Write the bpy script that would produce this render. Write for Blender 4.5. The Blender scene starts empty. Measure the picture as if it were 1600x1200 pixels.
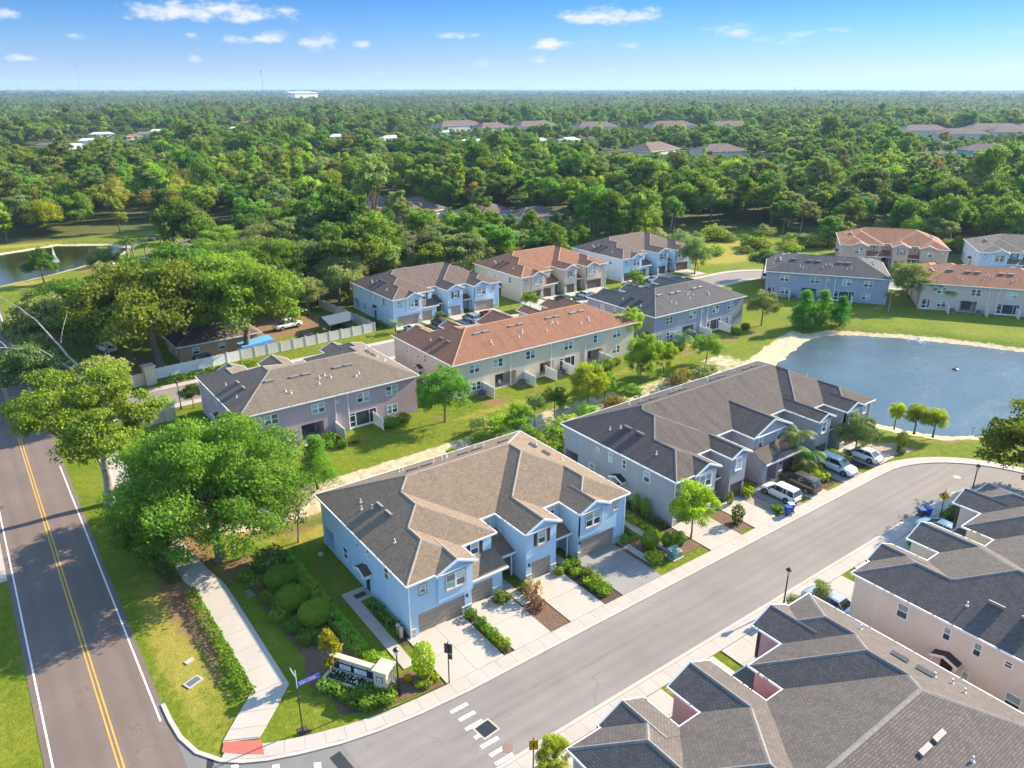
import bpy, math, random
import numpy as np
from mathutils import Matrix, Vector

# ------------------------------------------------------------------ camera, sky, sun, exposure
SC = bpy.context.scene
COL = SC.collection
CAM_H = 45.0
F_PX = 1188.2
cam_d = bpy.data.cameras.new("camera")
cam_d.sensor_fit = 'HORIZONTAL'
cam_d.sensor_width = 36.0
cam_d.lens = F_PX / 1600.0 * 36.0
cam_d.clip_start = 0.5
cam_d.clip_end = 60000.0
cam = bpy.data.objects.new("camera", cam_d)
COL.objects.link(cam)
RT = Vector((0.804947, -0.593346, 0.0))
UP = Vector((0.215428, 0.292255, 0.931761))
FW = Vector((0.552857, 0.750018, -0.363073))
m = Matrix((RT, UP, -FW)).transposed().to_4x4()
m.translation = Vector((0.0, 0.0, CAM_H))
cam.matrix_world = m
SC.camera = cam

SUN_EL = math.radians(28.0)
SUN_AZ = math.atan2(-0.085, 1.0)            # direction towards the sun, measured from +X
SUN_DIR = Vector((math.cos(SUN_EL) * math.cos(SUN_AZ), math.cos(SUN_EL) * math.sin(SUN_AZ), math.sin(SUN_EL)))
sun_d = bpy.data.lights.new("sun", 'SUN')
sun_d.energy = 3.6
sun_d.angle = math.radians(0.55)
sun_d.color = (1.0, 0.86, 0.64)
sun = bpy.data.objects.new("sun", sun_d)
COL.objects.link(sun)
sun.rotation_mode = 'QUATERNION'
sun.rotation_quaternion = SUN_DIR.to_track_quat('Z', 'Y')

W = bpy.data.worlds.new("World")
SC.world = W
W.use_nodes = True
wn, wl = W.node_tree.nodes, W.node_tree.links
wn.clear()
w_out = wn.new('ShaderNodeOutputWorld')
w_bg = wn.new('ShaderNodeBackground')
w_sky = wn.new('ShaderNodeTexSky')
w_sky.sky_type = 'NISHITA'
w_sky.sun_disc = False
w_sky.sun_elevation = SUN_EL
w_sky.sun_rotation = math.pi / 2 - SUN_AZ
w_sky.altitude = 100.0
w_sky.air_density = 1.0
w_sky.dust_density = 0.0
w_sky.ozone_density = 3.0
w_bg.inputs['Strength'].default_value = 0.15


def wmath(op, a=None, b=None, c=None):
    n = wn.new('ShaderNodeMath')
    n.operation = op
    for i, v in enumerate((a, b, c)):
        if v is None:
            continue
        if isinstance(v, (int, float)):
            n.inputs[i].default_value = v
        else:
            wl.new(v, n.inputs[i])
    return n.outputs[0]


w_tc = wn.new('ShaderNodeTexCoord')
w_sep = wn.new('ShaderNodeSeparateXYZ')
wl.new(w_tc.outputs['Generated'], w_sep.inputs[0])
# added ramp darkens and blues low sky; warm dome above stays bright for fill
w_ramp = wn.new('ShaderNodeValToRGB')
el = w_ramp.color_ramp.elements
el[0].position, el[0].color = 0.0, (0.138, 0.160, 0.268, 1)
el[1].position, el[1].color = 1.0, (1.0, 0.92, 0.80, 1)
for pos, c in ((0.027, (0.110, 0.143, 0.256, 1)), (0.055, (0.081, 0.136, 0.248, 1)), (0.096, (0.043, 0.112, 0.224, 1)), (0.20, (0.46, 0.51, 0.56, 1)), (0.42, (0.98, 0.91, 0.80, 1))):
    e = el.new(pos)
    e.color = c
wl.new(w_sep.outputs['Z'], w_ramp.inputs[0])
w_mul = wn.new('ShaderNodeMix')
w_mul.data_type = 'RGBA'
w_mul.blend_type = 'MULTIPLY'
w_mul.inputs[0].default_value = 1.0
wl.new(w_sky.outputs[0], w_mul.inputs[6])
wl.new(w_ramp.outputs[0], w_mul.inputs[7])
# small fair-weather clouds low over the horizon: flat-based puffs with ragged tops
w_az = wmath('ARCTAN2', w_sep.outputs['Y'], w_sep.outputs['X'])
w_el = wmath('ARCSINE', w_sep.outputs['Z'])
w_cmb = wn.new('ShaderNodeCombineXYZ')
wl.new(w_az, w_cmb.inputs[0])
wl.new(wmath('MULTIPLY', w_el, 2.2), w_cmb.inputs[1])
w_n = wn.new('ShaderNodeTexNoise')
w_n.inputs['Scale'].default_value = 34.0
w_n.inputs['Detail'].default_value = 4.5
w_n.inputs['Roughness'].default_value = 0.62
wl.new(w_cmb.outputs[0], w_n.inputs['Vector'])
w_n2 = wn.new('ShaderNodeTexNoise')
w_n2.inputs['Scale'].default_value = 5.5
w_n2.inputs['Detail'].default_value = 1.0
wl.new(w_cmb.outputs[0], w_n2.inputs['Vector'])


def px_dir(px, py):
    d = (RT * (px - 800) + UP * (600 - py) + FW * F_PX).normalized()
    return math.atan2(d.y, d.x), math.asin(d.z)


CLOUDS = [(262, 17, 66, 13, 1.0), (345, 17, 95, 14, 1.0), (395, 24, 60, 9, .9), (955, 25, 82, 13, 1.0), (860, 68, 32, 8, 1.0),
          (422, 58, 32, 9, .9), (366, 61, 20, 6, .8), (500, 62, 30, 14, .8), (565, 70, 14, 5, .5), (700, 55, 40, 6, .7),
          (745, 99, 22, 7, .7), (800, 96, 18, 6, .6), (840, 93, 18, 5, .7), (1150, 48, 45, 10, .7), (1215, 55, 42, 10, .45),
          (5, 26, 16, 9, .9), (32, 92, 16, 5, .8), (306, 92, 12, 5, .7), (130, 56, 14, 4, .5), (297, 56, 14, 4, .5),
          (595, 116, 12, 4, .6), (955, 111, 12, 3.5, .5), (1315, 48, 16, 4, .4), (1575, 50, 20, 4, .4), (985, 70, 18, 5, .4),
          (1575, 103, 20, 4, .4), (925, 66, 14, 4, .4)]
w_ae = wn.new('ShaderNodeCombineXYZ')
wl.new(w_az, w_ae.inputs[0])
wl.new(w_el, w_ae.inputs[1])
acc = None
for (cx, cy, rx, ry, st) in CLOUDS:
    a0, e0 = px_dir(cx, cy)
    ka, ke = 1150.0 / rx, 1150.0 / ry
    vm = wn.new('ShaderNodeVectorMath')
    vm.operation = 'MULTIPLY_ADD'
    wl.new(w_ae.outputs[0], vm.inputs[0])
    vm.inputs[1].default_value = (ka, ke, 0)
    vm.inputs[2].default_value = (-a0 * ka, -e0 * ke, 0)
    dt = wn.new('ShaderNodeVectorMath')
    dt.operation = 'DOT_PRODUCT'
    wl.new(vm.outputs[0], dt.inputs[0])
    wl.new(vm.outputs[0], dt.inputs[1])
    v = wmath('MULTIPLY_ADD', dt.outputs['Value'], -st, 1.25 * st)
    acc = v if acc is None else wmath('MAXIMUM', acc, v)
acc = wmath('MAXIMUM', acc, -2.0)
# the rest of the sky carries the same scattered puffs
w_far = wmath('MULTIPLY', wmath('SUBTRACT', w_n2.outputs['Fac'], 0.66), 6.0)
w_az_c = px_dir(800, 60)[0]
w_side = wmath('GREATER_THAN', wmath('ABSOLUTE', wmath('SUBTRACT', w_az, w_az_c)), 0.68)
w_high = wmath('GREATER_THAN', w_el, 0.118)
acc = wmath('MAXIMUM', acc, wmath('SUBTRACT', w_far, wmath('MULTIPLY', wmath('SUBTRACT', 1.0, wmath('MAXIMUM', w_side, w_high)), 9.0)))
w_mask = wmath('ADD', acc, wmath('MULTIPLY', wmath('SUBTRACT', w_n.outputs['Fac'], 0.53), 4.6))
w_cl = wn.new('ShaderNodeMapRange')
w_cl.interpolation_type = 'SMOOTHSTEP'
w_cl.inputs['From Min'].default_value = 0.0
w_cl.inputs['From Max'].default_value = 1.7
w_cl.inputs['To Max'].default_value = 0.92
wl.new(w_mask, w_cl.inputs['Value'])
w_cmix = wn.new('ShaderNodeMix')
w_cmix.data_type = 'RGBA'
wl.new(w_cl.outputs[0], w_cmix.inputs[0])
wl.new(w_mul.outputs[2], w_cmix.inputs[6])
CLOUD_MIX_COLOR = w_cmix.inputs[7]
CLOUD_MIX_COLOR.default_value = (1.62, 1.62, 1.66, 1)
wl.new(w_cmix.outputs[2], w_bg.inputs[0])
wl.new(w_bg.outputs[0], w_out.inputs[0])

SC.view_settings.view_transform = 'Standard'
SC.view_settings.look = 'None'
SC.view_settings.gamma = 1.0
SC.view_settings.exposure = 2.05
SC.view_settings.use_curve_mapping = False
SC.render.engine = 'CYCLES'
cy = SC.cycles
cy.max_bounces = 4
cy.diffuse_bounces = 2
cy.glossy_bounces = 2
cy.transmission_bounces = 2
cy.use_adaptive_sampling = True
cy.adaptive_threshold = 0.025
cy.transparent_max_bounces = 6
cy.volume_bounces = 0
cy.sample_clamp_indirect = 4.0
cy.caustics_reflective = False
cy.caustics_refractive = False
cy.use_denoising = True

# ------------------------------------------------------------------ materials


class NT:
    """small node-tree helper"""

    def __init__(self, name):
        self.m = bpy.data.materials.new(name)
        self.m.use_nodes = True
        self.n = self.m.node_tree.nodes
        self.l = self.m.node_tree.links
        self.n.clear()
        self.out = self.n.new('ShaderNodeOutputMaterial')
        self.b = self.n.new('ShaderNodeBsdfPrincipled')
        self.l.new(self.b.outputs[0], self.out.inputs[0])

    def setin(self, sock, v):
        if isinstance(v, (int, float)):
            sock.default_value = v
        elif isinstance(v, (tuple, list)):
            if sock.type == 'RGBA' and len(v) == 3:
                v = tuple(v) + (1,)
            sock.default_value = v
        else:
            self.l.new(v, sock)

    def coord(self, kind='Object'):
        return self.n.new('ShaderNodeTexCoord').outputs[kind]

    def pos(self):
        return self.n.new('ShaderNodeNewGeometry').outputs['Position']

    def mapping(self, v, scale=(1, 1, 1), rot=(0, 0, 0), loc=(0, 0, 0)):
        n = self.n.new('ShaderNodeMapping')
        self.l.new(v, n.inputs[0])
        n.inputs['Scale'].default_value = scale
        n.inputs['Rotation'].default_value = rot
        n.inputs['Location'].default_value = loc
        return n.outputs[0]

    def noise(self, v, scale, detail=4.0, rough=0.55):
        n = self.n.new('ShaderNodeTexNoise')
        self.l.new(v, n.inputs['Vector'])
        n.inputs['Scale'].default_value = scale
        n.inputs['Detail'].default_value = detail
        n.inputs['Roughness'].default_value = rough
        return n.outputs['Fac']

    def ramp(self, fac, stops):
        n = self.n.new('ShaderNodeValToRGB')
        e = n.color_ramp.elements
        for i, (p, c) in enumerate(stops):
            c = tuple(c) + (1,) if len(c) == 3 else c
            if i < 2:
                e[i].position, e[i].color = p, c
            else:
                x = e.new(p)
                x.color = c
        self.setin(n.inputs[0], fac)
        return n.outputs[0]

    def mix(self, fac, a, b, mode='MIX'):
        n = self.n.new('ShaderNodeMix')
        n.data_type = 'RGBA'
        n.blend_type = mode
        self.setin(n.inputs[0], fac)
        self.setin(n.inputs[6], a)
        self.setin(n.inputs[7], b)
        return n.outputs[2]

    def math(self, op, a, b=0.0):
        n = self.n.new('ShaderNodeMath')
        n.operation = op
        self.setin(n.inputs[0], a)
        self.setin(n.inputs[1], b)
        return n.outputs[0]

    def rng(self, v, a, b, c=0.0, d=1.0):
        n = self.n.new('ShaderNodeMapRange')
        self.setin(n.inputs[0], v)
        for i, x in enumerate((a, b, c, d)):
            n.inputs[1 + i].default_value = x
        return n.outputs[0]

    def attr(self, name, out='Fac'):
        n = self.n.new('ShaderNodeAttribute')
        n.attribute_name = name
        return n.outputs[out]

    def objrand(self):
        return self.n.new('ShaderNodeObjectInfo').outputs['Random']

    def bump(self, h, strength=0.3, dist=0.05):
        n = self.n.new('ShaderNodeBump')
        n.inputs['Strength'].default_value = strength
        n.inputs['Distance'].default_value = dist
        self.l.new(h, n.inputs['Height'])
        self.l.new(n.outputs[0], self.b.inputs['Normal'])

    def col(self, c):
        self.setin(self.b.inputs['Base Color'], c)

    def rough(self, r):
        self.setin(self.b.inputs['Roughness'], r)


def plain(name, c, rough=0.6, metal=0.0, var=0.12, scale=6.0, bump=0.0, spec=0.5):
    t = NT(name)
    nz = t.noise(t.coord(), scale, 5)
    lo = tuple(x * (1 - var) for x in c)
    hi = tuple(min(1, x * (1 + var)) for x in c)
    t.col(t.ramp(nz, ((0.3, lo), (0.7, hi))))
    t.rough(rough)
    t.b.inputs['Metallic'].default_value = metal
    t.b.inputs['Specular IOR Level'].default_value = spec
    if bump:
        t.bump(nz, bump, 0.03)
    return t.m


def stucco(name, c):
    t = NT(name)
    o = t.coord()
    big = t.noise(t.mapping(o, (1, 1, .35)), 0.7, 5, .6)
    fine = t.noise(o, 26.0, 3)
    streak = t.noise(t.mapping(o, (2.2, 2.2, .09)), 1.6, 4, .6)
    a = t.ramp(big, ((0.3, tuple(x * .93 for x in c)), (0.72, tuple(min(1, x * 1.05) for x in c))))
    a = t.mix(t.rng(streak, .54, .76, 0, .30), a, tuple(x * .70 for x in c))
    a = t.mix(t.rng(t.noise(t.mapping(o, (3.1, 3.1, .05), loc=(4, 2, 1)), 1.3, 3, .5), .6, .75, 0, .22), a, tuple(min(1, x * 1.25) for x in c))
    a = t.mix(t.rng(fine, .3, .7, 0, .12), a, tuple(x * .8 for x in c))
    t.col(a)
    t.rough(0.88)
    t.b.inputs['Specular IOR Level'].default_value = 0.2
    t.bump(fine, 0.35, 0.02)
    return t.m


def shingle(name, c1, c2, stain=0.5, dark=(0.02, 0.02, 0.024)):
    t = NT(name)
    uv = t.coord('UV')
    br = t.n.new('ShaderNodeTexBrick')
    t.l.new(uv, br.inputs['Vector'])
    br.inputs['Scale'].default_value = 1.0
    br.inputs['Brick Width'].default_value = 0.30
    br.inputs['Row Height'].default_value = 0.18
    br.inputs['Mortar Size'].default_value = 0.020
    br.inputs['Mortar Smooth'].default_value = 0.35
    br.inputs['Bias'].default_value = -0.1
    mid = tuple((a + b) / 2 for a, b in zip(c1, c2))
    br.inputs['Color1'].default_value = tuple(a * .65 + b * .35 for a, b in zip(c1, mid)) + (1,)
    br.inputs['Color2'].default_value = tuple(a * .65 + b * .35 for a, b in zip(c2, mid)) + (1,)
    br.inputs['Mortar'].default_value = tuple(x * .38 for x in mid) + (1,)
    nz = t.noise(uv, 1.7, 6, .6)
    a = t.mix(t.rng(nz, .35, .7, 0, .42), br.outputs['Color'], tuple(x * .72 for x in mid))
    st = t.noise(t.mapping(uv, (.75, .10, 1)), 1.0, 5, .55)
    a = t.mix(t.rng(st, .5, .72, 0, stain), a, tuple(x * .5 for x in mid))
    lt = t.noise(t.mapping(uv, (1.3, .07, 1), loc=(7, 3, 0)), 1.0, 3, .5)
    a = t.mix(t.rng(lt, .62, .75, 0, .3 * stain), a, tuple(min(1, x * 1.7) for x in mid))
    t.col(a)
    t.rough(0.93)
    t.b.inputs['Specular IOR Level'].default_value = 0.25
    t.bump(br.outputs['Fac'], 0.5, -0.04)
    return t.m


def concrete(name, c, stain=0.25):
    t = NT(name)
    o = t.pos()
    n1 = t.noise(o, 0.35, 6, .6)
    n2 = t.noise(o, 7.0, 4)
    rnd = t.objrand()
    a = t.ramp(n1, ((.3, tuple(x * .86 for x in c)), (.7, c)))
    a = t.mix(t.rng(n2, .45, .75, 0, stain), a, tuple(x * .7 for x in c))
    a = t.mix(t.rng(rnd, 0, 1, 0, .16), a, tuple(x * .72 for x in c))
    t.col(a)
    t.rough(0.9)
    t.b.inputs['Specular IOR Level'].default_value = 0.25
    t.bump(t.noise(o, 40, 2), 0.15, 0.01)
    return t.m


def asphalt(name, c, lanes=None, wear=0.25, tracks=(), seam=None, axis='X'):
    t = NT(name)
    o = t.pos()
    n1 = t.noise(o, 0.16, 6, .6)
    n2 = t.noise(o, 30.0, 3, .7)
    n3 = t.noise(t.mapping(o, lanes or (1, 1, 1)), 0.9, 4, .5)
    a = t.ramp(n1, ((.3, tuple(x * .82 for x in c)), (.7, tuple(x * 1.12 for x in c))))
    a = t.mix(t.rng(n2, .3, .7, 0, .45), a, tuple(x * .62 for x in c))
    a = t.mix(t.rng(n3, .5, .7, 0, wear), a, tuple(x * .68 for x in c))
    sp = t.n.new('ShaderNodeSeparateXYZ')
    t.l.new(o, sp.inputs[0])
    wig = t.math('ADD', sp.outputs[axis], t.math('MULTIPLY', t.math('SUBTRACT', n1, .5), .5))
    for tr in tracks:
        dd = t.math('ABSOLUTE', t.math('SUBTRACT', wig, tr))
        a = t.mix(t.math('MULTIPLY', t.rng(dd, .0, .6, .48, 0), t.rng(n3, .25, .7, .5, 1)), a, tuple(x * .66 for x in c))
    if seam is not None:
        dd = t.math('ABSOLUTE', t.math('SUBTRACT', wig, seam))
        a = t.mix(t.math('MULTIPLY', t.rng(dd, .03, .45, .62, 0), t.rng(n3, .38, .62, 0, 1)), a, tuple(x * .5 for x in c))
    vor = t.n.new('ShaderNodeTexVoronoi')
    vor.feature = 'DISTANCE_TO_EDGE'
    vor.inputs['Scale'].default_value = 0.16
    mapn = t.n.new('ShaderNodeMixRGB') if False else None
    warp = t.n.new('ShaderNodeVectorMath')
    warp.operation = 'ADD'
    t.l.new(o, warp.inputs[0])
    nv = t.n.new('ShaderNodeTexNoise')
    t.l.new(o, nv.inputs['Vector'])
    nv.inputs['Scale'].default_value = 0.7
    nv.inputs['Detail'].default_value = 4
    sc = t.n.new('ShaderNodeVectorMath')
    sc.operation = 'SCALE'
    sc.inputs['Scale'].default_value = 3.2
    t.l.new(nv.outputs['Color'], sc.inputs[0])
    t.l.new(sc.outputs[0], warp.inputs[1])
    t.l.new(warp.outputs[0], vor.inputs['Vector'])
    crack = t.math('MULTIPLY', t.rng(vor.outputs['Distance'], 0.0, 0.011, 1, 0), t.rng(n1, .48, .6, 0, .5))
    a = t.mix(crack, a, tuple(x * .4 for x in c))
    t.col(a)
    t.rough(0.9)
    t.b.inputs['Specular IOR Level'].default_value = 0.3
    t.bump(n2, 0.3, 0.015)
    return t.m


def leafmat(name, c, var=0.4, hue=0.04, trans=0.35, yellow=(0.30, 0.26, 0.03)):
    t = NT(name)
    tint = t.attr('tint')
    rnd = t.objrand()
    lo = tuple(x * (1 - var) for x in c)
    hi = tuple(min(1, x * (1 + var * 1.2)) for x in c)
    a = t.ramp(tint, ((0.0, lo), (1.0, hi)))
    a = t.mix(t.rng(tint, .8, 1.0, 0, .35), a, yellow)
    h = t.n.new('ShaderNodeHueSaturation')
    t.l.new(a, h.inputs['Color'])
    t.l.new(t.rng(rnd, 0, 1, .5 - hue, .5 + hue * .8), h.inputs['Hue'])
    t.l.new(t.rng(t.math('FRACT', t.math('MULTIPLY', rnd, 7.31)), 0, 1, .70, 1.32), h.inputs['Value'])
    t.col(h.outputs[0])
    t.rough(0.62)
    t.b.inputs['Specular IOR Level'].default_value = 0.15
    tr = t.n.new('ShaderNodeBsdfTranslucent')
    br = t.mix(1.0, h.outputs[0], (1.35, 1.5, .75), 'MULTIPLY')
    t.l.new(br, tr.inputs[0])
    mx = t.n.new('ShaderNodeMixShader')
    mx.inputs[0].default_value = trans
    t.l.new(t.b.outputs[0], mx.inputs[1])
    t.l.new(tr.outputs[0], mx.inputs[2])
    t.l.new(mx.outputs[0], t.out.inputs[0])
    return t.m


def glass_mat(name, c, rough=0.08):
    t = NT(name)
    rnd = t.objrand()
    a = t.mix(t.rng(rnd, 0, 1, 0, .6), c, tuple(min(1, x * 2.3 + .02) for x in c))
    t.col(a)
    t.rough(rough)
    t.b.inputs['Specular IOR Level'].default_value = 0.9
    t.b.inputs['Coat Weight'].default_value = 0.5
    t.b.inputs['Coat Roughness'].default_value = 0.03
    return t.m


MT = {}
MT['trim'] = plain('white_trim', (.74, .74, .72), .55, var=.06)
MT['window_frame'] = plain('window_vinyl', (.78, .78, .74), .4, var=.04)
MT['surround'] = plain('window_surround', (.36, .31, .27), .7)
MT['pane_dark'] = glass_mat('pane_dark', (.035, .05, .055))
MT['pane_blind'] = glass_mat('pane_blind', (.22, .30, .29), .15)
MT['dark_void'] = plain('dark_interior', (.03, .03, .032), .9)
MT['screen'] = plain('insect_screen', (.035, .038, .042), .6)
MT['garage_brown'] = plain('garage_door_brown', (.320, .250, .190), .6, var=.08, scale=1.2)
MT['garage_dark'] = plain('garage_door_dark', (.115, .078, .060), .6, var=.08)
MT['door_dark'] = plain('door_dark', (.045, .03, .028), .5)
MT['shutter_dark'] = plain('shutter_dark', (.05, .033, .030), .6)
MT['shutter_blue'] = plain('shutter_blue', (.24, .33, .45), .6)
MT['shutter_teal'] = plain('shutter_teal', (.16, .24, .30), .6)
MT['stone'] = None
MT['metal_grey'] = plain('grey_metal', (.33, .34, .35), .45, .6)
MT['vent_metal'] = plain('vent_metal', (.16, .15, .145), .6)
MT['pipe_white'] = plain('pipe_white', (.62, .62, .60), .5)
MT['lamp_black'] = plain('black_paint', (.018, .018, .02), .4)
MT['ac_blue'] = plain('condenser_grey', (.10, .115, .15), .5)
MT['vinyl_white'] = plain('vinyl_white', (.72, .71, .67), .5, var=.07, scale=1.5)
MT['vinyl_tan'] = plain('vinyl_tan', (.60, .55, .47), .5, var=.08, scale=1.2)
MT['concrete'] = concrete('concrete', (.41, .368, .328))
MT['drive'] = concrete('driveway_concrete', (.42, .378, .335), .15)
MT['drive_grey'] = concrete('driveway_grey', (.25, .24, .23), .3)
MT['kerb'] = concrete('kerb_concrete', (.44, .40, .35), .3)
MT['street'] = asphalt('street_asphalt', (.228, .203, .188), (.05, 1.2, 1), .30, (34.4, 35.8, 37.8, 39.2), 36.9, 'Y')
MT['road'] = asphalt('road_asphalt', (.172, .130, .112), (1.1, .03, 1), .32, (-1.3, .5, 2.7, 4.3))
MT['apron'] = asphalt('apron_asphalt', (.185, .175, .17))
MT['paint_shadow'] = asphalt('painted_shadow', (.03, .034, .04))  # near-black colour of the painted sign shadows


def paintmat(name, c):
    t = NT(name)
    o = t.pos()
    a = t.mix(t.rng(t.noise(o, 5.0, 6, .75), .52, .68, 0, .85), c, (.17, .15, .135))
    a = t.mix(t.rng(t.noise(o, .5, 4, .6), .45, .7, 0, .35), a, tuple(x * .55 for x in c))
    t.col(a)
    t.rough(.7)
    return t.m


MT['paint_white'] = paintmat('road_paint_white', (.68, .67, .64))
MT['paint_yellow'] = paintmat('road_paint_yellow', (.60, .33, .035))
MT['red_pad'] = plain('red_tactile_pad', (.42, .10, .07), .8)
MT['bark'] = plain('bark', (.14, .105, .08), .95, var=.4, scale=3, bump=.4)
MT['bark_grey'] = plain('bark_grey', (.30, .27, .24), .95, var=.35, scale=3, bump=.4)
MT['palm_bark'] = plain('palm_bark', (.27, .22, .17), .95, var=.3, scale=9, bump=.4)
MT['leaf_oak'] = leafmat('leaf_oak', (0.116, 0.190, 0.021))
MT['leaf_sun'] = leafmat('leaf_sun', (.130, .215, .022))
MT['leaf_green'] = leafmat('leaf_green', (0.126, 0.207, 0.021))
MT['leaf_lime'] = leafmat('leaf_lime', (0.216, 0.301, 0.023), trans=.42)
MT['leaf_olive'] = leafmat('leaf_olive', (0.158, 0.196, 0.058), yellow=(.26, .23, .07))
MT['leaf_cypress'] = leafmat('leaf_cypress', (0.095, 0.26, 0.03), trans=.42, yellow=(.2, .34, .03))
MT['leaf_gold'] = leafmat('leaf_gold', (.225, .215, .035), yellow=(.40, .26, .05))
MT['leaf_dark'] = leafmat('leaf_dark', (0.082, 0.124, 0.021), yellow=(.10, .15, .03))
MT['leaf_hedge'] = leafmat('leaf_hedge', (0.138, 0.247, 0.019), .3, .015, yellow=(.18, .25, .02))
MT['leaf_topiary'] = leafmat('leaf_topiary', (.165, .270, .022), .25, .015, yellow=(.25, .33, .03))
MT['leaf_dry'] = leafmat('leaf_dry', (.26, .17, .09), yellow=(.36, .2, .08))
MT['leaf_yellowflower'] = leafmat('leaf_yellowflower', (.30, .33, .02), yellow=(.75, .55, .03))
MT['leaf_palm'] = leafmat('leaf_palm', (.090, .15, .035))
MT['leaf_far'] = leafmat('leaf_far', (0.111, 0.152, 0.042), .4, .03, yellow=(.17, .18, .045))
MT['white_flower'] = plain('white_flower', (.8, .8, .74), .8)


def stonemat():
    t = NT('stone_veneer')
    o = t.coord()
    v = t.n.new('ShaderNodeTexVoronoi')
    v.inputs['Scale'].default_value = 3.4
    t.l.new(t.mapping(o, (1, 1, 2.0)), v.inputs['Vector'])
    t.col(t.mix(.55, t.ramp(t.noise(o, 2.5, 3), ((.3, (.34, .29, .25)), (.7, (.62, .56, .5)))), t.mix(.5, v.outputs['Color'], (.6, .5, .42), 'MULTIPLY')))
    t.rough(.9)
    t.bump(v.outputs['Distance'], .6, .05)
    return t.m


MT['stone'] = stonemat()
# ------------------------------------------------------------------ mesh helpers
class MB:
    """collects faces for ONE mesh object"""

    def __init__(self):
        self.v, self.f, self.mi, self.uv = [], [], [], None

    def quad(self, a, b, c, d, mi=0):
        i = len(self.v)
        self.v += [tuple(a), tuple(b), tuple(c), tuple(d)]
        self.f.append((i, i + 1, i + 2, i + 3))
        self.mi.append(mi)

    def poly(self, pts, mi=0):
        i = len(self.v)
        self.v += [tuple(p) for p in pts]
        self.f.append(tuple(range(i, i + len(pts))))
        self.mi.append(mi)

    def box(self, x0, x1, y0, y1, z0, z1, mi=0):
        i = len(self.v)
        self.v += [(x0, y0, z0), (x1, y0, z0), (x1, y1, z0), (x0, y1, z0), (x0, y0, z1), (x1, y0, z1), (x1, y1, z1), (x0, y1, z1)]
        for q in ((0, 3, 2, 1), (4, 5, 6, 7), (0, 1, 5, 4), (1, 2, 6, 5), (2, 3, 7, 6), (3, 0, 4, 7)):
            self.f.append(tuple(i + k for k in q))
            self.mi.append(mi)
        return self

    def prism(self, pts, z0, z1, mi=0):
        """vertical prism over a counter-clockwise plan polygon; z0/z1 numbers or per-vertex lists"""
        n = len(pts)
        zb = z0 if isinstance(z0, (list, tuple)) else [z0] * n
        zt = z1 if isinstance(z1, (list, tuple)) else [z1] * n
        i = len(self.v)
        self.v += [(p[0], p[1], z) for p, z in zip(pts, zb)] + [(p[0], p[1], z) for p, z in zip(pts, zt)]
        self.f.append(tuple(range(i + n - 1, i - 1, -1)))
        self.f.append(tuple(range(i + n, i + 2 * n)))
        self.mi += [mi, mi]
        for k in range(n):
            a, b = i + k, i + (k + 1) % n
            self.f.append((a, b, b + n, a + n))
            self.mi.append(mi)
        return self

    def tube(self, p0, p1, r0, r1, n=8, mi=0, cap=True):
        p0, p1 = Vector(p0), Vector(p1)
        d = (p1 - p0)
        if d.length < 1e-6:
            return self
        d.normalize()
        a = d.orthogonal().normalized()
        b = d.cross(a)
        i = len(self.v)
        for p, r in ((p0, r0), (p1, r1)):
            for k in range(n):
                t = 2 * math.pi * k / n
                self.v.append(tuple(p + a * (math.cos(t) * r) + b * (math.sin(t) * r)))
        for k in range(n):
            k2 = (k + 1) % n
            self.f.append((i + k, i + k2, i + n + k2, i + n + k))
            self.mi.append(mi)
        if cap:
            self.f.append(tuple(i + n + k for k in range(n)))
            self.f.append(tuple(i + n - 1 - k for k in range(n)))
            self.mi += [mi, mi]
        return self

    def lathe(self, prof, n=12, mi=0, c=(0, 0, 0)):
        i = len(self.v)
        for r, z in prof:
            for k in range(n):
                t = 2 * math.pi * k / n
                self.v.append((c[0] + r * math.cos(t), c[1] + r * math.sin(t), c[2] + z))
        for j in range(len(prof) - 1):
            for k in range(n):
                k2 = (k + 1) % n
                self.f.append((i + j * n + k, i + j * n + k2, i + (j + 1) * n + k2, i + (j + 1) * n + k))
                self.mi.append(mi)
        return self

    def mesh(self, name, mats):
        me = bpy.data.meshes.new(name)
        me.from_pydata(self.v, [], self.f)
        if not isinstance(mats, (list, tuple)):
            mats = [mats]
        for m_ in mats:
            me.materials.append(m_)
        if len(mats) > 1:
            me.polygons.foreach_set('material_index', self.mi)
        me.update()
        return me

    def build(self, name, mats, parent=None, smooth=False):
        me = self.mesh(name, mats)
        if smooth:
            me.shade_smooth()
        return obj(name, me, parent)


def obj(name, me, parent=None, mat=None):
    o = bpy.data.objects.new(name, me)
    COL.objects.link(o)
    if parent is not None:
        o.parent = parent
    if mat is not None:
        o.matrix_local = mat
    return o


def tag(o, label, cat, group=None):
    o['label'] = label
    o['category'] = cat
    if group:
        o['group'] = group
    return o


def thing(name, label, cat, loc=(0, 0, 0), rotz=0.0, group=None):
    o = bpy.data.objects.new(name, None)
    o.empty_display_size = 0.3
    COL.objects.link(o)
    o.location = loc
    o.rotation_euler = (0, 0, rotz)
    return tag(o, label, cat, group)


def struct(o):
    o['kind'] = 'structure'
    return o


def copy_tree(o, parent=None):
    c = o.copy()
    COL.objects.link(c)
    if parent is not None:
        c.parent = parent
    for ch in o.children:
        copy_tree(ch, c)
    return c


def XF(p, ang=0.0):
    return Matrix.Translation(Vector(p)) @ Matrix.Rotation(ang, 4, 'Z')


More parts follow.
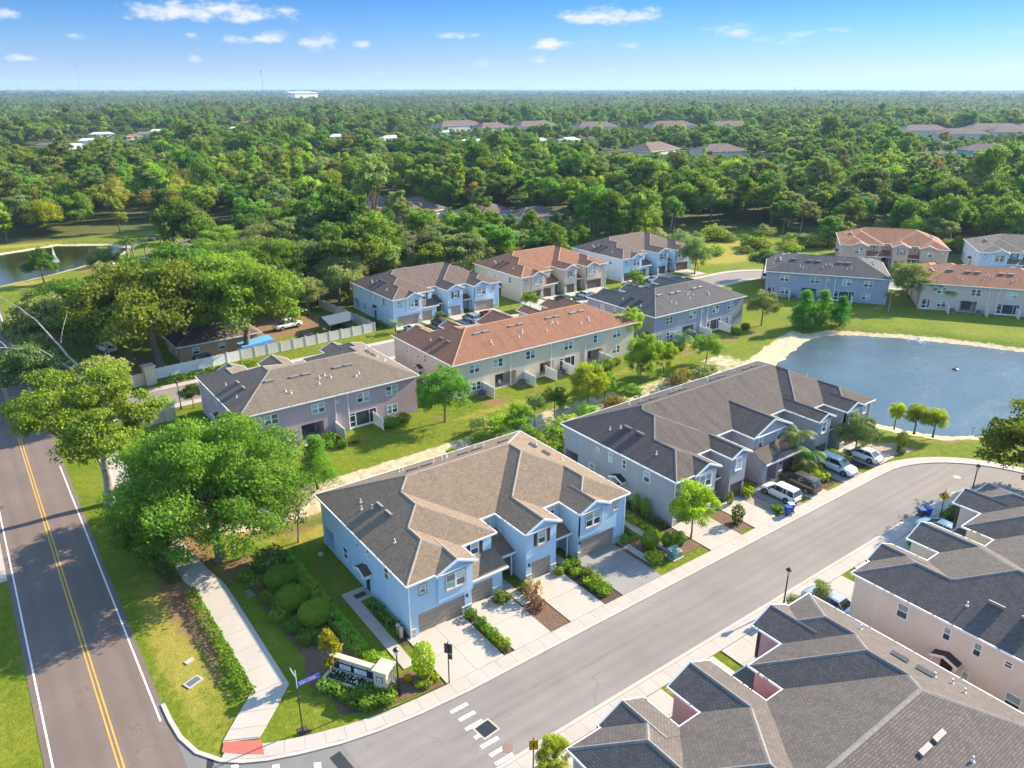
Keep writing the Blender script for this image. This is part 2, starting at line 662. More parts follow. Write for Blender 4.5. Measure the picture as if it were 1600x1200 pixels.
# ------------------------------------------------------------------ plan clipping for the roofs
def clip(poly, a, b, c):
    out = []
    n = len(poly)
    for i in range(n):
        p, q = poly[i], poly[(i + 1) % n]
        dp, dq = a * p[0] + b * p[1] + c, a * q[0] + b * q[1] + c
        if dp >= 0:
            out.append(p)
        if (dp > 0 and dq < 0) or (dp < 0 and dq > 0):
            t = dp / (dp - dq)
            out.append((p[0] + (q[0] - p[0]) * t, p[1] + (q[1] - p[1]) * t))
    return out


def area(poly):
    return 0.5 * sum(poly[i][0] * poly[(i + 1) % len(poly)][1] - poly[(i + 1) % len(poly)][0] * poly[i][1] for i in range(len(poly)))


PITCH = 0.435


class Solid:
    def __init__(s, x0, x1, y0, y1, sides='LRF', ze=5.8, gable=False):
        s.x0, s.x1, s.y0, s.y1, s.sides, s.ze, s.gable = x0, x1, y0, y1, sides, ze, gable
        p = PITCH
        s.pl = []
        for ch in sides:
            s.pl.append({'L': (p, 0, ze - p * x0), 'R': (-p, 0, ze + p * x1), 'F': (0, p, ze - p * y0), 'B': (0, -p, ze + p * y1)}[ch])

    def foot(s):
        return [(s.x0, s.y0), (s.x1, s.y0), (s.x1, s.y1), (s.x0, s.y1)]

    def h(s, x, y):
        if x < s.x0 - 1e-6 or x > s.x1 + 1e-6 or y < s.y0 - 1e-6 or y > s.y1 + 1e-6:
            return -1e9
        return min(a * x + b * y + c for a, b, c in s.pl)


def roof_faces(solids):
    faces = []
    for i, s in enumerate(solids):
        for pi, (a, b, c) in enumerate(s.pl):
            poly = s.foot()
            for qi, (a2, b2, c2) in enumerate(s.pl):
                if qi != pi:
                    poly = clip(poly, a2 - a, b2 - b, c2 - c)
            if len(poly) < 3 or abs(area(poly)) < 1e-5:
                continue
            pieces = [poly]
            for k, t in enumerate(solids):
                if k == i:
                    continue
                eps = 1e-4 if k < i else -1e-4
                hp = [(1, 0, -t.x0), (-1, 0, t.x1), (0, 1, -t.y0), (0, -1, t.y1)]
                hp += [(a2 - a, b2 - b, c2 - c + eps) for a2, b2, c2 in t.pl]
                nxt = []
                for pc in pieces:
                    rem = pc
                    for (ha, hb, hc) in hp:
                        out = clip(rem, -ha, -hb, -hc)
                        if len(out) >= 3 and abs(area(out)) > 1e-4:
                            nxt.append(out)
                        rem = clip(rem, ha, hb, hc)
                        if len(rem) < 3 or abs(area(rem)) < 1e-6:
                            rem = []
                            break
                pieces = nxt
            for pc in pieces:
                faces.append((pc, (a, b, c)))
    return faces


def roof_mesh(name, solids, mat):
    v, f, uvs = [], [], []
    sl = math.sqrt(1 + PITCH * PITCH)
    for pc, (a, b, c) in roof_faces(solids):
        if area(pc) < 0:
            pc = pc[::-1]
        i = len(v)
        g = Vector((a, b)).normalized()
        t = Vector((-g.y, g.x))
        for (x, y) in pc:
            v.append((x, y, a * x + b * y + c))
            uvs.append((t.x * x + t.y * y, (g.x * x + g.y * y) * sl))
        f.append(tuple(range(i, i + len(pc))))
    me = bpy.data.meshes.new(name)
    me.from_pydata(v, [], f)
    ul = me.uv_layers.new(name='UVMap')
    flat = []
    for lp in me.loops:
        flat += uvs[lp.vertex_index]
    ul.data.foreach_set('uv', flat)
    me.materials.append(mat)
    me.update()
    return me


def hmax(solids, x, y, skip=-1):
    return max([s.h(x, y) for i, s in enumerate(solids) if i != skip] + [-1e9])


def eave_segments(solids):
    """exposed eave edges as (p0, p1, outward normal, solid)"""
    segs = []
    xs = sorted({c for s in solids for c in (s.x0, s.x1)})
    ys = sorted({c for s in solids for c in (s.y0, s.y1)})
    for i, s in enumerate(solids):
        for side in s.sides:
            if side in 'LR':
                x = s.x0 if side == 'L' else s.x1
                br = [y for y in ys if s.y0 <= y <= s.y1]
                pts = [((x, a), (x, b)) for a, b in zip(br, br[1:])]
                nrm = (-1, 0) if side == 'L' else (1, 0)
            else:
                y = s.y0 if side == 'F' else s.y1
                br = [x for x in xs if s.x0 <= x <= s.x1]
                pts = [((a, y), (b, y)) for a, b in zip(br, br[1:])]
                nrm = (0, -1) if side == 'F' else (0, 1)
            for p, q in pts:
                mx, my = (p[0] + q[0]) / 2, (p[1] + q[1]) / 2
                hid = False
                for k, t in enumerate(solids):
                    if k == i:
                        continue
                    e = 1e-6 if k < i else -1e-6
                    if t.x0 - e <= mx <= t.x1 + e and t.y0 - e <= my <= t.y1 + e:
                        hid = True
                if not hid and math.dist(p, q) > .05:
                    segs.append((p, q, nrm, s))
    return segs


def ridge_lines(solids):
    """visible ridge and hip lines sampled off the union"""
    out = []
    for i, s in enumerate(solids):
        hw = min((s.x1 - s.x0) / 2, (s.y1 - s.y0) / 2 if 'B' in s.sides else 1e9)
        zt = s.ze + PITCH * hw
        cand = []
        if 'B' in s.sides:      # main hip, ridge along x
            yc = (s.y0 + s.y1) / 2
            a, b = (s.x0 + hw, yc, zt), (s.x1 - hw, yc, zt)
            cand.append((a, b))
            cand += [((s.x0, s.y0, s.ze), a), ((s.x0, s.y1, s.ze), a), ((s.x1, s.y0, s.ze), b), ((s.x1, s.y1, s.ze), b)]
        else:
            xc = (s.x0 + s.x1) / 2
            y_s = s.y0 + (hw if 'F' in s.sides else 0)
            cand.append(((xc, y_s, zt), (xc, s.y1, zt)))
            if 'F' in s.sides:
                cand += [((s.x0, s.y0, s.ze), (xc, y_s, zt)), ((s.x1, s.y0, s.ze), (xc, y_s, zt))]
        for p, q in cand:
            N = 80
            run = None
            for k in range(N + 1):
                t = k / N
                x, y, z = (p[j] + (q[j] - p[j]) * t for j in range(3))
                # on the union surface, and still a crest there (not the inside of a coplanar slope)
                ok = hmax(solids, x, y, i) < z - 0.012
                if ok and run is None:
                    run = (x, y, z)
                last = (x, y, z)
                if run is not None and (not ok or k == N):
                    if math.dist(run, last) > .4:
                        out.append((run, last))
                    run = None
    return out


MESHES = {}


def cached(key, fn):
    if key not in MESHES:
        MESHES[key] = fn()
    return MESHES[key]


# ------------------------------------------------------------------ windows, doors
# local frame: opening centre-bottom at the origin, wall plane y = 0, outside is -y
def window_meshes(w, h, double, depth=.10):
    def frame():
        b = MB()
        t = .07
        b.box(-w / 2, w / 2, -.02, depth, 0, t)
        b.box(-w / 2, w / 2, -.02, depth, h - t, h)
        b.box(-w / 2, -w / 2 + t, -.022, depth, t, h - t)
        b.box(w / 2 - t, w / 2, -.022, depth, t, h - t)
        if double:
            b.box(-.08, .08, -.024, depth, t, h - t)
        b.box(-w / 2 + t, w / 2 - t, .0, depth, h * .5 - .035, h * .5 + .035)
        return b.mesh('window_frame', MT['window_frame'])
    return cached(('wf', round(w, 2), round(h, 2), double), frame)


def pane_mesh(w, h, mat):
    return cached(('pane', round(w, 2), round(h, 2), mat), lambda: MB().box(-w / 2, w / 2, 0, .02, 0, h).mesh('pane', MT[mat]))


def surround_mesh(w, h, mat):
    def fn():
        b = MB()
        t = .13
        b.box(-w / 2 - t, w / 2 + t, -.06, .0, -t, 0)
        b.box(-w / 2 - t, w / 2 + t, -.05, .0, h, h + t * .8)
        b.box(-w / 2 - t, -w / 2, -.05, .0, 0, h)
        b.box(w / 2, w / 2 + t, -.05, .0, 0, h)
        b.box(-w / 2 - t - .05, w / 2 + t + .05, -.09, -.0605, -t - .02, -t + .06)
        return b.mesh('surround', MT[mat])
    return cached(('sur', round(w, 2), round(h, 2), mat), fn)


def shutter_mesh(h, mat):
    def fn():
        b = MB()
        w = .36
        b.box(-w / 2, w / 2, -.03, 0, 0, h)
        n = max(4, int(h / .16))
        for i in range(n):
            z = .06 + (h - .12) * i / n
            b.box(-w / 2 + .04, w / 2 - .04, -.05, -.03, z, z + (h - .12) / n * .6)
        return b.mesh('shutter', MT[mat])
    return cached(('shut', round(h, 2), mat), fn)


def garage_mesh(w, h, mat):
    def fn():
        b = MB()
        b.box(-w / 2, w / 2, .0, .04, 0, h - .015)
        n = max(2, int(round(w / .62)))
        for i in range(n):
            x0 = -w / 2 + w * i / n + .05
            b.box(x0, x0 + w / n - .1, -.012, 0, .06, h - .075)
        return b.mesh('panel', MT[mat])
    return cached(('gar', round(w, 2), round(h, 2), mat), fn)


RNG = random.Random(7)


def add_window(root, M, w, h, double, shut=None, surround=None):
    win = obj('window', window_meshes(w, h, double), root, M)
    halves = [(-w / 4 + .005, w / 2 - .15)] if double else [(0, w - .14)]
    if double:
        halves = [(-(w / 2 + .01) / 2, w / 2 - .15), ((w / 2 + .01) / 2, w / 2 - .15)]
    for cx, pw in halves:
        up = 'pane_blind' if RNG.random() < .75 else 'pane_dark'
        lo = 'pane_dark' if RNG.random() < .7 else 'pane_blind'
        obj('upper_pane', pane_mesh(pw, h * .5 - .105, up), win, Matrix.Translation((cx, .045, h * .5 + .035)))
        obj('lower_pane', pane_mesh(pw, h * .5 - .105, lo), win, Matrix.Translation((cx, .065, .07)))
    if surround:
        obj('surround', surround_mesh(w, h, surround), win)
    if shut:
        for sx in (-1, 1):
            obj('shutter', shutter_mesh(h, shut), win, Matrix.Translation((sx * (w / 2 + .36 if surround else w / 2 + .24), 0, 0)))


def add_garage(root, M, w, h, mat):
    g = obj('garage_door', cached(('gframe', round(w, 2), round(h, 2)), lambda: MB().box(-w / 2, w / 2, .045, .08, 0, h).mesh('garage_door', MT['dark_void'])), root, M)
    for k in range(4):
        obj('panel', garage_mesh(w - .04, h / 4, mat), g, Matrix.Translation((0, 0, k * h / 4)))


def add_door(root, M, w, h):
    b = MB()
    b.box(-w / 2, w / 2, .04, .08, 0, h)
    b.box(-w * .36, w * .36, .02, .04, .15, h * .45)
    b.box(-w * .36, w * .36, .02, .04, h * .52, h - .15)
    d = obj('door', cached(('door', w, h), lambda: b.mesh('door', MT['door_dark'])), root, M)
    obj('handle', cached('handle', lambda: MB().box(-.02, .02, -.05, .04, 0, .14).mesh('handle', MT['metal_grey'])), d, Matrix.Translation((w * .4, 0, 1.0)))


def screen_meshes(w, h):
    def fr():
        b = MB()
        t = .07
        b.box(-w / 2, w / 2, -.02, .05, 0, .28)
        b.box(-w / 2, w / 2, -.02, .05, h - t, h)
        for x in (-w / 2, -w / 2 + .85, -w / 2 + .95, w * .22, w / 2 - t):
            b.box(x, x + t, -.021, .05, .28, h - t)
        b.box(-w / 2 + t, -w / 2 + .85, -.019, .05, .95, 1.03)
        b.box(-w / 2 + t, -w / 2 + .85, -.019, .05, 1.9, 1.97)
        return b.mesh('screen_frame', MT['trim'])
    return cached(('scrf', round(w, 2)), fr), cached(('scrm', round(w, 2)), lambda: MB().box(-w / 2, w / 2, .02, .03, 0, h).mesh('screen', MT['screen']))


# ------------------------------------------------------------------ the townhouse rows
def wall_segment(b, p0, p1, z0, z1, ops, thick_mi=0):
    p0, p1 = Vector(p0), Vector(p1)
    L = (p1 - p0).length
    d = (p1 - p0) / L
    n = Vector((d.y, -d.x))                 # outward
    ss = sorted({0.0, L} | {min(max(o[k], 0), L) for o in ops for k in ('s0', 's1')})
    zs = sorted({z0, z1} | {min(max(o[k], z0), z1) for o in ops for k in ('z0', 'z1')})

    def P(s, z, dep=0.0):
        q = p0 + d * s - n * dep
        return (q.x, q.y, z)
    for a, c in zip(ss, ss[1:]):
        for e, g in zip(zs, zs[1:]):
            ms, mz = (a + c) / 2, (e + g) / 2
            if any(o['s0'] < ms < o['s1'] and o['z0'] < mz < o['z1'] for o in ops):
                continue
            b.quad(P(a, e), P(c, e), P(c, g), P(a, g))
    for o in ops:
        D = o.get('depth', .12)
        s0, s1, a, c = o['s0'], o['s1'], o['z0'], o['z1']
        b.quad(P(s0, a), P(s0, a, D), P(s1, a, D), P(s1, a))
        b.quad(P(s0, c), P(s1, c), P(s1, c, D), P(s0, c, D))
        b.quad(P(s0, a), P(s0, c), P(s0, c, D), P(s0, a, D))
        b.quad(P(s1, a), P(s1, a, D), P(s1, c, D), P(s1, c))
        if o['kind'] in ('recess', 'screen'):
            b.quad(P(s0, a, D), P(s1, a, D), P(s1, c, D), P(s0, c, D))
    return d, n


def op(kind, c, w, z0, h, **k):
    return dict(kind=kind, s0=c - w / 2, s1=c + w / 2, z0=z0, z1=z0 + h, c=c, w=w, h=h, **k)


def win(c, w=.95, h=1.35, z=3.75, **k):
    return op('window', c, w, z, h, **k)


def dbl(c, w=1.9, h=1.45, z=3.65, **k):
    return op('window', c, w, z, h, double=True, **k)


def side_ops(L, flip):
    """an end wall, listed by distance from the front corner"""
    raw = [win(4.2, .95, 1.4, 3.7), win(7.8, .62, 1.25, 3.85), win(10.1, .62, 1.25, 3.85), win(12.3, .6, .6, 4.3),
           win(13.2, 1.1, 1.5, .9), op('door', 8.3, .95, .02, 2.15, depth=.15), win(9.75, .55, 1.5, .6),
           op('recess', L - 1.55, 2.3, .04, 2.45, depth=2.2)]
    for o in raw:
        if not flip:
            o['c'] = L - o['c']
            o['s0'], o['s1'] = o['c'] - o['w'] / 2, o['c'] + o['w'] / 2
    return raw


def townhouse(label, six, origin, ang, wallm, roofm, group=None, shutter='shutter_dark', garage='garage_brown', surround='surround',
              veneer=True, seed=0):
    RNG.seed(seed)
    root = thing('townhouse_row', label, 'townhouse', (origin[0], origin[1], 0), ang, group)
    WX = 39.2 if six else 26.5
    oh = .35
    ZE = 5.8
    if not six:
        sol = [Solid(0, 26.5, 5.5, 19.5, 'LRFB'), Solid(0, 11.0, 2.6, 12.4), Solid(0, 7.0, .2, 9.0), Solid(2.8, 7.05, -.12, 4.0, 'LR', gable=True),
               Solid(12.9, 26.5, 3.5, 12.4), Solid(12.9, 17.3, .5, 7.5, 'LR', gable=True), Solid(19.5, 26.5, .5, 9.0), Solid(19.45, 23.6, .2, 4.2, 'LR', gable=True)]
    else:
        sol = [Solid(0, 39.2, 5.6, 19.6, 'LRFB'), Solid(0, 12.8, 3.6, 12.5), Solid(0, 7.0, .4, 9.0), Solid(2.8, 7.05, .1, 4.2, 'LR', gable=True),
               Solid(9.3, 12.85, .4, 7.0, 'LR', gable=True), Solid(15.8, 23.4, 2.3, 12.0, 'LR', gable=True), Solid(26.4, 39.2, 3.6, 12.5),
               Solid(26.35, 29.9, .4, 7.0, 'LR', gable=True), Solid(32.2, 39.2, .4, 9.0), Solid(32.15, 36.4, .1, 4.2, 'LR', gable=True)]
    YB = sol[0].y1 - oh
    key = 'six' if six else 'four'
    roof = obj('roof', roof_mesh('roof', sol, roofm), root)
    # fascia boards and gutters
    def fascia_mesh():
        b = MB()
        for p, q, nr, s in eave_segments(sol):
            x0, x1 = min(p[0], q[0]), max(p[0], q[0])
            y0, y1 = min(p[1], q[1]), max(p[1], q[1])
            if nr[0]:
                xa = p[0] - .02 if nr[0] < 0 else p[0] + .02
                b.box(min(xa, xa + nr[0] * .08), max(xa, xa + nr[0] * .08), y0 - .05, y1 + .05, s.ze - .17, s.ze + .0)
            else:
                ya = p[1] + nr[1] * .021
                b.box(x0 - .051, x1 + .051, min(ya, ya + nr[1] * .08), max(ya, ya + nr[1] * .08), s.ze - .171, s.ze - .001)
        for s in sol:
            if s.gable:
                xm = (s.x0 + s.x1) / 2
                zp = s.ze + PITCH * (s.x1 - s.x0) / 2
                for xa in (s.x0 - .1, s.x1 + .1):
                    za = s.ze - PITCH * .1
                    pts = [(xa, za - .2), (xm, zp - .2), (xm, zp + .03), (xa, za + .03)]
                    i = len(b.v)
                    for yy in (s.y0 - .05, s.y0 + .06):
                        b.v += [(x, yy, z) for x, z in pts]
                    for q in ((0, 1, 2, 3), (7, 6, 5, 4), (0, 4, 5, 1), (1, 5, 6, 2), (2, 6, 7, 3), (3, 7, 4, 0)):
                        b.f.append(tuple(i + k for k in q))
                        b.mi.append(0)
        return b.mesh('fascia', MT['trim'])
    obj('fascia', cached(('fascia', key), fascia_mesh), roof)

    def soffit_mesh():
        b = MB()
        for i, s in enumerate(sol):
            z = s.ze - .12 - .004 * i
            b.quad((s.x0, s.y0, z), (s.x0, s.y1, z), (s.x1, s.y1, z), (s.x1, s.y0, z))
        return b.mesh('soffit', MT['trim'])
    obj('soffit', cached(('soffit', key), soffit_mesh), roof)
    capm = CAPS.setdefault(roofm.name, roofm)
    for p, q in cached(('ridge', key), lambda: ridge_lines(sol)):
        def cap_mesh():
            b = MB()
            d = Vector(q) - Vector(p)
            side = Vector((d.y, -d.x, 0)).normalized() * .15
            u = Vector((0, 0, .035))
            dn = Vector((0, 0, -.045))
            P_, Q_ = Vector(p), Vector(q)
            b.quad(P_ + side + dn, Q_ + side + dn, Q_ + u, P_ + u)
            b.quad(P_ + u, Q_ + u, Q_ - side + dn, P_ - side + dn)
            return b.mesh('ridge_cap', CAPMAT[roofm.name])
        obj('ridge_cap', cached(('cap', key, roofm.name, p, q), cap_mesh), roof)

    def surf(x, y):
        return hmax(sol, x, y)
    # box vents and pipes on the slopes
    vent = cached('box_vent', lambda: MB().prism([(-.6, -.16), (.6, -.16), (.6, .16), (-.6, .16)], [0, 0, -.12, -.12], [.26, .26, .14, .14]).mesh('roof_vent', MT['vent_metal']))
    pipe = cached('vent_pipe', lambda: MB().tube((0, 0, -.1), (0, 0, .38), .06, .06, 8).tube((0, 0, -.05), (0, 0, .06), .17, .09, 8).mesh('vent_pipe', MT['pipe_white']))
    xr = [3.6 + k for k in ()]
    if not six:
        vents = [(3.3, 11.2, 90), (3.3, 9.4, 90), (8.9, 14.8, 180), (10.6, 14.8, 180), (15.2, 14.8, 180), (17.0, 14.8, 180), (23.4, 10.6, -90), (23.4, 13.0, -90), (20.4, 14.6, 180)]
        pipes = [(2.0, 12.6), (2.7, 11.7), (1.7, 5.6), (2.4, 13.6), (8.3, 16.6), (8.9, 17.0), (12.4, 16.2), (13.0, 15.6), (13.7, 15.9), (19.2, 16.9), (24.6, 9.0), (24.9, 14.2), (18.6, 17.4), (14.3, 16.9)]
    else:
        vents = [(3.4, 11.2, 90), (3.4, 9.2, 90), (8.9, 14.4, 180), (10.9, 14.4, 180), (14.5, 14.4, 180), (16.3, 14.4, 180), (22.4, 14.4, 180), (24.2, 14.4, 180), (29.4, 14.4, 180), (35.8, 11.0, -90), (35.8, 13.2, -90), (31.2, 14.4, 180)]
        pipes = [(2.2, 13.0), (2.9, 12.0), (1.9, 5.2), (8.7, 16.2), (9.2, 16.8), (15.6, 15.8), (16.2, 15.4), (16.8, 15.6), (18.8, 16.9), (22.9, 15.7), (23.4, 16.2), (29.8, 16.6), (30.2, 17.2), (37.0, 9.5), (24.4, 16.9), (11.2, 17.0)]
    for (x, y, a) in vents:
        z = surf(x, y)
        obj('roof_vent', vent, roof, XF((x, y, z + .02), math.radians(a - 180)))
    for (x, y) in pipes:
        x += RNG.uniform(-.2, .2)
        obj('vent_pipe', pipe, roof, XF((x, y, surf(x, y))))

    # ---- walls
    S = []          # (p0, p1, z0, z1, ops)
    zt = ZE - .11
    zf = 2.9

    def gwall(s, y):
        pass
    sh = dict(shut=shutter)
    if not six:
        x0, x1 = .35, 26.15
        S += [((.35, .5), (6.65, .5), 0, zf, [op('garage', 3.2, 4.85, .02, 2.15, depth=.22, mat=garage)]),
              ((.35, .5), (3.1, .5), zf, zt, [win(1.35, .62, .9, 4.2, surround=surround)]),
              ((3.1, .22), (6.7, .22), zf - .2, zt, [dbl(1.8, 2.0, 1.55, 3.65, surround=surround)]),
              ((3.1, .5), (3.1, .22), zf - .2, zt, []),
              ((6.65, .5), (6.65, 2.95), 0, zt, []),
              ((6.65, 1.2), (10.65, 1.2), 0, 3.05, [op('garage', 1.7, 2.35, .02, 2.1, depth=.22, mat=garage)]),
              ((10.65, 1.2), (10.65, 2.95), 0, 3.05, []),
              ((6.65, 2.95), (10.65, 2.95), 3.05, zt, [win(2.1, .92, 1.4, 4.0, shut=shutter)]),
              ((10.65, 2.95), (10.65, 5.85), 0, zt, []),
              ((10.65, 5.85), (13.25, 5.85), 0, zt, [win(1.5, .7, 1.0, 4.3), op('door', 1.2, .95, .1, 2.1, depth=.15)]),
              ((13.25, 5.85), (13.25, .85), 0, zt, []),
              ((13.25, .85), (16.95, .85), 0, zt, [op('garage', 1.85, 2.35, .02, 2.1, depth=.22, mat=garage), win(1.9, .92, 1.4, 3.85, shut=shutter, surround=surround)]),
              ((16.95, .85), (16.95, 3.85), 0, zt, []),
              ((16.95, 3.85), (19.85, 3.85), 0, zt, [win(1.9, .7, 1.0, 4.3), op('door', 1.5, .95, .1, 2.1, depth=.15)]),
              ((19.85, 3.85), (19.85, .85), 0, zt, []),
              ((19.85, .85), (26.15, .85), 0, zf, [op('garage', 2.65, 4.6, .02, 2.15, depth=.22, mat=garage)]),
              ((23.25, .85), (26.15, .85), zf, zt, [win(1.65, .62, .9, 4.2, surround=surround)]),
              ((19.8, .55), (23.25, .55), zf - .2, zt, [dbl(1.75, 2.0, 1.55, 3.65, surround=surround)]),
              ((23.25, .55), (23.25, .85), zf - .2, zt, []),
              ((26.15, .85), (26.15, YB), 0, zt, side_ops(YB - .85, True)),
              ((.35, YB), (.35, .5), 0, zt, side_ops(YB - .5, False))]
        L = x1 - x0
        rear = [dbl(4.0), dbl(10.5), win(13.3, .45, .5, 4.4), dbl(17.2), dbl(21.7),
                dbl(4.4, 1.75, 1.4, .75), op('recess', 9.5, 3.2, .05, 2.4, depth=2.3), op('screen', 17.0, 4.2, .05, 2.35, depth=1.6), dbl(21.6, 1.75, 1.4, .75),
                op('screen', 1.35, 1.6, .05, 2.3, depth=1.6)]
        S.append(((x1, YB), (x0, YB), 0, zt, rear))
        gables = [(2.8, 7.05, -.12, .22), (12.9, 17.3, .5, .85), (19.45, 23.6, .2, .55)]
        sheds = [(6.68, 11.0, .75, 2.95, 3.0, PITCH), (10.7, 13.2, 2.6, 5.85, 2.75, .34), (17.0, 19.8, 1.9, 3.85, 2.75, .34)]
        bays = [(3.1, 6.7, .22, .5), (19.8, 23.25, .55, .85)]
        piers = [(.33, .75, .45), (5.65, 6.67, .45), (9.55, 10.67, 1.15), (13.23, 13.9, .8), (16.35, 16.97, .8), (19.83, 20.15, .8), (24.85, 26.17, .8)]
        posts = [(12.9, 2.8), (19.5, 2.1)]
        spouts = [(.3, .42), (26.2, .8), (13.2, YB + .06), (11.3, YB + .06)]
    else:
        x0, x1 = .35, 38.85

        def mir(seg):
            (p, q, a, c, ops) = seg
            Lx = math.dist(p, q)
            o2 = []
            for o in ops:
                o = dict(o)
                o['c'] = Lx - o['c']
                o['s0'], o['s1'] = o['c'] - o['w'] / 2, o['c'] + o['w'] / 2
                o2.append(o)
            return ((39.2 - q[0], q[1]), (39.2 - p[0], p[1]), a, c, o2)
        half = [((.35, .75), (6.65, .75), 0, zf, [op('garage', 3.2, 4.85, .02, 2.15, depth=.22, mat=garage)]),
                ((.35, .75), (3.1, .75), zf, zt, [win(1.35, .62, .9, 4.2, surround=surround)]),
                ((3.1, .45), (6.7, .45), zf - .2, zt, [dbl(1.8, 2.0, 1.55, 3.65, surround=surround)]),
                ((3.1, .75), (3.1, .45), zf - .2, zt, []),
                ((6.65, .75), (6.65, 3.95), 0, zt, []),
                ((6.65, 3.95), (9.65, 3.95), 0, zt, [win(1.4, .7, 1.0, 4.3), op('door', 1.5, .95, .1, 2.1, depth=.15)]),
                ((9.65, 3.95), (9.65, .75), 0, zt, []),
                ((9.65, .75), (12.45, .75), 0, zt, [op('garage', 1.4, 2.2, .02, 2.1, depth=.22, mat=garage), win(1.4, .92, 1.4, 3.85, shut=shutter, surround=surround)]),
                ((12.45, .75), (12.45, 5.95), 0, zt, []),
                ((12.45, 5.95), (16.15, 5.95), 0, zt, [win(1.6, .7, 1.0, 4.3)])]
        S += half + [mir(s) for s in half]
        S += [((16.15, 5.95), (16.15, 2.65), 0, zt, []), ((23.05, 2.65), (23.05, 5.95), 0, zt, []),
              ((16.15, 2.65), (23.05, 2.65), 3.0, zt, [win(1.5, .92, 1.4, 3.95, shut=shutter), win(5.2, .92, 1.4, 3.95, shut=shutter)]),
              ((16.15, .85), (23.05, .85), 0, 3.05, [op('recess', 1.85, 1.9, .05, 2.4, depth=2.0), op('garage', 5.2, 2.35, .02, 2.1, depth=.22, mat=garage)]),
              ((16.15, 2.65), (16.15, .85), 0, 3.05, []), ((23.05, .85), (23.05, 2.65), 0, 3.05, []),
              ((38.85, .75), (38.85, YB), 0, zt, side_ops(YB - .75, True)), ((.35, YB), (.35, .75), 0, zt, side_ops(YB - .75, False))]
        rear = [dbl(3.9), dbl(8.4), win(10.8, .45, .5, 4.4), dbl(14.9), dbl(23.0), win(26.0, .45, .5, 4.4), dbl(29.6), dbl(34.2),
                dbl(4.2, 1.75, 1.4, .75), op('recess', 9.9, 4.2, .05, 2.4, depth=2.3), op('recess', 18.4, 3.0, .05, 2.4, depth=2.3), op('screen', 22.8, 3.4, .05, 2.35, depth=1.6),
                op('recess', 29.2, 3.6, .05, 2.4, depth=2.3), dbl(34.3, 1.75, 1.4, .75), op('screen', 1.35, 1.6, .05, 2.3, depth=1.6)]
        S.append(((x1, YB), (x0, YB), 0, zt, rear))
        gables = [(2.8, 7.05, .1, .45), (9.3, 12.85, .4, .75), (15.8, 23.4, 2.3, 2.65), (26.35, 29.9, .4, .75), (32.15, 36.4, .1, .45)]
        sheds = [(15.9, 23.3, .3, 2.65, 3.0, PITCH), (6.7, 9.6, 2.0, 3.95, 2.75, .34), (29.6, 32.5, 2.0, 3.95, 2.75, .34), (12.5, 16.1, 3.6, 5.95, 2.75, .34), (23.1, 26.7, 3.6, 5.95, 2.75, .34)]
        bays = [(3.1, 6.7, .45, .75), (32.5, 36.1, .45, .75)]
        piers = [(.33, .7, .7), (5.65, 6.67, .7), (9.63, 9.9, .7), (12.2, 12.47, .7), (16.13, 16.9, .8), (18.95, 20.1, .8), (22.6, 23.07, .8), (26.73, 27.0, .7), (29.3, 29.57, .7), (32.53, 33.55, .7), (38.5, 38.87, .7)]
        posts = []
        spouts = [(.3, .7), (38.9, .7), (19.6, YB + .06), (12.0, YB + .06), (28.0, YB + .06)]
    wb = MB()
    todo = []
    for (p, q, a, c, ops) in S:
        d, n = wall_segment(wb, p, q, a, c, ops)
        for o in ops:
            pos = Vector(p) + d * o['c']
            todo.append((o, XF((pos.x, pos.y, o['z0']), math.atan2(d.y, d.x))))
    for (xa, xb, yf, yw) in gables:
        xm = (xa + xb) / 2
        zz = zt
        wa, wc = xa + oh, xb - oh
        k = PITCH
        zside = ZE + k * oh - .06
        wb.poly([(wa, yw, zz), (wc, yw, zz), (wc, yw, zside), (xm, yw, ZE + k * (xb - xa) / 2 - .06), (wa, yw, zside)])
    for (xa, xb, ya, yb) in bays:
        wb.quad((xa, ya, zf - .2), (xa, yb + .01, zf - .2), (xb, yb + .01, zf - .2), (xb, ya, zf - .2))
    # string course under the upper floor
    wb_o = wb.build('wall', [wallm], root)
    for o, M in todo:
        k = o['kind']
        if k == 'window':
            add_window(root, M, o['w'], o['h'], o.get('double', False), o.get('shut'), o.get('surround'))
        elif k == 'garage':
            add_garage(root, M @ Matrix.Translation((0, .15, 0)), o['w'], o['h'], o['mat'])
        elif k == 'door':
            add_door(root, M @ Matrix.Translation((0, .05, 0)), o['w'], o['h'])
        elif k == 'screen':
            f_, s_ = screen_meshes(o['w'], o['h'])
            fo = obj('screen_frame', f_, root, M)
            obj('screen', s_, fo)
        elif k == 'recess':
            sl = obj('patio_door', cached(('slider', round(o['w'], 1)), lambda: MB().box(-min(o['w'] * .36, .9), min(o['w'] * .36, .9), -.05, -.01, .05, 2.1).mesh('patio_door', MT['pane_dark'])), root, M @ Matrix.Translation((.15, o['depth'], 0)))
    for (xa, xb, ya, yb, z0, k) in sheds:
        b = MB()
        z1 = z0 + (yb - ya) * k
        b.prism([(xa, ya), (xb, ya), (xb, yb - .003), (xa, yb - .003)], [z0 - .02, z0 - .02, z1 - .04, z1 - .04], [z0 + .05, z0 + .05, z1 + .03, z1 + .03])
        me = b.mesh('porch_roof', roofm)
        ul = me.uv_layers.new(name='UVMap')
        flat = []
        for lp in me.loops:
            v_ = me.vertices[lp.vertex_index].co
            flat += [v_.x, v_.y * 1.1]
        ul.data.foreach_set('uv', flat)
        po = obj('porch_roof', me, root)
        f2 = MB().box(xa - .05, xb + .05, ya - .1, ya - .005, z0 - .17, z0 + .04)
        f2.build('fascia', MT['trim'], po)
